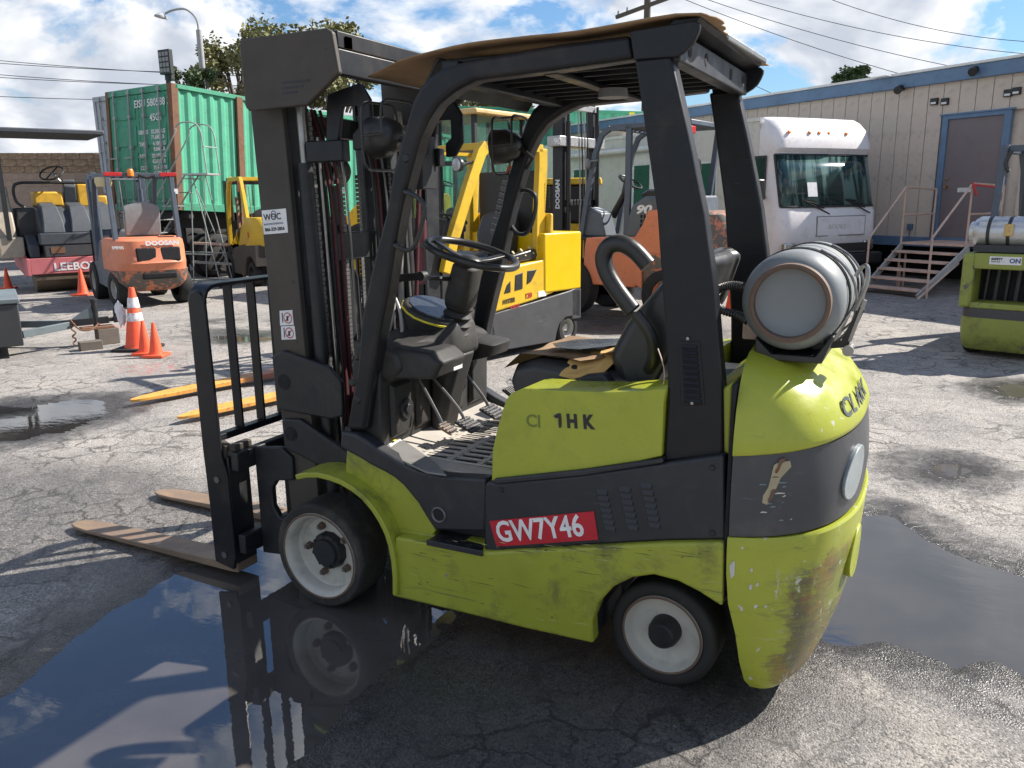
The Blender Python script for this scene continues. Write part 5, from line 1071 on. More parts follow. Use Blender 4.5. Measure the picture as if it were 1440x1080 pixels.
# stickers on the near rail
def rail_sticker(name, pts, y=.1488): 
    g = G(); g.py(PYS[name], y, y + .0015); return obj('sticker', g, 'sticker_white', FL)
PYS = {'woc': [(-1.735, 1.619), (-1.606, 1.627), (-1.604, 1.532), (-1.734, 1.523)], 'up': [(-1.681, 1.212), (-1.612, 1.219), (-1.610, 1.157), (-1.684, 1.150)], 'down': [(-1.680, 1.147), (-1.606, 1.154), (-1.604, 1.098), (-1.682, 1.090)]}
s1_ = rail_sticker('woc', None); a = PYS['woc']
xd = Vector((a[2][0] - a[3][0], 0, a[2][1] - a[3][1])); o0 = Vector((a[3][0], .1478, a[3][1]))
text('sticker_lettering', 'WOC', .036, 'print_black', s1_, o0 + xd * .10 + Vector((-.004, 0, .055)), xd, (-.05, 0, 1), bold=.0005, ext=.0004)
text('sticker_lettering', 'SALES·PARTS·RENTALS', .0105, 'print_blue', s1_, o0 + xd * .06 + Vector((-.002, 0, .036)), xd, (-.05, 0, 1), ext=.0003)
text('sticker_lettering', '866-329-2856', .0185, 'print_black', s1_, o0 + xd * .08 + Vector((0, 0, .012)), xd, (-.05, 0, 1), bold=.0005, ext=.0003)
g = G(); g.lathe([(0, .010), (0, .0135)], o0 + xd * .5 + Vector((-.003, .0004, .078)), (0, 1, 0), 20); obj('sticker_emblem', g, 'print_blue', s1_)
for nm, sg in (('up', 1), ('down', -1)):
    s2_ = rail_sticker(nm, None); a = PYS[nm]; cx_ = sum(p[0] for p in a) / 4; cz_ = sum(p[1] for p in a) / 4
    g = G(); g.lathe([(0, .019), (0, .023)], (cx_ + .008, .1482, cz_), (0, 1, 0), 24); g.beam((cx_ - .006, .148, cz_ - .015), (cx_ + .022, .148, cz_ + .015), .004, .0006, (0, 1, 0)); obj('no_standing_ring', g, 'print_red', s2_)
    g = G(); g.box(cx_ + .002, cx_ + .010, .1474, .1484, cz_ - .012, cz_ + .008); g.box(cx_ - .022, cx_ - .018, .1474, .1484, cz_ - .02, cz_ + .02); obj('sticker_print', g, 'print_black', s2_)
wd_ = [(-1.510, 2.081)][0]
g = G(); 
for k in range(3): g.box(wd_[0] - .005, wd_[0] + .13 - k * .03, .0738, .0745, wd_[1] - k * .018, wd_[1] - k * .018 + .008)
obj('stencil_print', g, 'print_black', mast)

# --- carriage, load backrest and forks
car = thing('carriage', '', '', (0, 0, 0)); del car['category']; del car['label']; car.parent = FL
g = G(); g.box(-1.915, -1.875, .03, W_ - .03, .515, .60); obj('upper_fork_bar', g, 'mast_black', car, bevel=.006)
g = G(); g.box(-1.915, -1.875, .03, W_ - .03, .13, .22); obj('lower_fork_bar', g, 'mast_black', car, bevel=.006)
for y0 in (.13, W_ - .16 - .0):
    g = G(); g.py([(-1.875, .60), (-1.72, .62), (-1.66, .58), (-1.66, .48), (-1.76, .46), (-1.79, .42), (-1.79, .34), (-1.76, .29), (-1.66, .27), (-1.66, .12), (-1.875, .10)], y0, y0 + .03); obj('carriage_plate', g, 'mast_black', car, bevel=.006)
for y0 in (.30, W_ - .35):
    g = G(); g.box(-1.875, -1.845, y0, y0 + .05, .20, .53); obj('carriage_upright', g, 'mast_black', car, bevel=.004)
bk = thing('load_backrest', '', '', (0, 0, 0)); del bk['category']; del bk['label']; bk.parent = FL
for y0, y1 in ((.015, .030), (W_ - .030, W_ - .015)):
    g = G(); g.py([(-2.055, .07), (-1.945, .05), (-1.925, .12), (-1.93, .50), (-1.955, .58), (-1.965, 1.24), (-1.975, 1.275), (-2.005, 1.30), (-2.045, 1.285), (-2.06, 1.25), (-2.062, .60), (-2.055, .35)], y0, y1); sd = obj('side_plate', g, 'guard_black', bk, bevel=.004)
    for z in (.115, .47): g = G(); yb_ = y0 - .006 if y0 < .5 else y1 + .006; g.cyl((-1.99, y0 if y0 < .5 else y1, z), (-1.99, yb_, z), .016, n=6); obj('bolt', g, 'dull_steel', bk)
g = G(); g.tube([(-2.05, .022, 1.18), (-2.045, .024, 1.255), (-2.035, .045, 1.30), (-2.03, .09, 1.315), (-2.03, .5, 1.315), (-2.03, W_ - .09, 1.315), (-2.035, W_ - .045, 1.30), (-2.045, W_ - .024, 1.255), (-2.05, W_ - .022, 1.18)], .02, 4, 3); 
g = G(); g.loft([[(-2.06, y, z), (-1.965, y, z), (-1.965, y2, z2), (-2.06, y2, z2)] for y, z, y2, z2 in ((.015, 1.24, .03, 1.24), (.018, 1.27, .032, 1.262), (.035, 1.30, .044, 1.287), (.065, 1.318, .068, 1.303), (.11, 1.322, .11, 1.307), (W_ - .11, 1.322, W_ - .11, 1.307), (W_ - .065, 1.318, W_ - .068, 1.303), (W_ - .035, 1.30, W_ - .044, 1.287), (W_ - .018, 1.27, W_ - .032, 1.262), (W_ - .015, 1.24, W_ - .03, 1.24))]); obj('top_bar', g, 'guard_black', bk, bevel=.003)
g = G(); g.box(-2.03, -1.985, .030, W_ - .030, .635, .665); obj('middle_bar', g, 'guard_black', bk, bevel=.003)
for k, y in enumerate((.19, .325, .46, .595, .73, .865)):
    g = G(); g.box(-2.035, -1.985, y - .005, y + .005, .665, 1.308); obj('upright', g, 'guard_black', bk, bevel=.002)
g = G(); g.py([(-2.02, .56), (-1.99, .64), (-1.94, .62), (-1.95, .54)], .035, .07); obj('latch', g, 'mast_dusty', bk)
def fork(y0, w, tip, x_heel=-1.975):
    f = thing('fork', '', '', (0, 0, 0)); del f['category']; del f['label']; f.parent = FL
    yc = y0 + w / 2; L0 = x_heel; secs = []
    for x, hw_, zt, zb_ in ((L0 + .035, w / 2, .075, .028), (L0 - .02, w / 2, .068, .024), (L0 - .35, w / 2, .058, .024), (L0 - .75, w / 2, .048, .024), (L0 - 1.02, w / 2, .040, .023), (L0 - 1.12, w / 2 * .80, .036, .022), (L0 - 1.17, w / 2 * .5, .033, .022), (L0 - 1.19, w / 2 * .2, .030, .022)):
        secs.append([(x, yc - hw_, zb_), (x, yc + hw_, zb_), (x, yc + hw_, zt), (x, yc - hw_, zt)])
    obj('blade', G().loft(secs), 'fork_steel', f, bevel=.004); g = G(); g.box(x_heel - .005, x_heel + .037, y0, y0 + w, .07, .57); obj('shank', g, 'mast_black', f, bevel=.005)
    g = G(); g.box(x_heel + .037, x_heel + .075, y0 + .01, y0 + w - .01, .60, .63).box(x_heel + .0, x_heel + .075, y0 + .01, y0 + w - .01, .575, .60); obj('hook', g, 'mast_dusty', f, bevel=.004)
fork(.035, .122, 0); fork(.55, .122, 0)

# ---------------------------------------------------------------- cardboard on the roof and seat
s = MT('cardboard'); c = s.mix(s.rng(s.noise(3, 6), .3, .7, 0, 1), (.235, .145, .075), (.33, .215, .12)); c = s.mix(s.math('MULTIPLY', s.step(s.noise(8, 7, .7), .5, .65), .5), c, (.15, .09, .05)); s.done(c, .85, 0, s.bump(s.noise(1, 3, .5, 0, s.mapping((160, 4, 4))), .2, .002))
s = MT('cardboard_torn'); c = s.mix(s.noise(9, 5), (.50, .30, .09), (.68, .44, .17)); s.done(c, .85)
def sheet(name, outline, zf, m, th, label, cat, sub=10):
    """slightly sagging sheet with a ragged outline, real thickness"""
    g = G(); n = len(outline); cx_ = sum(p[0] for p in outline) / n; cy_ = sum(p[1] for p in outline) / n
    rings = []
    for k in range(sub, 0, -1):
        t = k / sub; rings.append([(cx_ + (x - cx_) * t, cy_ + (y - cy_) * t, zf(cx_ + (x - cx_) * t, cy_ + (y - cy_) * t)) for x, y in outline])
    g.loft(rings, cap=True); g.bm.faces.ensure_lookup_table()
    dead = [f for f in g.bm.faces if len(f.verts) == n and n > 4 and f.calc_area() > .5]
    bmesh.ops.delete(g.bm, geom=dead, context='FACES_ONLY')
    o = obj(name, g, m, None, solid=th, smooth=60); tag(o, label, cat); return o
rnd = random.Random(5)
def ragged(p, q, n, amp):
    p = Vector(p); q = Vector(q); d = (q - p); nn = Vector((-d.y, d.x)).normalized(); return [tuple(p + d * (k / n) + nn * rnd.uniform(-amp, amp)) for k in range(n)]
ol = ragged((-1.24, .24), (-1.0, .10), 5, .003) + ragged((-1.0, .10), (-.68, .03), 5, .003) + ragged((-.68, .03), (.07, .03), 10, .003) + ragged((.07, .03), (.10, .12), 4, .004) + ragged((.10, .12), (.035, .58), 14, .008) + ragged((.035, .58), (.05, .80), 6, .008) + ragged((.05, .80), (.07, 1.09), 6, .006) + ragged((.07, 1.09), (-1.24, 1.10), 12, .004) + ragged((-1.24, 1.10), (-1.24, .24), 8, .004)
def zroof(x, y):
    e = max(0, -x - .80); r_ = max(0, x - .02); return 2.157 - .026 * min(1, max(0, -x) / .35) + .012 * math.exp(-((x + .55) / .40) ** 2) - e * .035 - e * e * .05 + .004 * noise.noise(Vector((x * 4, y * 4, 1))) - r_ * .10 + 0 - max(0, .12 - y) * .02
sheet('cardboard_sheet', ol, zroof, 'cardboard', .0045, 'big brown cardboard sheet laid over the forklift roof, torn at its rear end', 'cardboard')
fold = sheet('cardboard_flap', [(-1.22, .28), (-.98, .13), (-.86, .35), (-.9, .6), (-1.15, .66), (-1.22, .45)], lambda x, y: zroof(x, y) + .012 + .05 * max(0, -.9 - x) * 0, 'cardboard_torn', .003, 'small cardboard flap lying on the roof sheet at its front edge', 'cardboard', 6)
def crumple(name, base, zt, seed, m, label, th=.005):
    rn = random.Random(seed); return sheet(name, base, lambda x, y: zt(x, y) + .016 * noise.noise(Vector((x * 9, y * 9, seed))) + .008 * noise.noise(Vector((x * 30, y * 30, seed))), m, th, label, 'cardboard', 8)
s1 = [(-0.684, 0.360, 1.006), (-0.675, 0.450, 1.041), (-0.567, 0.520, 1.071), (-0.399, 0.550, 1.101), (-0.317, 0.500, 1.065), (-0.363, 0.420, 1.021), (-0.428, 0.320, 0.968), (-0.453, 0.310, 0.960), (-0.434, 0.360, 1.027), (-0.506, 0.380, 1.058), (-0.607, 0.340, 1.038), (-0.624, 0.300, 0.951), (-0.663, 0.300, 0.964)]
def plan_of(pts): return [(p[0], p[1]) for p in pts]
crumple('cardboard_scrap', [(-.70, .28), (-.64, .30), (-.56, .33), (-.48, .34), (-.40, .30), (-.34, .33), (-.28, .42), (-.22, .55), (-.26, .70), (-.45, .76), (-.64, .76), (-.72, .60), (-.71, .42)], lambda x, y: 1.078 + .10 * max(0, x + .40) - .9 * max(0, -.645 - x), 2, 'cardboard', 'crumpled brown cardboard sheet covering the black seat cushion')
crumple('cardboard_scrap', [(-.47, .275), (-.42, .27), (-.38, .29), (-.32, .27), (-.28, .34), (-.25, .45), (-.30, .54), (-.36, .48), (-.42, .44), (-.46, .36)], lambda x, y: 1.06 + .10 * max(0, x + .40) + .25 * max(0, y - .33) - .8 * max(0, .33 - y), 5, 'cardboard_torn', 'bright torn strip of cardboard hanging off the near edge of the seat')
crumple('cardboard_scrap', [(-.33, .33), (-.24, .32), (-.19, .40), (-.20, .52), (-.28, .60), (-.35, .52), (-.36, .42)], lambda x, y: 1.105 + .2 * (x + .33), 9, 'cardboard_torn', 'curled piece of torn cardboard against the foot of the seat back')
sheet('plastic_sheet', [(-.52, .36), (-.42, .34), (-.30, .42), (-.24, .52), (-.34, .60), (-.52, .56), (-.58, .46)], lambda x, y: 1.105 + .06 * (x + .5) + .006 * noise.noise(Vector((x * 12, y * 12, 7))), 'glass_dark', .003, 'shiny dark plastic sheet lying on the cardboard on the seat', 'plastic sheet', 6)

# ---------------------------------------------------------------- background trucks
def colour(name, col, **k):
    if name not in MATS: paint(name, col, **k)
colour('hyster_yellow', (.66, .42, .025), rough=.4, dirt_amt=.35, scr=.2, scr_col=(.3, .22, .05)); colour('box_yellow', (.74, .47, .0), rough=.35, dirt_amt=.12, var=.05)
colour('skirt_grey', (.052, .054, .058), rough=.55, dirt_amt=.5, scr=.4, scr_col=(.2, .2, .2)); colour('skirt_brown', (.075, .065, .055), rough=.6, dirt_amt=.5)
colour('truck_orange', (.62, .20, .10), rough=.5, dirt=(.22, .13, .08), dirt_amt=.6, wear_amt=.10, wear=(.16, .14, .12), scr=.3, scr_col=(.4, .25, .18)); colour('worn_orange', (.56, .18, .09), rough=.55, dirt=(.10, .08, .07), dirt_amt=.8, wear_amt=1.0, wear=(.12, .105, .09), scr=.6, scr_col=(.35, .3, .26))
colour('slate_panel', (.085, .105, .13), rough=.5, dirt_amt=.4); colour('slate_guard', (.075, .095, .125), rough=.45, dirt_amt=.4); colour('yellow_steel', (.62, .40, .03), rough=.45, dirt_amt=.4)
colour('pale_rim', (.42, .40, .36), rough=.6, dirt_amt=.5); colour('fork_orange', (.62, .27, .05), rough=.5, dirt=(.30, .10, .04), dirt_amt=.7, rust=.25); s = MT('fork_two_tone'); z_ = s.n('ShaderNodeSeparateXYZ'); s.l(s.vec, z_.inputs[0]); q = s.math('ADD', z_.outputs[0], s.math('MULTIPLY', s.math('SUBTRACT', s.noise(5, 7, .7), .5), .6)); c = s.mix(s.step(q, -3.75, -3.35), s.mix(s.noise(6, 6), (.62, .26, .04), (.78, .40, .08)), s.mix(s.noise(9, 6), (.36, .07, .045), (.30, .15, .09))); c = s.mix(s.math('MULTIPLY', s.step(s.noise(16, 8, .7), .54, .62), .6), c, (.22, .12, .06)); s.done(c, .5)
colour('fork_red', (.42, .10, .06), rough=.5, dirt_amt=.5, rust=.4)
colour('olive_lime', (.27, .30, .06), rough=.5, dirt=(.08, .08, .04), dirt_amt=.7, wear_amt=.3, wear=(.12, .12, .09), scr=.4, scr_col=(.15, .16, .08), scale=.8); colour('band_dark', (.05, .05, .055), dirt_amt=.4)
colour('tank_silver', (.50, .51, .52), rough=.32, metal=.75, dirt_amt=.35); flat('lens_red', (.5, .02, .02), .3); flat('lens_amber', (.85, .22, .02), .3); flat('beige_plastic', (.55, .45, .25), .5)
def thing_at(name, label, cat, o, xd, group=None): return thing(name, label, cat, (o[0], o[1], 0), math.atan2(xd[1], xd[0]), group)
def sub(parent, name, loc=(0, 0, 0)):
    o = bpy.data.objects.new(name, None); C.objects.link(o); o.parent = parent; o.location = loc; o.empty_display_size = .1; return o
def band_xz(path, w, y0, y1, nm, m, par, bev=.006):
    """flat bar following a path in the XZ plane, w wide in that plane"""
    P = [Vector((x, 0, z)) for x, z in path]; secs = []
    for i, p in enumerate(P):
        d = (P[min(i + 1, len(P) - 1)] - P[max(i - 1, 0)]).normalized(); n = Vector((-d.z, 0, d.x)) * w / 2
        secs.append([(p.x + n.x, y0, p.z + n.z), (p.x + n.x, y1, p.z + n.z), (p.x - n.x, y1, p.z - n.z), (p.x - n.x, y0, p.z - n.z)])
    return obj(nm, G().loft(secs), m, par, bevel=bev)
def wheel(par, x, y, r, w, sg, rim='pale_rim', rr=.56, nm='wheel', steer=0):
    """y: outer face, sg: +1 when the wheel extends towards +y"""
    t = sub(par, nm, (x, y, r)); t.rotation_euler = (0, 0, steer); ax = (0, sg, 0)
    obj('tyre', G().lathe([(.02, r * rr), (0, r * (rr + .04)), (.0, r * .90), (.012, r * .97), (.04, r), (w - .04, r), (w, r * .93), (w, r * rr)], (0, 0, 0), ax, 40), 'black_rubber', t)
    obj('rim', G().lathe([(.02, r * rr), (.012, r * (rr - .02)), (.05, r * (rr - .07)), (w * .45, r * (rr - .12)), (w * .45, r * .22), (w * .25, r * .2), (w * .22, 0)], (0, 0, 0), ax, 32), rim, t)
    g = G()
    for k in range(6): a = k * math.pi / 3; g.cyl((r * .33 * math.cos(a), sg * w * .45, r * .33 * math.sin(a)), (r * .33 * math.cos(a), sg * (w * .45 - .03), r * .33 * math.sin(a)), r * .04, n=6)
    obj('nuts', g, 'dull_steel', t, kind='stuff'); return t
def bg_mast(par, x, w, z1, m='mast_black', head='guard_black', inner=True, z0=.08, tilt=0.0, hoses=True):
    t = sub(par, 'mast', (x, 0, 0)); t.rotation_euler = (0, tilt, 0)
    for s_ in (-1, 1):
        y = s_ * w / 2
        g = G(); ya, yb = sorted((y, y - s_ * .02)); g.box(-.08, .08, ya, yb, z0, z1); ya, yb = sorted((y - s_ * .02, y - s_ * .07)); g.box(.055, .08, ya, yb, z0, z1); obj('outer_rail', g, m, t, bevel=.004)
        if inner:
            g = G(); ya, yb = sorted((y - s_ * .08, y - s_ * .10)); g.box(-.07, .07, ya, yb, z0 + .05, z1 + .05); ya, yb = sorted((y - s_ * .10, y - s_ * .15)); g.box(.05, .07, ya, yb, z0 + .05, z1 + .05); obj('inner_rail', g, m, t, bevel=.004)
        g = G(); g.cyl((.12, y - s_ * .10, .15), (.12, y - s_ * .10, z1 - .25), .035, n=14); g.cyl((.12, y - s_ * .10, z1 - .25), (.12, y - s_ * .10, z1), .02, n=10); obj('lift_cylinder', g, m, t)
    for z, dz_ in ((z1, .08), (z1 * .55, .08), (.4, .12)): g = G(); g.box(.03, .085, -w / 2 + .071, w / 2 - .071, z - dz_, z + .001); obj('cross_member', g, head if z == z1 else m, t, bevel=.004)
    if hoses:
        for k in range(4): yy = -.12 + k * .08; g = G(); g.tube([(.10, yy, z1 - .1), (.14, yy + .01, z1 * .6), (.12, yy, .5)], .011, 6, 5); obj('hose', g, 'hose_black' if k % 2 else 'steel', t)
    return t
def bg_forks(par, x, gap, L_, w=.12, m='fork_orange', m2=None, zb=.04, tipy=0, br=1.25, wd=1.0):
    for s_ in (-1, 1):
        f = sub(par, 'fork', (0, s_ * gap / 2, 0)); secs = []
        for dx_, hw_, zt in ((0, 1, .055), (-L_ * .5, 1, .045), (-L_ * .86, .95, .034), (-L_ * .95, .7, .028), (-L_ * .99, .35, .024), (-L_, .12, .022)): secs.append([(x + dx_, -w / 2 * hw_, zb), (x + dx_, w / 2 * hw_, zb), (x + dx_, w / 2 * hw_, zb + zt), (x + dx_, -w / 2 * hw_, zb + zt)])
        obj('blade', G().loft(secs), m if s_ < 0 or not m2 else m2, f, bevel=.004); g = G(); g.box(x, x + .05, -w / 2, w / 2, zb, .62); obj('shank', g, 'mast_black', f, bevel=.004)
    g = G(); g.box(x + .05, x + .10, -wd / 2, wd / 2, .50, .60); g2 = G(); g2.box(x + .05, x + .10, -wd / 2, wd / 2, .14, .24); obj('carriage_bar', g, 'mast_black', par); obj('carriage_bar', g2, 'mast_black', par)
    if br:
        b = sub(par, 'load_backrest'); g = G(); g.box(x + .06, x + .09, -wd / 2, wd / 2, br - .04, br); obj('top_bar', g, 'mast_black', b)
        for k in range(7): yy = -wd / 2 + .015 + k * (wd - .03) / 6; g = G(); g.box(x + .06, x + .085, yy - .014, yy + .014, .60, br - .04); obj('upright', g, 'mast_black', b)
def bg_seat(par, x, z, sc=1.0, m='vinyl_black', y=0):
    t = sub(par, 'seat', (x, y, z)); g = G(); g.loft([[(-.24 * sc, yy, 0), (-.28 * sc, yy, .10 * sc - d), (-.2 * sc, yy, .14 * sc - d), (.2 * sc, yy, .12 * sc - d), (.22 * sc, yy, 0)] for yy, d in ((-.24 * sc, .03), (-.20 * sc, 0), (.20 * sc, 0), (.24 * sc, .03))]); obj('cushion', g, m, t, bevel=.01)
    g = G(); g.loft([[(.14 * sc + f, yy, .08 * sc), (.12 * sc + f, yy, .3 * sc), (.20 * sc + f, yy, (.56 - abs(yy) * .35) * sc), (.28 * sc, yy, (.58 - abs(yy) * .35) * sc), (.30 * sc, yy, .4 * sc), (.25 * sc, yy, .05 * sc)] for yy, f in ((-.25 * sc, .04), (-.2 * sc, .0), (-.08, .02), (.08, .02), (.2 * sc, 0), (.25 * sc, .04))]); obj('backrest', g, m, t, bevel=.015); return t
def bg_steering(par, x, z, y=0, lean=.35, r=.18):
    t = sub(par, 'steering_wheel', (x, y, z)); n_ = Vector((lean, 0, 1)).normalized(); u_ = Vector((0, 1, 0)); v_ = n_.cross(u_)
    obj('rim', G().tube([(u_ * math.cos(a) + v_ * math.sin(a)) * r for a in [k * math.pi / 14 for k in range(28)]], .014, 8, 0, True), 'grab_black', t)
    for a in (0, 2.1, 4.2): obj('spoke', G().beam((0, 0, -.01), (u_ * math.cos(a) + v_ * math.sin(a)) * r, .03, .01), 'grab_black', t)
    obj('column', G().cyl((0, 0, 0), (-lean * .45, 0, -.48), .035, .055, 12), 'dusty_black', t); return t
def guard(par, w, front, rear, m, zt, bw=.10, roof_m=None, bars=6, dep_=.07, curved=True):
    """front, rear: XZ paths of the posts; a barred roof between their tops"""
    for s_ in (-1, 1):
        ya, yb = sorted((s_ * w / 2, s_ * (w / 2 - dep_))); band_xz(front, bw, ya, yb, 'front_guard_post', m, par); band_xz(rear, bw * 1.15, ya, yb, 'rear_guard_post', m, par)
        g = G(); x0 = front[-1][0]; x1 = rear[-1][0]; g.box(x0, x1, ya, yb, zt - .08, zt); obj('roof_rail', g, roof_m or m, par, bevel=.005)
    x0 = front[-1][0]; x1 = rear[-1][0]
    for x in (x0, x1 - .06): g = G(); g.box(x, x + .06, -w / 2 + dep_, w / 2 - dep_, zt - .07, zt - .005); obj('roof_cross_member', g, roof_m or m, par, bevel=.005)
    for k in range(bars): yy = -w / 2 + dep_ + (k + 1) * (w - 2 * dep_) / (bars + 1); g = G(); g.box(x0 + .06, x1 - .06, yy - .012, yy + .012, zt - .05, zt - .02); obj('roof_bar', g, 'grab_black', par)
def cw_loft(par, x0, secs, w, m, e=3.2, nm='counterweight'):
    return obj(nm, G().loft([[(x, y, z) for x, y in plan(xr, w / 2 * k, x0, e, 26, 0)] for z, xr, k in secs]), m, par, smooth=38)

# === yellow lift truck with the 120 decal
H = thing_at('forklift', 'yellow Hyster style lift truck with 120 on its side, parked right behind the green forklift'.replace('Hyster style ', ''), 'forklift', (-2.92 - .965 * .62, 6.11 + .26 * .62), (.26, .965))
w = 1.24
skirt = [(-1.373, 0.097), (-0.246, 0.068), (-0.220, 0.162), (-0.169, 0.262), (-0.052, 0.322), (0.107, 0.320), (0.216, 0.291), (0.212, 0.656), (0.012, 0.617), (-0.625, 0.552), (-1.245, 0.497)]
g = G()
for ya, yb in ((-w / 2, -w / 2 + .10), (w / 2 - .10, w / 2)): g = G(); g.py(skirt, ya, yb); obj('side_skirt', g, 'skirt_grey', H, bevel=.01)
g = G(); g.box(-1.35, -.2, -w / 2 + .1, w / 2 - .1, .15, .6); g.box(-.2, .15, -.35, .35, .15, .9); obj('chassis', g, 'mast_black', H)
hd = [(-1.235, 0.503), (-1.185, 0.792), (-1.116, 0.948), (-0.794, 0.970), (-0.465, 0.994), (-0.356, 1.095), (-0.318, 1.491), (-0.269, 1.490), (-0.270, 0.619), (-0.624, 0.567)]
g = G(); g.py(hd, -w / 2 + .004, w / 2 - .004); obj('hood', g, 'hyster_yellow', H, bevel=.02, seg=3)
bx = [(-0.357, 0.627), (-0.269, 1.299), (0.192, 1.290), (0.198, 0.658)]
g = G(); g.box(-.44, .22, -w / 2 - .006, w / 2 + .006, .63, 1.28); obj('counterweight', g, 'box_yellow', H, bevel=.02, seg=3)
g = G(); g.box(.06, .23, -w / 2 + .0, w / 2, .28, .625); obj('lower_counterweight', g, 'skirt_grey', H, bevel=.012)
wn_ = [(-1.089, 0.688), (-0.990, 0.694), (-0.988, 0.813), (-1.044, 0.773), (-0.923, 0.702), (-0.798, 0.714), (-0.795, 0.887), (-0.909, 0.866), (-0.728, 0.753), (-0.658, 0.778), (-0.562, 0.901), (-0.714, 0.896)]
for q in ([0, 1, 2, 3], [4, 5, 6, 7], [8, 9, 10, 11]):
    g = G(); g.py([wn_[k] for k in q], -w / 2 - .002, -w / 2 + .02); obj('vent_window', g, 'black_plastic', H, bevel=.004)
for q_ in ():
    pass
tq = [(-1.114, 0.579), (-0.925, 0.590), (-0.659, 0.609), (-1.016, 0.531)]
text('model_lettering', 'HYSTER', .064, 'print_black', H, (tq[0][0], -w / 2 - .0005, tq[0][1] + .0), (1, 0, .06), bold=.002, shear=.15, sx=.86); text('model_lettering', '120', .078, 'print_red', H, (tq[2][0] - .10, -w / 2 - .0005, tq[2][1] - .005), (1, 0, .06), bold=.002, sx=1.0); text('model_lettering', 'FORTIS', .045, 'print_red', H, (tq[3][0] + .02, -w / 2 - .0005, tq[3][1] - .015), (1, 0, .06), bold=.001)
lq = [(-0.541, 0.598), (-0.407, 0.600), (-0.407, 0.663), (-0.540, 0.660)]; g = G(); g.py(lq, -w / 2 - .001, -w / 2 + .01); obj('data_label', g, 'sticker_white', H)
guard(H, 1.10, [(-1.82, .95), (-1.72, 1.25), (-1.45, 1.82), (-1.30, 2.10), (-1.22, 2.17)], [(-.42, .9), (-.40, 1.5), (-.36, 2.0), (-.36, 2.17)], 'hyster_yellow', 2.21, .12)
bg_mast(H, -1.95, .95, 2.25, 'mast_black', tilt=0.02)
bg_forks(H, -2.15, .84, 2.42, .17, 'fork_two_tone', None, .04, wd=1.1)
g = G(); g.py([(-1.85, .2), (-1.37, .15), (-1.30, .55), (-1.25, .95), (-1.55, 1.12), (-1.80, 1.10)], -.45, .45); obj('front_cowl', g, 'dusty_black', H, bevel=.02)
for sg in (-1, 1): wheel(H, -1.50, sg * .62, .28, .22, -sg, nm='front_wheel'); wheel(H, 0.02, sg * (.60), .185, .18, -sg, nm='rear_wheel', rr=.6)
bg_seat(H, -.75, .95, 1.05); bg_steering(H, -1.25, 1.45, 0)
g = G(); g.loft([[(-.95, y, .985), (-.92, y, 1.06), (-.50, y, 1.12), (-.45, y, 1.05), (-.5, y, 1.0)] for y in (-.55, -.46)]); ar = obj('armrest', g, 'vinyl_black', H, bevel=.015)
for k in range(3): g = G(); g.beam((-.80 + k * .13, -.555, 1.03 + k * .02), (-.78 + k * .13, -.46, 1.10 + k * .02), .02, .012); obj('armrest_stripe', g, 'beige_plastic', ar)
for sg in (-1, 1):
    q = (-1.62, sg * .50, 1.98); hl_ = obj('headlamp', G().lathe([(0, .0), (.0, .055), (.012, .065), (.05, .065), (.10, .03), (.105, 0)], q, (1, 0, .05), 24), 'grab_black', H); obj('lamp_lens', G().lathe([(-.012, 0), (-.006, .05), (.002, .058)], q, (1, 0, .05), 24), 'lens_glass', hl_); obj('lamp_bracket', G().tube([(-1.55, sg * .5, 1.98), (-1.45, sg * .52, 2.0), (-1.36, sg * .53, 2.02)], .014, 6), 'grab_black', hl_)
g = G(); g.cyl((-2.02, -.42, .86), (-2.02, -.42, 1.45), .055, n=18); g.lathe([(0, .055), (.05, .045), (.07, .02), (.10, .02), (.10, 0)], (-2.02, -.42, 1.45), (0, 0, 1), 16); fe = obj('fire_extinguisher', g, 'hose_red', H)
g = G(); g.box(-.445, -.435, -.2, .2, 1.75, 2.05)
for k in range(9): g = G(); g.box(-.30, -.29, -w / 2 + .045, -w / 2 + .05, 1.55 + k * .035, 1.57 + k * .035); obj('vent_slot', g, 'grab_black', H)
g = G(); g.box(-.345, -.325, -.44, .44, 1.28, 1.95); obj('rear_screen', g, 'black_plastic', H, bevel=.005)

# === big orange truck marked 90
O9 = (-2.73, 8.09); xd9 = (.984, -.161); w = 1.30
T9 = thing_at('forklift', 'large orange and slate lift truck marked 90, facing left in front of the motorhome', 'forklift', (O9[0] + .161 * .65, O9[1] + .984 * .65), xd9)
A9 = lambda *p: None
side9 = [(-0.914, 0.466), (-0.871, 1.004), (-0.849, 1.112), (-0.118, 1.134), (-0.011, 1.117), (0.197, 1.121), (0.123, 0.793), (-0.051, 0.577), (-0.069, 0.452)]
for ya, yb in ((-w / 2, -w / 2 + .2), (w / 2 - .2, w / 2)): g = G(); g.py(side9, ya, yb); obj('tank_side', g, 'truck_orange', T9, bevel=.02)
g = G(); g.box(-1.0, .0, -.45, .45, .45, 1.08); obj('chassis', g, 'mast_black', T9)
g = G(); g.box(-1.15, -.05, -w / 2 + .02, w / 2 - .02, 1.08, 1.12); obj('deck', g, 'dusty_black', T9, bevel=.01)
hood9 = [(-0.246, 1.113), (-0.232, 1.441), (-0.192, 1.580), (-0.026, 1.697), (0.094, 1.840), (0.811, 1.894), (0.843, 1.132)]
g = G(); g.py([(-.30, 1.12), (-.24, 1.40), (-.18, 1.55), (.0, 1.66), (.55, 1.66), (.60, 1.30), (.45, 1.12)], -w / 2 + .08, w / 2 - .08); obj('hood', g, 'slate_panel', T9, bevel=.03, seg=3)
for r in range(3):
    for k in range(6): g = G(); g.box(-.05 + k * .05, -.025 + k * .05, -w / 2 + .072, -w / 2 + .079, 1.26 + r * .06 , 1.30 + r * .06); obj('vent_slot', g, 'dark_void', T9)
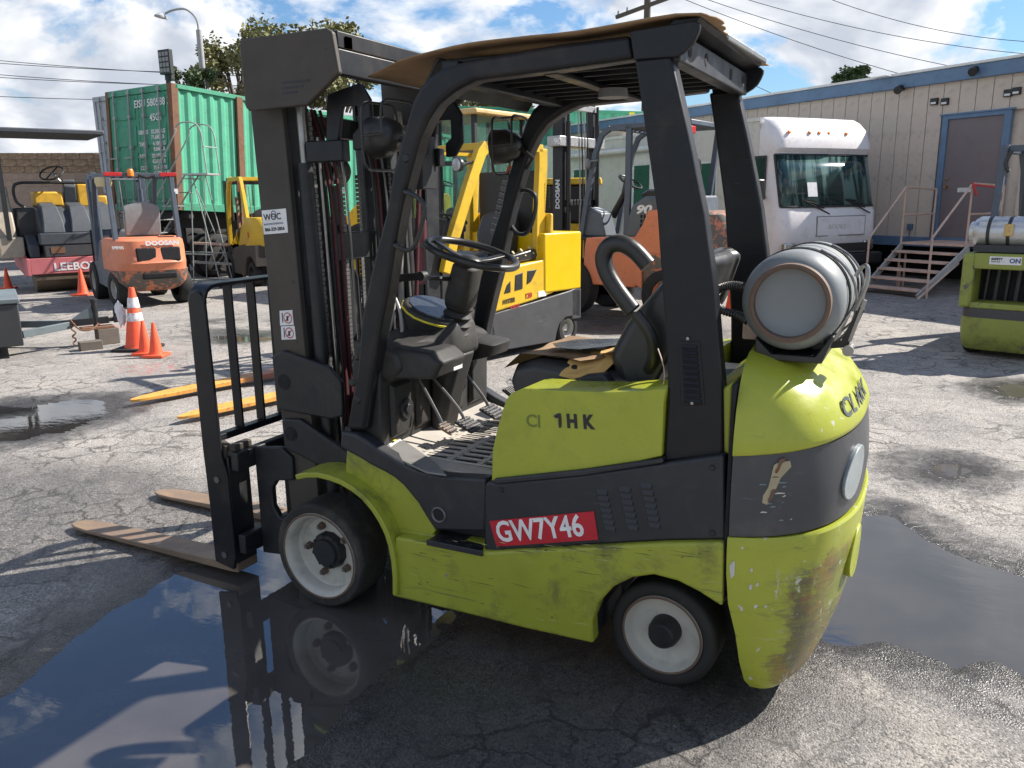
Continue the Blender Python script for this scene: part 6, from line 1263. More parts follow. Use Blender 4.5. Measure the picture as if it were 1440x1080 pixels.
text('model_lettering', '90', .15, 'sticker_white', T9, (-.13, -w / 2 + .076, 1.44), (1, 0, 0), bold=.006, shear=.25, sx=1.5)
cw_loft(T9, .05, [(.42, .98, .85), (.55, 1.12, .98), (.80, 1.18, 1.0), (1.10, 1.2, 1.0), (1.30, 1.16, .98), (1.42, 1.10, .95), (1.46, 1.0, .90)], w, 'worn_orange', 5)
g = G(); g.py([(-.10, 1.12), (.02, 1.30), (.10, 1.48), (.3, 1.50), (.3, .9), (-.02, .95)], -w / 2 - .006, -w / 2 + .07); obj('side_shoulder', g, 'truck_orange', T9, bevel=.02)
for yy in (-.30, .12): g = G(); g.box(1.17, 1.225, yy - .10, yy + .10, 1.02, 1.36); obj('grille_recess', g, 'dark_void', T9, bevel=.02)
g = G(); g.box(1.12, 1.215, -.16, .2, .88, 1.26); obj('tow_recess', g, 'truck_orange', T9, bevel=.02)
guard(T9, 1.10, [(-1.00, 1.12), (-.90, 1.7), (-.78, 2.25), (-.68, 2.48), (-.55, 2.56)], [(-.28, 1.15), (-.27, 1.8), (-.27, 2.4), (-.27, 2.56)], 'slate_guard', 2.60, .07, dep_=.06)
g = G(); g.box(-.29, .62, -.55, .55, 2.535, 2.60); obj('roof_rear', g, 'slate_guard', T9, bevel=.01)
for sg in (-1, 1): g = G(); g.beam((.55, sg * .5, 2.55), (.45, sg * .5, 1.6), .07, .07, (1, 0, 0)); obj('rear_guard_post', g, 'slate_guard', T9, bevel=.006)
g = G(); g.lathe([(0, .1), (0, .14), (.02, .15), (.03, .14), (.05, .05)], (0.1, 0, 2.62), (0, 0, 1), 10)
bg_mast(T9, -1.42, 1.0, 2.95, 'mast_black', 'galvanised', tilt=.0)
for k, z in ((0, 2.40),): g = G(); g.box(-1.52, -1.30, -.62, .62, 2.36, 2.50); m9 = obj('mast_head', g, 'galvanised', T9, bevel=.01)
text('model_lettering', '90', .12, 'sticker_white', T9, (-1.40, -.622, 2.385), (1, 0, 0), bold=.003, ext=.002)
v9 = text('brand_lettering', 'DOOSAN', .095, 'tank_silver', T9, (-1.385, -.502, 1.50), (0, 0, 1), (-1, 0, 0), bold=.004, ext=.002)
wheel(T9, -1.15, -.72, .42, .28, 1, nm='front_wheel'); wheel(T9, -1.15, .72, .42, .28, -1, nm='front_wheel'); wheel(T9, .38, -w / 2 + .0, .37, .24, 1, 'truck_orange', nm='rear_wheel'); wheel(T9, .38, w / 2, .37, .24, -1, nm='rear_wheel')
g = G(); g.py([(.03, .45), (.02, .75), (.12, .90), (.38, .98), (.62, .90), (.75, .70), (.75, .95), (.3, 1.12), (-.05, 1.0), (-.1, .5)], -w / 2 - .004, -w / 2 + .15); obj('wheel_arch', g, 'truck_orange', T9, bevel=.01)
bg_seat(T9, .10, 1.60, 1.1); bg_steering(T9, -.52, 1.86, -.0, .6, .18)
g = G(); g.py([(-.98, 1.12), (-.96, 1.42), (-.88, 1.50), (-.70, 1.44), (-.62, 1.12)], -.50, -.18); dp = obj('instrument_panel', g, 'slate_panel', T9, bevel=.02); g = G(); g.py([(-.90, 1.512), (-.72, 1.452), (-.72, 1.458), (-.90, 1.518)], -.45, -.23); obj('gauge_face', g, 'sticker_white', dp)
g = G(); g.tube([(-.75, -.52, 2.15), (-.85, -.60, 2.13)], .012, 6).lathe([(0, 0), (0, .07), (.03, .06), (.05, .02), (.05, 0)], (-.87, -.60, 2.10), (1, 0, 0), 16); obj('work_lamp', g, 'grey_plastic', T9)
g = G(); g.box(.10, .62, -.57, -.40, 2.43, 2.52); obj('tail_light', g, 'lens_red', T9, bevel=.01)

# === orange truck seen from behind
DO = (-11.06 + .44 * .55, 6.38 + .9 * .55); xdd = (.9, -.44); w = 1.16
TD_ = thing_at('forklift', 'worn orange lift truck seen from behind, between the road roller and the rolling ladder', 'forklift', DO, xdd)
cwp = [(.26, .32, .62), (.30, .40, .80), (.42, .50, .96), (.60, .56, 1.0), (.68, .575, 1.0), (.72, .60, 1.0), (.76, .575, 1.0), (.98, .56, .99), (1.07, .54, .97), (1.10, .48, .92)]
cw_loft(TD_, -.28, cwp[:4], w, 'worn_orange', 4, 'lower_counterweight'); cw_loft(TD_, -.55, [(.60, .56, 1.0)] + cwp[4:], w, 'truck_orange', 4, 'counterweight')
for yy in (-.135, .23): g = G(); g.py([(.50, .74), (.573, .74), (.568, .965), (.50, .965)], yy - .155, yy + .155); obj('grille_recess', g, 'dark_void', TD_, bevel=.025, seg=3)
g = G(); g.py([(.45, .45), (.56, .47), (.572, .56), (.45, .57)], -.22, .30); obj('tow_recess', g, 'dark_void', TD_, bevel=.02)
text('brand_lettering', 'DOOSAN', .095, 'sticker_white', TD_, (.572, -.14, 1.0), (0, 1, 0), (0, 0, 1), bold=.005, ext=.003, sx=1.25); text('number_lettering', '5PBH85', .07, 'sticker_white', TD_, (.40, -.60, .955), (.42, .30, 0), (0, 0, 1), bold=.001, ext=.002)
g = G(); g.py([(-1.35, .30), (-.28, .26), (-.30, .62), (-.55, .98), (-.75, 1.06), (-1.10, .70), (-1.45, .68)], -w / 2 + .02, w / 2 - .02); obj('chassis', g, 'slate_panel', TD_, bevel=.02)
g = G(); g.py([(-.9, .60), (-.60, 1.07), (-.2, 1.12), (.1, 1.12), (.1, .6)], -w / 2 + .10, w / 2 - .10); obj('hood', g, 'truck_orange', TD_, bevel=.02)
guard(TD_, 1.04, [(-1.45, .70), (-1.30, 1.3), (-1.12, 1.85), (-1.02, 2.05), (-.9, 2.12)], [(.18, 1.08), (.10, 1.6), (.06, 2.0), (.04, 2.12)], 'slate_guard', 2.14, .075)
for yy, m in ((-.40, 'lens_red'), (.44, 'lens_red')): g = G(); g.box(.06, .10, yy - .13, yy + .13, 2.08, 2.14); obj('tail_light', g, m, TD_, bevel=.006)
g = G(); g.lathe([(0, .05), (.08, .05), (.11, .035), (.115, 0)], (.06, -.13, 2.08), (0, 0, 1), 16); obj('beacon', g, 'lens_amber', TD_)
g = G(); g.lathe([(0, 0), (0, .11), (.07, .13), (.14, .12), (.15, 0)], (-.05, -.52, 1.92), (0, 0, 1), 20); obj('horn_housing', g, 'beige_plastic', TD_)
g = G(); g.tube([(.08, -.02, 2.10), (.10, .1, 2.06), (.08, .22, 2.10)], .03, 8); obj('rear_lamp', g, 'grab_black', TD_)
bg_mast(TD_, -1.75, .95, 2.15, 'slate_guard', 'galvanised'); bg_forks(TD_, -1.95, .5, 1.1, br=1.2)
for sg in (-1, 1): wheel(TD_, 0, sg * w / 2, .29, .19, -sg, nm='rear_wheel', steer=R(6)); wheel(TD_, -1.55, sg * (w / 2 + .02), .33, .24, -sg, nm='front_wheel')
bg_seat(TD_, -.35, 1.08, 1.1, 'grey_plastic'); bg_steering(TD_, -.95, 1.45)
g = G(); g.box(-.03, .12, .50, .56, 1.80, 1.88); obj('plate', g, 'sticker_white', TD_)

# === small yellow truck by the container
YO = (-11.45, 9.75); xdy = (.885, -.467); w = 1.1
TY_ = thing_at('forklift', 'small yellow lift truck parked under the container side, partly behind the mast', 'forklift', (YO[0] + .467 * .55, YO[1] + .885 * .55), xdy)
g = G(); g.py([(-1.15, .20), (-.28, .18), (-.24, .40), (-.10, .56), (.12, .60), (.25, .55), (.42, .40), (.45, .82), (-.40, .80), (-.95, .72), (-1.15, .55)], -w / 2, w / 2); obj('body_skirt', g, 'skirt_brown', TY_, bevel=.012)
g = G(); g.py([(-1.10, .76), (-.95, .70), (-.62, .78), (-.55, 1.02), (-.35, 1.20), (-.12, 1.24), (-.10, .84), (-.45, .78)], -w / 2 + .01, w / 2 - .01); obj('hood', g, 'hyster_yellow', TY_, bevel=.015)
cw_loft(TY_, -.13, [(.80, .50, 1.0), (1.1, .52, 1.0), (1.30, .46, .97), (1.35, .40, .92)], w, 'hyster_yellow', 4)
g = G(); g.py([(-1.32, .30), (-1.14, .2), (-1.1, .76), (-1.35, .78)], -w / 2 + .05, w / 2 - .05); obj('front_cowl', g, 'mast_black', TY_, bevel=.01)
guard(TY_, 1.0, [(-1.42, .75), (-1.40, 1.3), (-1.28, 1.85), (-1.16, 2.06), (-1.0, 2.12)], [(-.12, 1.22), (-.26, 1.7), (-.36, 2.0), (-.42, 2.12)], 'hyster_yellow', 2.15, .10)
g = G(); g.box(-.46, -.36, -.51, -.42, 1.85, 2.05); obj('tail_light', g, 'lens_red', TY_, bevel=.006)
text('label_print', 'Q', .12, 'print_red', TY_, (.05, -w / 2 - .001, .98), (1, 0, 0), bold=.006)
bg_mast(TY_, -1.62, .9, 2.1); bg_seat(TY_, -.62, .98, 1.0); bg_steering(TY_, -1.02, 1.35)
for sg in (-1, 1): wheel(TY_, 0.12, sg * (w / 2), .24, .17, -sg, 'mast_black', nm='rear_wheel'); wheel(TY_, -1.30, sg * (w / 2 + .02), .31, .22, -sg, 'mast_black', nm='front_wheel')

# === lime truck at the right edge
RO = (1.0, 7.1); xr_ = (-.28, -.96)    # local +x (rear) points towards the camera
w = 1.10
TR = thing('forklift', 'dull lime lift truck at the right edge with a silver tank on top', 'forklift', (RO[0] + .96 * .55 + .28 * .45, RO[1] - .28 * .55 + .96 * .45, 0), math.atan2(xr_[1], xr_[0]))
# local: x to the rear (towards the camera), y = 96 % towards picture right is +y
cw_loft(TR, -.3, [(.07, .36, .93), (.12, .40, .97), (.25, .425, 1.0), (.405, .43, 1.0)], w, 'olive_lime', 7, 'lower_counterweight'); cw_loft(TR, -.3, [(.405, .425, .995), (.50, .42, .99)], w, 'band_dark', 7, 'dark_band')
# upper part with a real opening
def frame_cw(z0, z1, xo, m):
    g = G(); g.box(.10, .42, -.545, -.43, z0, z1); obj('counterweight', g, m, TR, bevel=.03, seg=3); g = G(); g.box(.10, .42, .43, .545, z0, z1); obj('counterweight', g, m, TR, bevel=.03, seg=3)
    g = G(); g.box(.10, .42, -.44, .44, .90, z1); obj('counterweight_top', g, m, TR, bevel=.012, seg=2); g = G(); g.box(.10, .42, -.44, .44, z0, .56); obj('counterweight_sill', g, m, TR, bevel=.012)
frame_cw(.50, 1.055, .42, 'olive_lime')
g = G(); g.box(-.3, .10, -.53, .53, .45, 1.05); obj('engine_bay', g, 'dark_void', TR)
for k in range(9): g = G(); g.cyl((.12, -.38 + k * .095, .52), (.12, -.38 + k * .095 + .02, .93), .022, n=8); obj('radiator_guard', g, 'skirt_grey' if k % 2 else 'grab_black', TR)
g = G(); g.box(-1.5, -.2, -.5, .5, .2, .9); obj('chassis', g, 'olive_lime', TR, bevel=.02)
g = G(); g.box(.418, .424, -.30, -.02, .95, 1.03); sk_ = obj('safety_sticker', g, 'sticker_white', TR)
text('sticker_lettering', 'ON', .062, 'print_blue', sk_, (.4255, -.125, .97), (0, 1, 0), (0, 0, 1), bold=.002); text('sticker_lettering', 'SAFETY', .030, 'print_black', sk_, (.4255, -.285, .995), (0, 1, 0), (0, 0, 1), bold=.0015); text('sticker_lettering', 'INITIATIVE', .017, 'print_black', sk_, (.4255, -.285, .972), (0, 1, 0), (0, 0, 1))
tk = sub(TR, 'gas_tank', (.18, -.5, 1.255))
obj('shell', G().lathe([(.0, 0), (.0, .09), (.01, .105), (.05, .11), (.052, .13), (.085, .155), (.11, .162), (.80, .162), (.84, .15), (.88, .11), (.89, 0)], (0, -.06, 0), (0, 1, 0), 48), 'tank_silver', tk)
for yy in (.12, .30, .62): obj('strap', G().lathe([(0, .163), (0, .168), (.03, .168), (.03, .163)], (0, yy, 0), (0, 1, 0), 40), 'grab_black', tk)
g = G(); g.box(.14, .18, .28, .36, -.03, .09); obj('buckle', g, 'brass', tk, bevel=.004); g = G(); g.py([(-.16, -.19), (.16, -.19), (.14, -.12), (-.14, -.12)], .02, .95); obj('cradle', g, 'grab_black', tk)
guard(TR, 1.02, [(-1.75, .75), (-1.62, 1.3), (-1.42, 1.9), (-1.25, 2.08), (-1.1, 2.12)], [(-.30, 1.0), (-.36, 1.5), (-.42, 1.95), (-.44, 2.12)], 'slate_guard', 2.14, .06)
g = G(); g.tube([(-.40, -.40, 2.08), (-.38, -.44, 1.95), (-.38, -.40, 1.86)], .02, 8, 3); obj('grab_handle', g, 'grab_black', TR)
for sg in (-1, 1): g = G(); g.beam((-.38, sg * .22, 1.02), (-.46, sg * .22, 2.10), .06, .05, (1, 0, 0)); obj('inner_post', g, 'grab_black', TR)
bg_seat(TR, -.75, 1.0); bg_steering(TR, -1.2, 1.4); bg_mast(TR, -2.0, .9, 2.1)
for sg in (-1, 1): wheel(TR, .12, sg * .50, .19, .15, -sg, nm='rear_wheel'); wheel(TR, -1.45, sg * .54, .23, .18, -sg, nm='front_wheel')

# === road roller
flat('roller_grey', (.055, .062, .072), .6); colour('faded_pink', (.50, .14, .15), rough=.6, dirt=(.25, .12, .10), dirt_amt=.6, wear_amt=.2, wear=(.3, .2, .16)); colour('roller_yellow', (.68, .38, .03), rough=.5, dirt_amt=.4); colour('drum_steel', (.10, .075, .05), rough=.5, dirt_amt=.6, rust=.4); colour('cream_metal', (.36, .31, .24), rough=.6, dirt_amt=.4)
RR = thing('road_roller', 'old road roller with pink frame, grey ribbed hood and flat canopy at the left edge', 'road roller', (-14.4, 7.0, 0), math.atan2(-.44, .9))
# local: +x towards the drum front, +y to the picture right along the drum; drum front near x = 0
g = G(); g.box(-.06, .0, .12, 1.72, .36, .66); fp_ = obj('front_plate', g, 'faded_pink', RR, bevel=.008)
text('brand_lettering', 'LEEBOY', .20, 'sticker_white', RR, (.004, .50, .42), (0, 1, 0), (0, 0, 1), bold=.005, ext=.003, sx=1.1)
for y0 in (.06, 1.72): g = G(); g.py([(-2.0, .45), (-1.9, .95), (-.25, .66), (.0, .66), (.0, .34), (-.4, .30)], y0, y0 + .06); obj('side_frame', g, 'faded_pink', RR, bevel=.008)
g = G(); g.lathe([(0, 0), (0, .36), (.02, .38), (1.46, .38), (1.48, .36), (1.48, 0)], (-.46, .2, .38), (0, 1, 0), 48); obj('drum', g, 'drum_steel', RR)
g = G(); g.box(-.02, .02, .14, 1.70, .25, .30); obj('scraper', g, 'drum_steel', RR)
g = G(); g.box(-.30, -.02, .34, 1.70, .90, 1.12); obj('nose_panel', g, 'roller_grey', RR, bevel=.02); g = G(); g.box(-.26, -.03, .40, 1.68, .67, .895); np_ = obj('lower_panel', g, 'skirt_grey', RR, bevel=.015)
g = G(); g.box(-.028, -.022, .50, .74, .74, .86); obj('grille', g, 'rusty_brown', np_); g = G(); g.box(-.028, -.022, 1.35, 1.50, .74, .86); obj('grille', g, 'grab_black', np_)
for k, (ya, yb) in enumerate(((.42, .80), (.90, 1.28), (1.38, 1.72))): g = G(); g.loft([[(-.10, ya, 1.12), (-.18, ya + .03, 1.32), (-.42, ya + .06, 1.62), (-.9, ya + .06, 1.70), (-.9, ya, 1.12)], [(-.10, yb, 1.12), (-.18, yb, 1.32), (-.42, yb - .05, 1.62), (-.9, yb - .05, 1.70), (-.9, yb, 1.12)]]); obj('hood_rib', g, 'roller_grey', RR, bevel=.02)
g = G(); g.loft([[(-.20, y, 1.12), (-.30, y, 1.34), (-.50, y, 1.56), (-.9, y, 1.62), (-.9, y, 1.12)] for y in (.40, 1.74)]); obj('hood', g, 'roller_grey', RR, bevel=.01)
g = G(); g.py([(-1.5, .9), (-.5, .8), (-.20, .66), (-.22, .90), (-.55, 1.08), (-1.0, 1.12), (-1.4, 1.05)], .16, .34); obj('fender', g, 'roller_grey', RR, bevel=.02)
g = G(); g.box(-2.1, -1.0, .15, 1.75, .55, 1.0); obj('chassis', g, 'chassis_black', RR)
g = G(); g.box(-1.45, -.92, .45, .95, 1.62, 1.90); obj('deck_box', g, 'roller_yellow', RR, bevel=.03); g = G(); g.box(-1.45, -.92, 1.22, 1.50, 1.6, 2.05); obj('deck_box', g, 'roller_yellow', RR, bevel=.03); g = G(); g.box(-1.3, -.92, 1.50, 1.76, 1.62, 1.82); obj('deck_box', g, 'roller_yellow', RR, bevel=.03)
g = G(); g.box(-2.3, -.90, .10, 1.78, 1.02, 1.60); obj('body', g, 'skirt_grey', RR, bevel=.03)
g = G(); g.py([(-.95, 1.65), (-.88, 2.0), (-.98, 2.15), (-1.1, 2.05), (-1.1, 1.65)], .98, 1.20); obj('console', g, 'roller_grey', RR, bevel=.02)
g = G(); g.tube([(-.75, .25, 1.60), (-.75, .12, 1.72), (-.75, .10, 1.95), (-.75, .2, 2.06), (-.75, .6, 2.07), (-.75, 1.75, 2.07)], .028, 8, 4); obj('handrail', g, 'grab_black', RR)
stw = sub(RR, 'steering_wheel', (-1.0, .82, 2.26)); n_ = Vector((.5, -.35, .8)).normalized(); u_ = n_.orthogonal().normalized(); v_ = n_.cross(u_)
obj('rim', G().tube([(u_ * math.cos(a) + v_ * math.sin(a)) * .22 for a in [k * math.pi / 12 for k in range(24)]], .018, 8, 0, True), 'grab_black', stw); obj('column', G().cyl((0, 0, 0), (.0, .28, -.35), .03, n=10), 'steel', stw); obj('spoke', G().beam(u_ * -.21, u_ * .21, .03, .012), 'grab_black', stw); obj('spoke', G().beam(v_ * -.21, v_ * .21, .03, .012), 'grab_black', stw)
g = G(); g.box(-1.9, -.25, -1.5, 1.72, 2.96, 3.05); obj('canopy', g, 'roller_grey', RR, bevel=.02)
for yy in (-1.2, -.15):
    for xx in (-1.8, -.5): g = G(); g.box(xx, xx + .08, yy, yy + .08, 1.0, 2.96); obj('canopy_post', g, 'grab_black', RR)
g = G(); g.py([(-1.6, .95), (-1.5, 1.9), (-1.0, 2.0), (-.55, 1.25), (-.5, .95)], -.35, .02); obj('side_screen', g, 'cream_metal', RR, bevel=.03); g = G(); g.box(-1.4, -.45, -.30, .12, .66, 1.05); obj('side_box', g, 'cream_metal', RR, bevel=.02)

# === yellow loader with a glass cab
glz = MT('cab_glass'); glz.done((.62, .80, .74), .02); glz.b.inputs['Transmission Weight'].default_value = .95; glz.b.inputs['IOR'].default_value = 1.25
LO = thing('wheel_loader', 'yellow loader with a glass cab and long yellow hood standing behind the yellow lift truck', 'loader', (-7.75, 11.3, -.14), R(-10))
colour('cab_tan', (.60, .42, .18), rough=.6, dirt_amt=.4)
g = G(); g.loft([[(x, y, z - d) for x, z in [(-2.2, 1.0), (-2.25, 1.55), (-1.9, 1.80), (-.9, 1.92), (-.3, 1.92), (-.3, 1.0)]] for y, d in ((-.55, .08), (-.45, 0), (.45, 0), (.55, .08))]); obj('hood', g, 'hyster_yellow', LO, bevel=.03)
g = G(); g.box(-2.2, 2.2, -.5, .5, .55, 1.1); obj('chassis', g, 'chassis_black', LO); g = G(); g.box(-.35, 1.4, -.72, .72, 1.1, 1.45); cb = obj('cab_base', g, 'mast_black', LO, bevel=.02)
g = G(); g.box(-.45, 1.5, -.82, .82, 3.22, 3.32); obj('cab_roof', g, 'cab_tan', LO, bevel=.03)
for (x, y) in ((-.32, -.7), (-.32, .7), (.55, -.72), (.55, .72), (1.36, -.7), (1.36, .7)): g = G(); g.box(x - .04, x + .04, y - .04, y + .04, 1.45, 3.22); obj('cab_post', g, 'chassis_black', LO, bevel=.006)
for a, b, c, d in ((-.28, .51, -.71, -.70), (.59, 1.32, -.71, -.70), (-.28, .51, .70, .71), (.59, 1.32, .70, .71)): g = G(); g.box(a, b, c, d, 1.47, 3.20); obj('cab_window', g, 'cab_glass', LO)
for x in (-.32, 1.36): g = G(); g.box(x - .005, x + .005, -.66, .66, 1.47, 3.2); obj('cab_window', g, 'cab_glass', LO)
g = G(); g.box(-.28, 1.32, -.73, -.69, 2.38, 2.46); obj('cab_rail', g, 'chassis_black', LO)
bg_seat(LO, .5, 1.5); bg_steering(LO, 0.0, 2.1)
for yy in (-.6, 0.35): g = G(); g.box(-.52, -.42, yy, yy + .22, 3.10, 3.24); q = obj('work_lamp', g, 'cab_tan', LO, bevel=.01); g = G(); g.box(-.528, -.521, yy + .03, yy + .19, 3.13, 3.21); obj('lamp_lens', g, 'lens_glass', q)
for x in (-1.35, 1.2):
    for sg in (-1, 1): wheel(LO, x, sg * 1.0, .68, .42, -sg, 'hyster_yellow')
g = G(); g.tube([(-.3, -.8, 2.5), (-.6, -.95, 2.55), (-.65, -.95, 2.3)], .015, 6, 3).box(-.72, -.66, -1.02, -.86, 2.15, 2.45); obj('mirror', g, 'grab_black', LO)
g = G(); g.cyl((-1.1, -.5, 1.5), (-.2, -.75, 2.3), .03, n=8); obj('step_rail', g, 'grab_black', LO)
# yellow and rusty machine body to its right
EX = thing('machine_body', 'yellow industrial machine with dark panels glimpsed between the two lift trucks', 'machine', (-4.9, 10.2, 0), R(20))
g = G(); g.box(-.9, .9, -.5, .5, .3, 1.25); obj('body', g, 'hyster_yellow', EX, bevel=.03); g = G(); g.box(-.7, .6, -.51, .45, 1.27, 1.85); obj('dark_panel', g, 'black_plastic', EX, bevel=.03); g = G(); g.box(-.9, .75, -.55, .5, 1.86, 1.96); obj('roof', g, 'hyster_yellow', EX, bevel=.02)
g = G(); g.tube([(.3, -.55, .8), (.45, -.6, 1.2), (.6, -.6, 1.45), (.7, -.55, 1.2), (.75, -.55, .8)], .03, 8, 4); obj('hose', g, 'rusty_brown', EX)
for sg in (-1, 1): wheel(EX, -.5, sg * .55, .32, .2, -sg); wheel(EX, .55, sg * .55, .32, .2, -sg)

# ---------------------------------------------------------------- motorhome
flat('rv_window', (.015, .03, .03), .05); colour('rv_side', (.60, .575, .54), rough=.45, dirt_amt=.25, var=.05); colour('rv_front', (.74, .71, .71), rough=.35, dirt_amt=.2, var=.05); flat('curtain', (.35, .42, .38), .8); flat('rubber_seal', (.03, .03, .03), .6)
RV = thing('motorhome', 'white motorhome with curved windshield and roof marker lights parked along the office building', 'motorhome', (-1.99, 12.46, 0), math.atan2(-.6, .8))
def rvplan(x, xb=-8.2, r=.24, w=2.38, n=6, ins=0.0):
    pts = [(xb, ins), (x - r, ins)]
    for k in range(1, n + 1): a = -math.pi / 2 + k * math.pi / 2 / n; pts.append((x - r + r * math.cos(a), ins + r + r * math.sin(a)))
    pts.append((x + .05, w / 2))
    for k in range(0, n + 1): a = k * math.pi / 2 / n; pts.append((x - r + r * math.cos(a), w - ins - r + r * math.sin(a)))
    pts.append((xb, w - ins)); return pts
body = [(.45, .30), (.85, .50), (1.0, .52), (1.36, .50), (1.42, .46), (2.36, .24), (2.44, .30), (2.55, .28), (2.76, .19), (2.90, .07), (2.97, -.07)]
obj('body', G().loft([[(px_, py_, z) for px_, py_ in rvplan(x, ins=.0 if z < 2.9 else .05)] for z, x in body]), 'rv_front', RV, smooth=35)
g = G(); g.box(-8.15, -.12, -.012, 0.0, .5, 2.90); obj('side_panel', g, 'rv_side', RV)
g = G(); g.box(-8.2, -.10, -.03, .02, 2.90, 2.96); obj('gutter', g, 'white_metal', RV)
gl = G(); rows = []
for z, x in ((1.45, .462), (1.9, .357), (2.33, .256)):
    row = []
    for px_, py_ in rvplan(x, r=.28)[4:-3]:
        d = Vector((px_ - (x - .3), (py_ - 1.25) * .35)).normalized() * .012; row.append((px_ + d.x, py_ + d.y, z))
    rows.append(row)
V_ = [[gl.bm.verts.new(p) for p in r_] for r_ in rows]
for a, b in zip(V_, V_[1:]):
    for k in range(len(a) - 1): gl.bm.faces.new((a[k], a[k + 1], b[k + 1], b[k]))
ws = MT('windshield'); dn = ws.noise(1.2, 5, .6, .5, ws.mapping((1, 5, 1))); ws.done(ws.mix(ws.step(dn, .45, .58), (.015, .035, .035), (.10, .17, .155)), .06)
wsh = obj('windshield', gl, 'windshield', RV, solid=.01, smooth=60)
for r_ in (rows[0], rows[-1]): obj('windshield_seal', G().tube(r_, .018, 6), 'rubber_seal', RV)
for i in (0, -1): obj('windshield_seal', G().tube([r_[i] for r_ in rows], .018, 6), 'rubber_seal', RV)
mid = len(rows[0]) // 2; obj('windshield_seal', G().tube([Vector(r_[mid]) + Vector((.006, 0, 0)) for r_ in rows], .014, 6), 'rubber_seal', RV)
g = G(); g.poly([(.47, .62, 1.62), (.47, .84, 1.62), (.42, .84, 1.86), (.42, .62, 1.86)], [(.476, .62, 1.62), (.476, .84, 1.62), (.426, .84, 1.86), (.426, .62, 1.86)]); obj('paper_notice', g, 'sticker_white', RV)
for y0 in (.95, 1.95):
    wp = sub(RV, 'wiper', (.53, y0, 1.42)); obj('wiper_arm', G().tube([(0, 0, 0), (-.02, -.25, .10), (-.03, -.45, .13)], .012, 6), 'grab_black', wp); obj('wiper_blade', G().tube([(-.03, -.20, .12), (-.03, -.45, .14), (.02, .12, -.10)], .013, 6), 'grab_black', wp)
g = G(); g.box(.50, .562, .80, 1.95, .95, 1.27); obj('front_hatch', g, 'rv_front', RV, bevel=.008); g = G(); g.box(.50, .556, .785, 1.965, .935, 1.285); obj('hatch_seal', g, 'grey_plastic', RV); g = G(); g.box(.48, .575, .30, 2.08, .66, .80); obj('grille', g, 'grab_black', RV, bevel=.01)
for y in (.10, 2.02):
    g = G(); g.box(.44, .53, y, y + .24, .66, .84); hh = obj('headlight', g, 'chrome', RV, bevel=.02)
text('brand_lettering', 'RESORT', .12, 'rv_side', RV, (.5645, 1.05, 1.06), (0, 1, 0), (0, 0, 1), ext=.004)
for y in (.32, .78, 1.0, 1.22, 1.66):
    g = G(); x = .19 - .0 * y; g.lathe([(0, .035), (.02, .03), (.03, 0)], (.232 + .02 * (1 - abs(y - 1.19)), y, 2.70), (.8, 0, .4), 14); obj('marker_light', g, 'lens_amber', RV)
g = G(); g.box(.40, .62, .10, 2.40, .42, .62); obj('bumper', g, 'chassis_black', RV, bevel=.03)
def rv_win(a, b, c, d, m='rv_window', nm='side_window'):
    f = G(); f.box(a - .04, b + .04, -.03, -.012, c - .04, d + .04); fr = obj(nm, f, 'rubber_seal' if nm == 'cab_window' else 'white_metal', RV, bevel=.02); g = G(); g.box(a, b, -.036, -.031, c, d); obj('pane', g, m, fr, bevel=.0); return fr
rv_win(-.80, .06, 1.62, 2.28, 'rv_window', 'cab_window'); cu_ = G(); cu_.box(-.75, -.15, -.041, -.037, 1.66, 2.25); obj('curtain', cu_, 'curtain', RV)
rv_win(-1.75, -1.2, 1.55, 2.25); rv_win(-3.85, -3.30, 1.30, 2.30); g = G(); g.box(-4.05, -3.12, -.025, -.012, .75, 2.55); dr_ = obj('entry_door', g, 'rv_front', RV, bevel=.02); rv_win(-6.4, -5.6, 1.5, 2.3)
g = G(); g.tube([(.10, -.02, 1.62), (.22, -.18, 1.60), (.30, -.26, 1.62)], .02, 6, 3); mr = obj('mirror_arm', g, 'grab_black', RV); g = G(); g.box(.24, .32, -.42, -.22, 1.60, 1.92); obj('mirror', g, 'grab_black', RV, bevel=.03)
g = G(); g.cyl((-6.9, -.13, 2.62), (-2.9, -.13, 2.62), .06, n=12); aw = obj('awning_roll', g, 'white_metal', RV)
g = G(); g.box(-6.6, -5.4, .7, 1.8, 2.97, 3.22); obj('roof_unit', g, 'cream_metal', RV, bevel=.06); g = G(); g.box(-4.2, -3.4, .9, 1.6, 2.97, 3.10); obj('roof_hatch', g, 'cream_metal', RV, bevel=.03)
for x in (-.9, -6.2):
    for sg in (0, 1): wheel(RV, x, .02 if not sg else 2.48, .42, .26, 1 if not sg else -1)
g = G(); g.box(-8, .0, .1, 2.4, .28, .50); obj('chassis', g, 'chassis_black', RV)

# ---------------------------------------------------------------- rolling ladder
LD = thing('rolling_ladder', 'tall grey rolling warehouse ladder with handrails standing between the orange truck and the container', 'ladder', (-12.3, 9.30, 0), R(200), None, .93)
def pipe(nm, pts, r=.015, sm=0): return obj(nm, G().tube(pts, r * .8, 8, sm), 'bar_grey', LD)
for y in (-.28, .28):
    pipe('leg', [(-.55, y, .1), (-.15, y, 2.35)]); pipe('leg', [(.05, y, .1), (-.12, y, 2.35)]); pipe('stringer', [(1.75, y, .12), (.0, y, 2.35)], .022)
    pipe('handrail', [(1.75, y, .9), (.25, y, 3.0), (.12, y, 3.28), (-.05, y, 3.38), (-.30, y, 3.36), (-.42, y, 3.2), (-.45, y, 2.8), (-.48, y, 2.35)], .018, 3); pipe('base_rail', [(-.55, y, .14), (1.75, y, .14)]); pipe('brace', [(-.45, y, .7), (1.2, y, .75)])
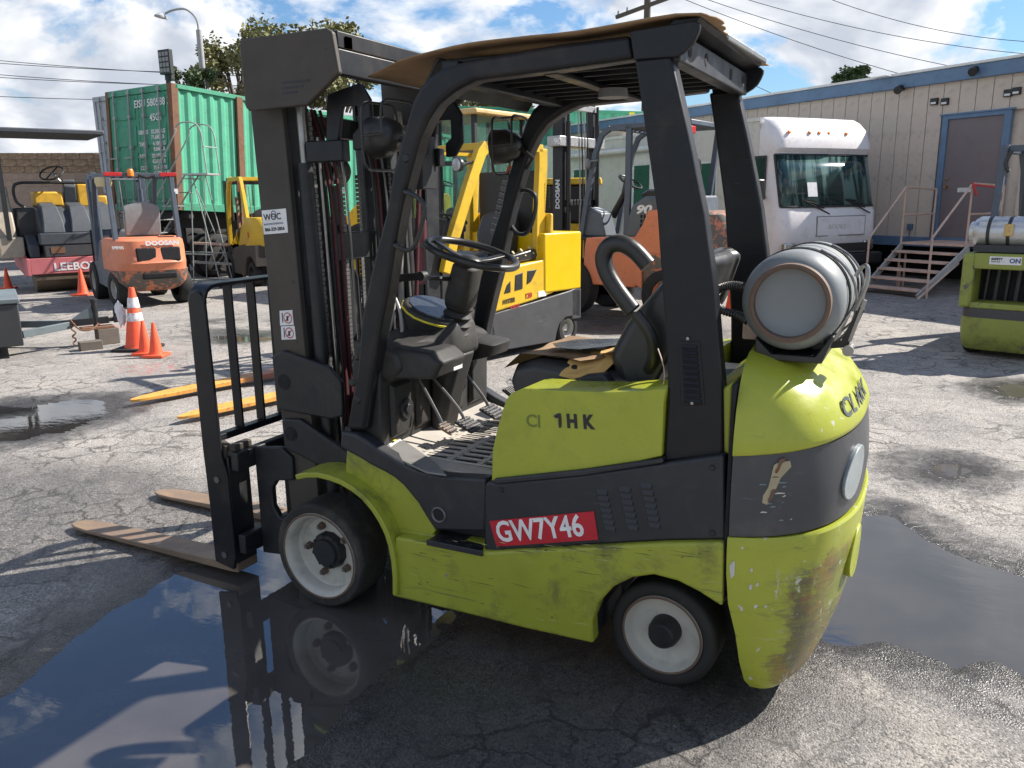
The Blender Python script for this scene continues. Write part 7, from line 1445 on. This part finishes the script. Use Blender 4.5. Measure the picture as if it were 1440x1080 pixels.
for k in range(8): z = .32 + k * .28; x = 1.62 - k * .225; g = G(); g.box(x - .10, x + .10, -.28, .28, z - .02, z); obj('tread', g, 'galvanised', LD, bevel=.003)
g = G(); g.box(-.48, .05, -.30, .30, 2.33, 2.37); obj('platform', g, 'galvanised', LD, bevel=.004); pipe('back_rail', [(-.46, -.28, 2.9), (-.46, .28, 2.9)]); pipe('brace', [(-.5, -.28, .4), (-.2, .28, 2.1)])
for x in (-.55, 1.7):
    for y in (-.28, .28): g = G(); g.cyl((x, y - .02, .06), (x, y + .02, .06), .06, n=16); obj('caster', g, 'black_rubber', LD)
LN = thing('timber_stack', 'rusty poles, timbers and scrap lying under the raised container chassis', 'scrap', (-12.2, 11.2, 0), R(10)); rn = random.Random(4)
for k in range(14): z = .15 + rn.random() * 1.0; y = rn.uniform(-.8, .8); g = G(); g.beam((-1.5 + rn.uniform(-.4, .4), y, z), (1.5 + rn.uniform(-.4, .4), y + rn.uniform(-.5, .5), z + rn.uniform(-.25, .25)), .07, .05); obj('timber', g, rn.choice(['rusty_brown', 'peach_paint', 'bar_grey', 'chassis_black']), LN)
PRL = [(-12.280, 9.489, 1.022), (-12.033, 9.392, 0.155), (-12.159, 9.569, 1.090), (-11.589, 9.871, 1.124)]
tag(obj('leaning_pole', G().tube([(-11.75, 9.9, .02), (-12.25, 10.35, 1.75)], .03, 8), 'rusty_brown'), 'brown pole leaning under the container beside the ladder', 'pole')

# ---------------------------------------------------------------- tow trailer with a black box
TT = thing('tow_trailer', 'small trailer with a black steel box, its tongue resting on wood blocks', 'trailer', (-8.15, 3.0, 0), math.atan2(.86, .5))
colour('box_black', (.035, .037, .04), rough=.45, dirt_amt=.4); colour('tongue_grey', (.13, .16, .17), rough=.5, dirt_amt=.4, rust=.2)
g = G(); g.box(-2.0, 0, 0, 1.2, .13, .60); obj('box', g, 'box_black', TT, bevel=.012); g = G(); g.box(-2.03, .02, -.02, 1.22, .602, .66); obj('box_lid', g, 'tongue_grey', TT, bevel=.012)
g = G(); g.beam((0, .12, .24), (.50, .36, .27), .05, .08); obj('tongue_beam', g, 'tongue_grey', TT, bevel=.004); g = G(); g.beam((0, .90, .26), (.50, .50, .27), .05, .08); obj('tongue_beam', g, 'tongue_grey', TT, bevel=.004); g = G(); g.beam((.42, .43, .28), (.92, .43, .29), .06, .08); obj('tongue_beam', g, 'mast_black', TT, bevel=.004)
g = G(); g.py([(.50, .31), (.74, .47), (.76, .33)], .41, .45); obj('gusset', g, 'tongue_grey', TT)
g = G(); g.cyl((.78, .43, .22), (.78, .43, .52), .034, n=12).cyl((.78, .43, .52), (.78, .43, .55), .042, n=12); obj('jack', g, 'mast_black', TT); g = G(); g.cyl((.90, .43, .29), (1.10, .43, .29), .025, n=10).cyl((1.0, .43, .25), (1.0, .43, .42), .028, n=10); g.box(.97, 1.05, .40, .46, .25, .33); obj('hitch', g, 'mast_black', TT, bevel=.01)
g = G(); ch = [Vector((.52 + .02 * math.sin(k * 1.3), .30 + .04 * math.sin(k * .7), .30 - .26 * k / 14)) for k in range(15)]
for a, b in zip(ch, ch[1:]): g.tube([a, b], .010, 5)
g.tube([(.5, .34, .34), (.58, .30, .22), (.70, .30, .20), (.80, .38, .26)], .010, 5, 4); obj('safety_chain', g, 'rusty_brown', TT)
for sg in (-.22, 1.42): wheel(TT, -1.0, sg, .28, .18, 1 if sg < 0 else -1)
flat('old_wood', (.13, .11, .09), .85)
bw0 = Vector((-8.15, 3.0, 0)); tx = Vector((.5, .86, 0)).normalized(); ty_ = Vector((-.86, .5, 0)).normalized()
for (a, b, z0, z1, l, rz_) in ((.66, .10, .0, .10, 'dark wood block lying flat under the trailer tongue', 5), (.88, .42, .0, .19, 'squared wood post end standing on the ground under the trailer jack', 12), (.80, .42, .19, .225, 'thin reddish board on top of the wood blocks under the trailer jack', 8)):
    p = bw0 + tx * a + ty_ * b; g = G(); g.box(-.12 if z0 < .1 else -.2, .12 if z0 < .1 else .16, -.07, .07, z0, z1); tag(obj('wood_block', g, 'old_wood' if z0 < .1 else 'rusty_brown', None, loc=(p.x, p.y, 0), rot=(0, 0, math.atan2(.86, .5) + R(rz_)), bevel=.006), l, 'wood block')

# ---------------------------------------------------------------- traffic cones
s = MT('cone_orange'); c = s.mix(s.rng(s.noise(8, 6, .65), .3, .7, 0, 1), (.80, .085, .03), (.92, .13, .05)); s.done(c, .5)
s = MT('cone_band'); c = s.mix(s.step(s.noise(16, 5), .45, .6), (.75, .75, .75), (.45, .44, .43)); s.done(c, .5)
def cone(o, hgt, label, stripes=False, base_m='cone_orange', tip=0):
    t = thing('traffic_cone', label, 'traffic cone', (o[0], o[1], 0), R(25), 'orange traffic cones'); b = hgt * .30; r0 = hgt * .185; r1 = hgt * .045
    g = G(); g.box(-b, b, -b, b, 0, .035); obj('base', g, base_m, t, bevel=.01); rr = lambda f: r0 + (r1 - r0) * f
    g = G(); g.lathe([(.035, r0 * 1.12), (.06, r0), (hgt * .97, r1), (hgt, r1 * .8), (hgt, r1 * .5), (hgt * .9, r1 * .5)], (0, 0, 0), (0, 0, 1), 32); obj('body', g, 'cone_orange', t)
    if stripes:
        for f0, f1 in ((.47, .60), (.68, .84)): g = G(); g.lathe([(hgt * f0, rr(f0) + .003), (hgt * f0, rr(f0) + .005), (hgt * f1, rr(f1) + .005), (hgt * f1, rr(f1) + .003)], (0, 0, 0), (0, 0, 1), 32); obj('band', g, 'cone_band', t)
    return t
cone((-7.38, 3.85), .72, 'largest traffic cone, with two white bands, beside the trailer hitch', True, 'black_rubber')
cone((-7.02, 3.66), .38, 'small plain orange cone, left one of the pair in front of the big cone', base_m='cone_orange')
cone((-6.80, 3.62), .38, 'small plain orange cone, right one of the pair in front of the big cone')
cone((-13.26, 7.34), .50, 'orange cone standing between the road roller and the orange truck')
cone((-15.85, 7.53), .42, 'orange cone at the far left edge beside the road roller')
q = [(-1.802, 9.531)][0]; cone((q[0], q[1]), .45, 'bright red-orange cone seen through the guard posts left of the gas tank')
s = MT('plastic_bag'); s.done((.7, .7, .7), .4)
bag = G(); rn = random.Random(8); bmesh.ops.create_icosphere(bag.bm, subdivisions=4, radius=.085)
for v in bag.bm.verts: v.co = Vector((v.co.x * .55, v.co.y * .5, v.co.z * 1.5)) * (1 + .55 * noise.noise(v.co * 16) + .3 * noise.noise(v.co * 45))
tag(obj('plastic_bag', bag, 'plastic_bag', None, loc=(-7.50, 3.76, .42), smooth=30), 'crumpled white plastic wrap hanging on the left of the biggest cone', 'plastic bag')
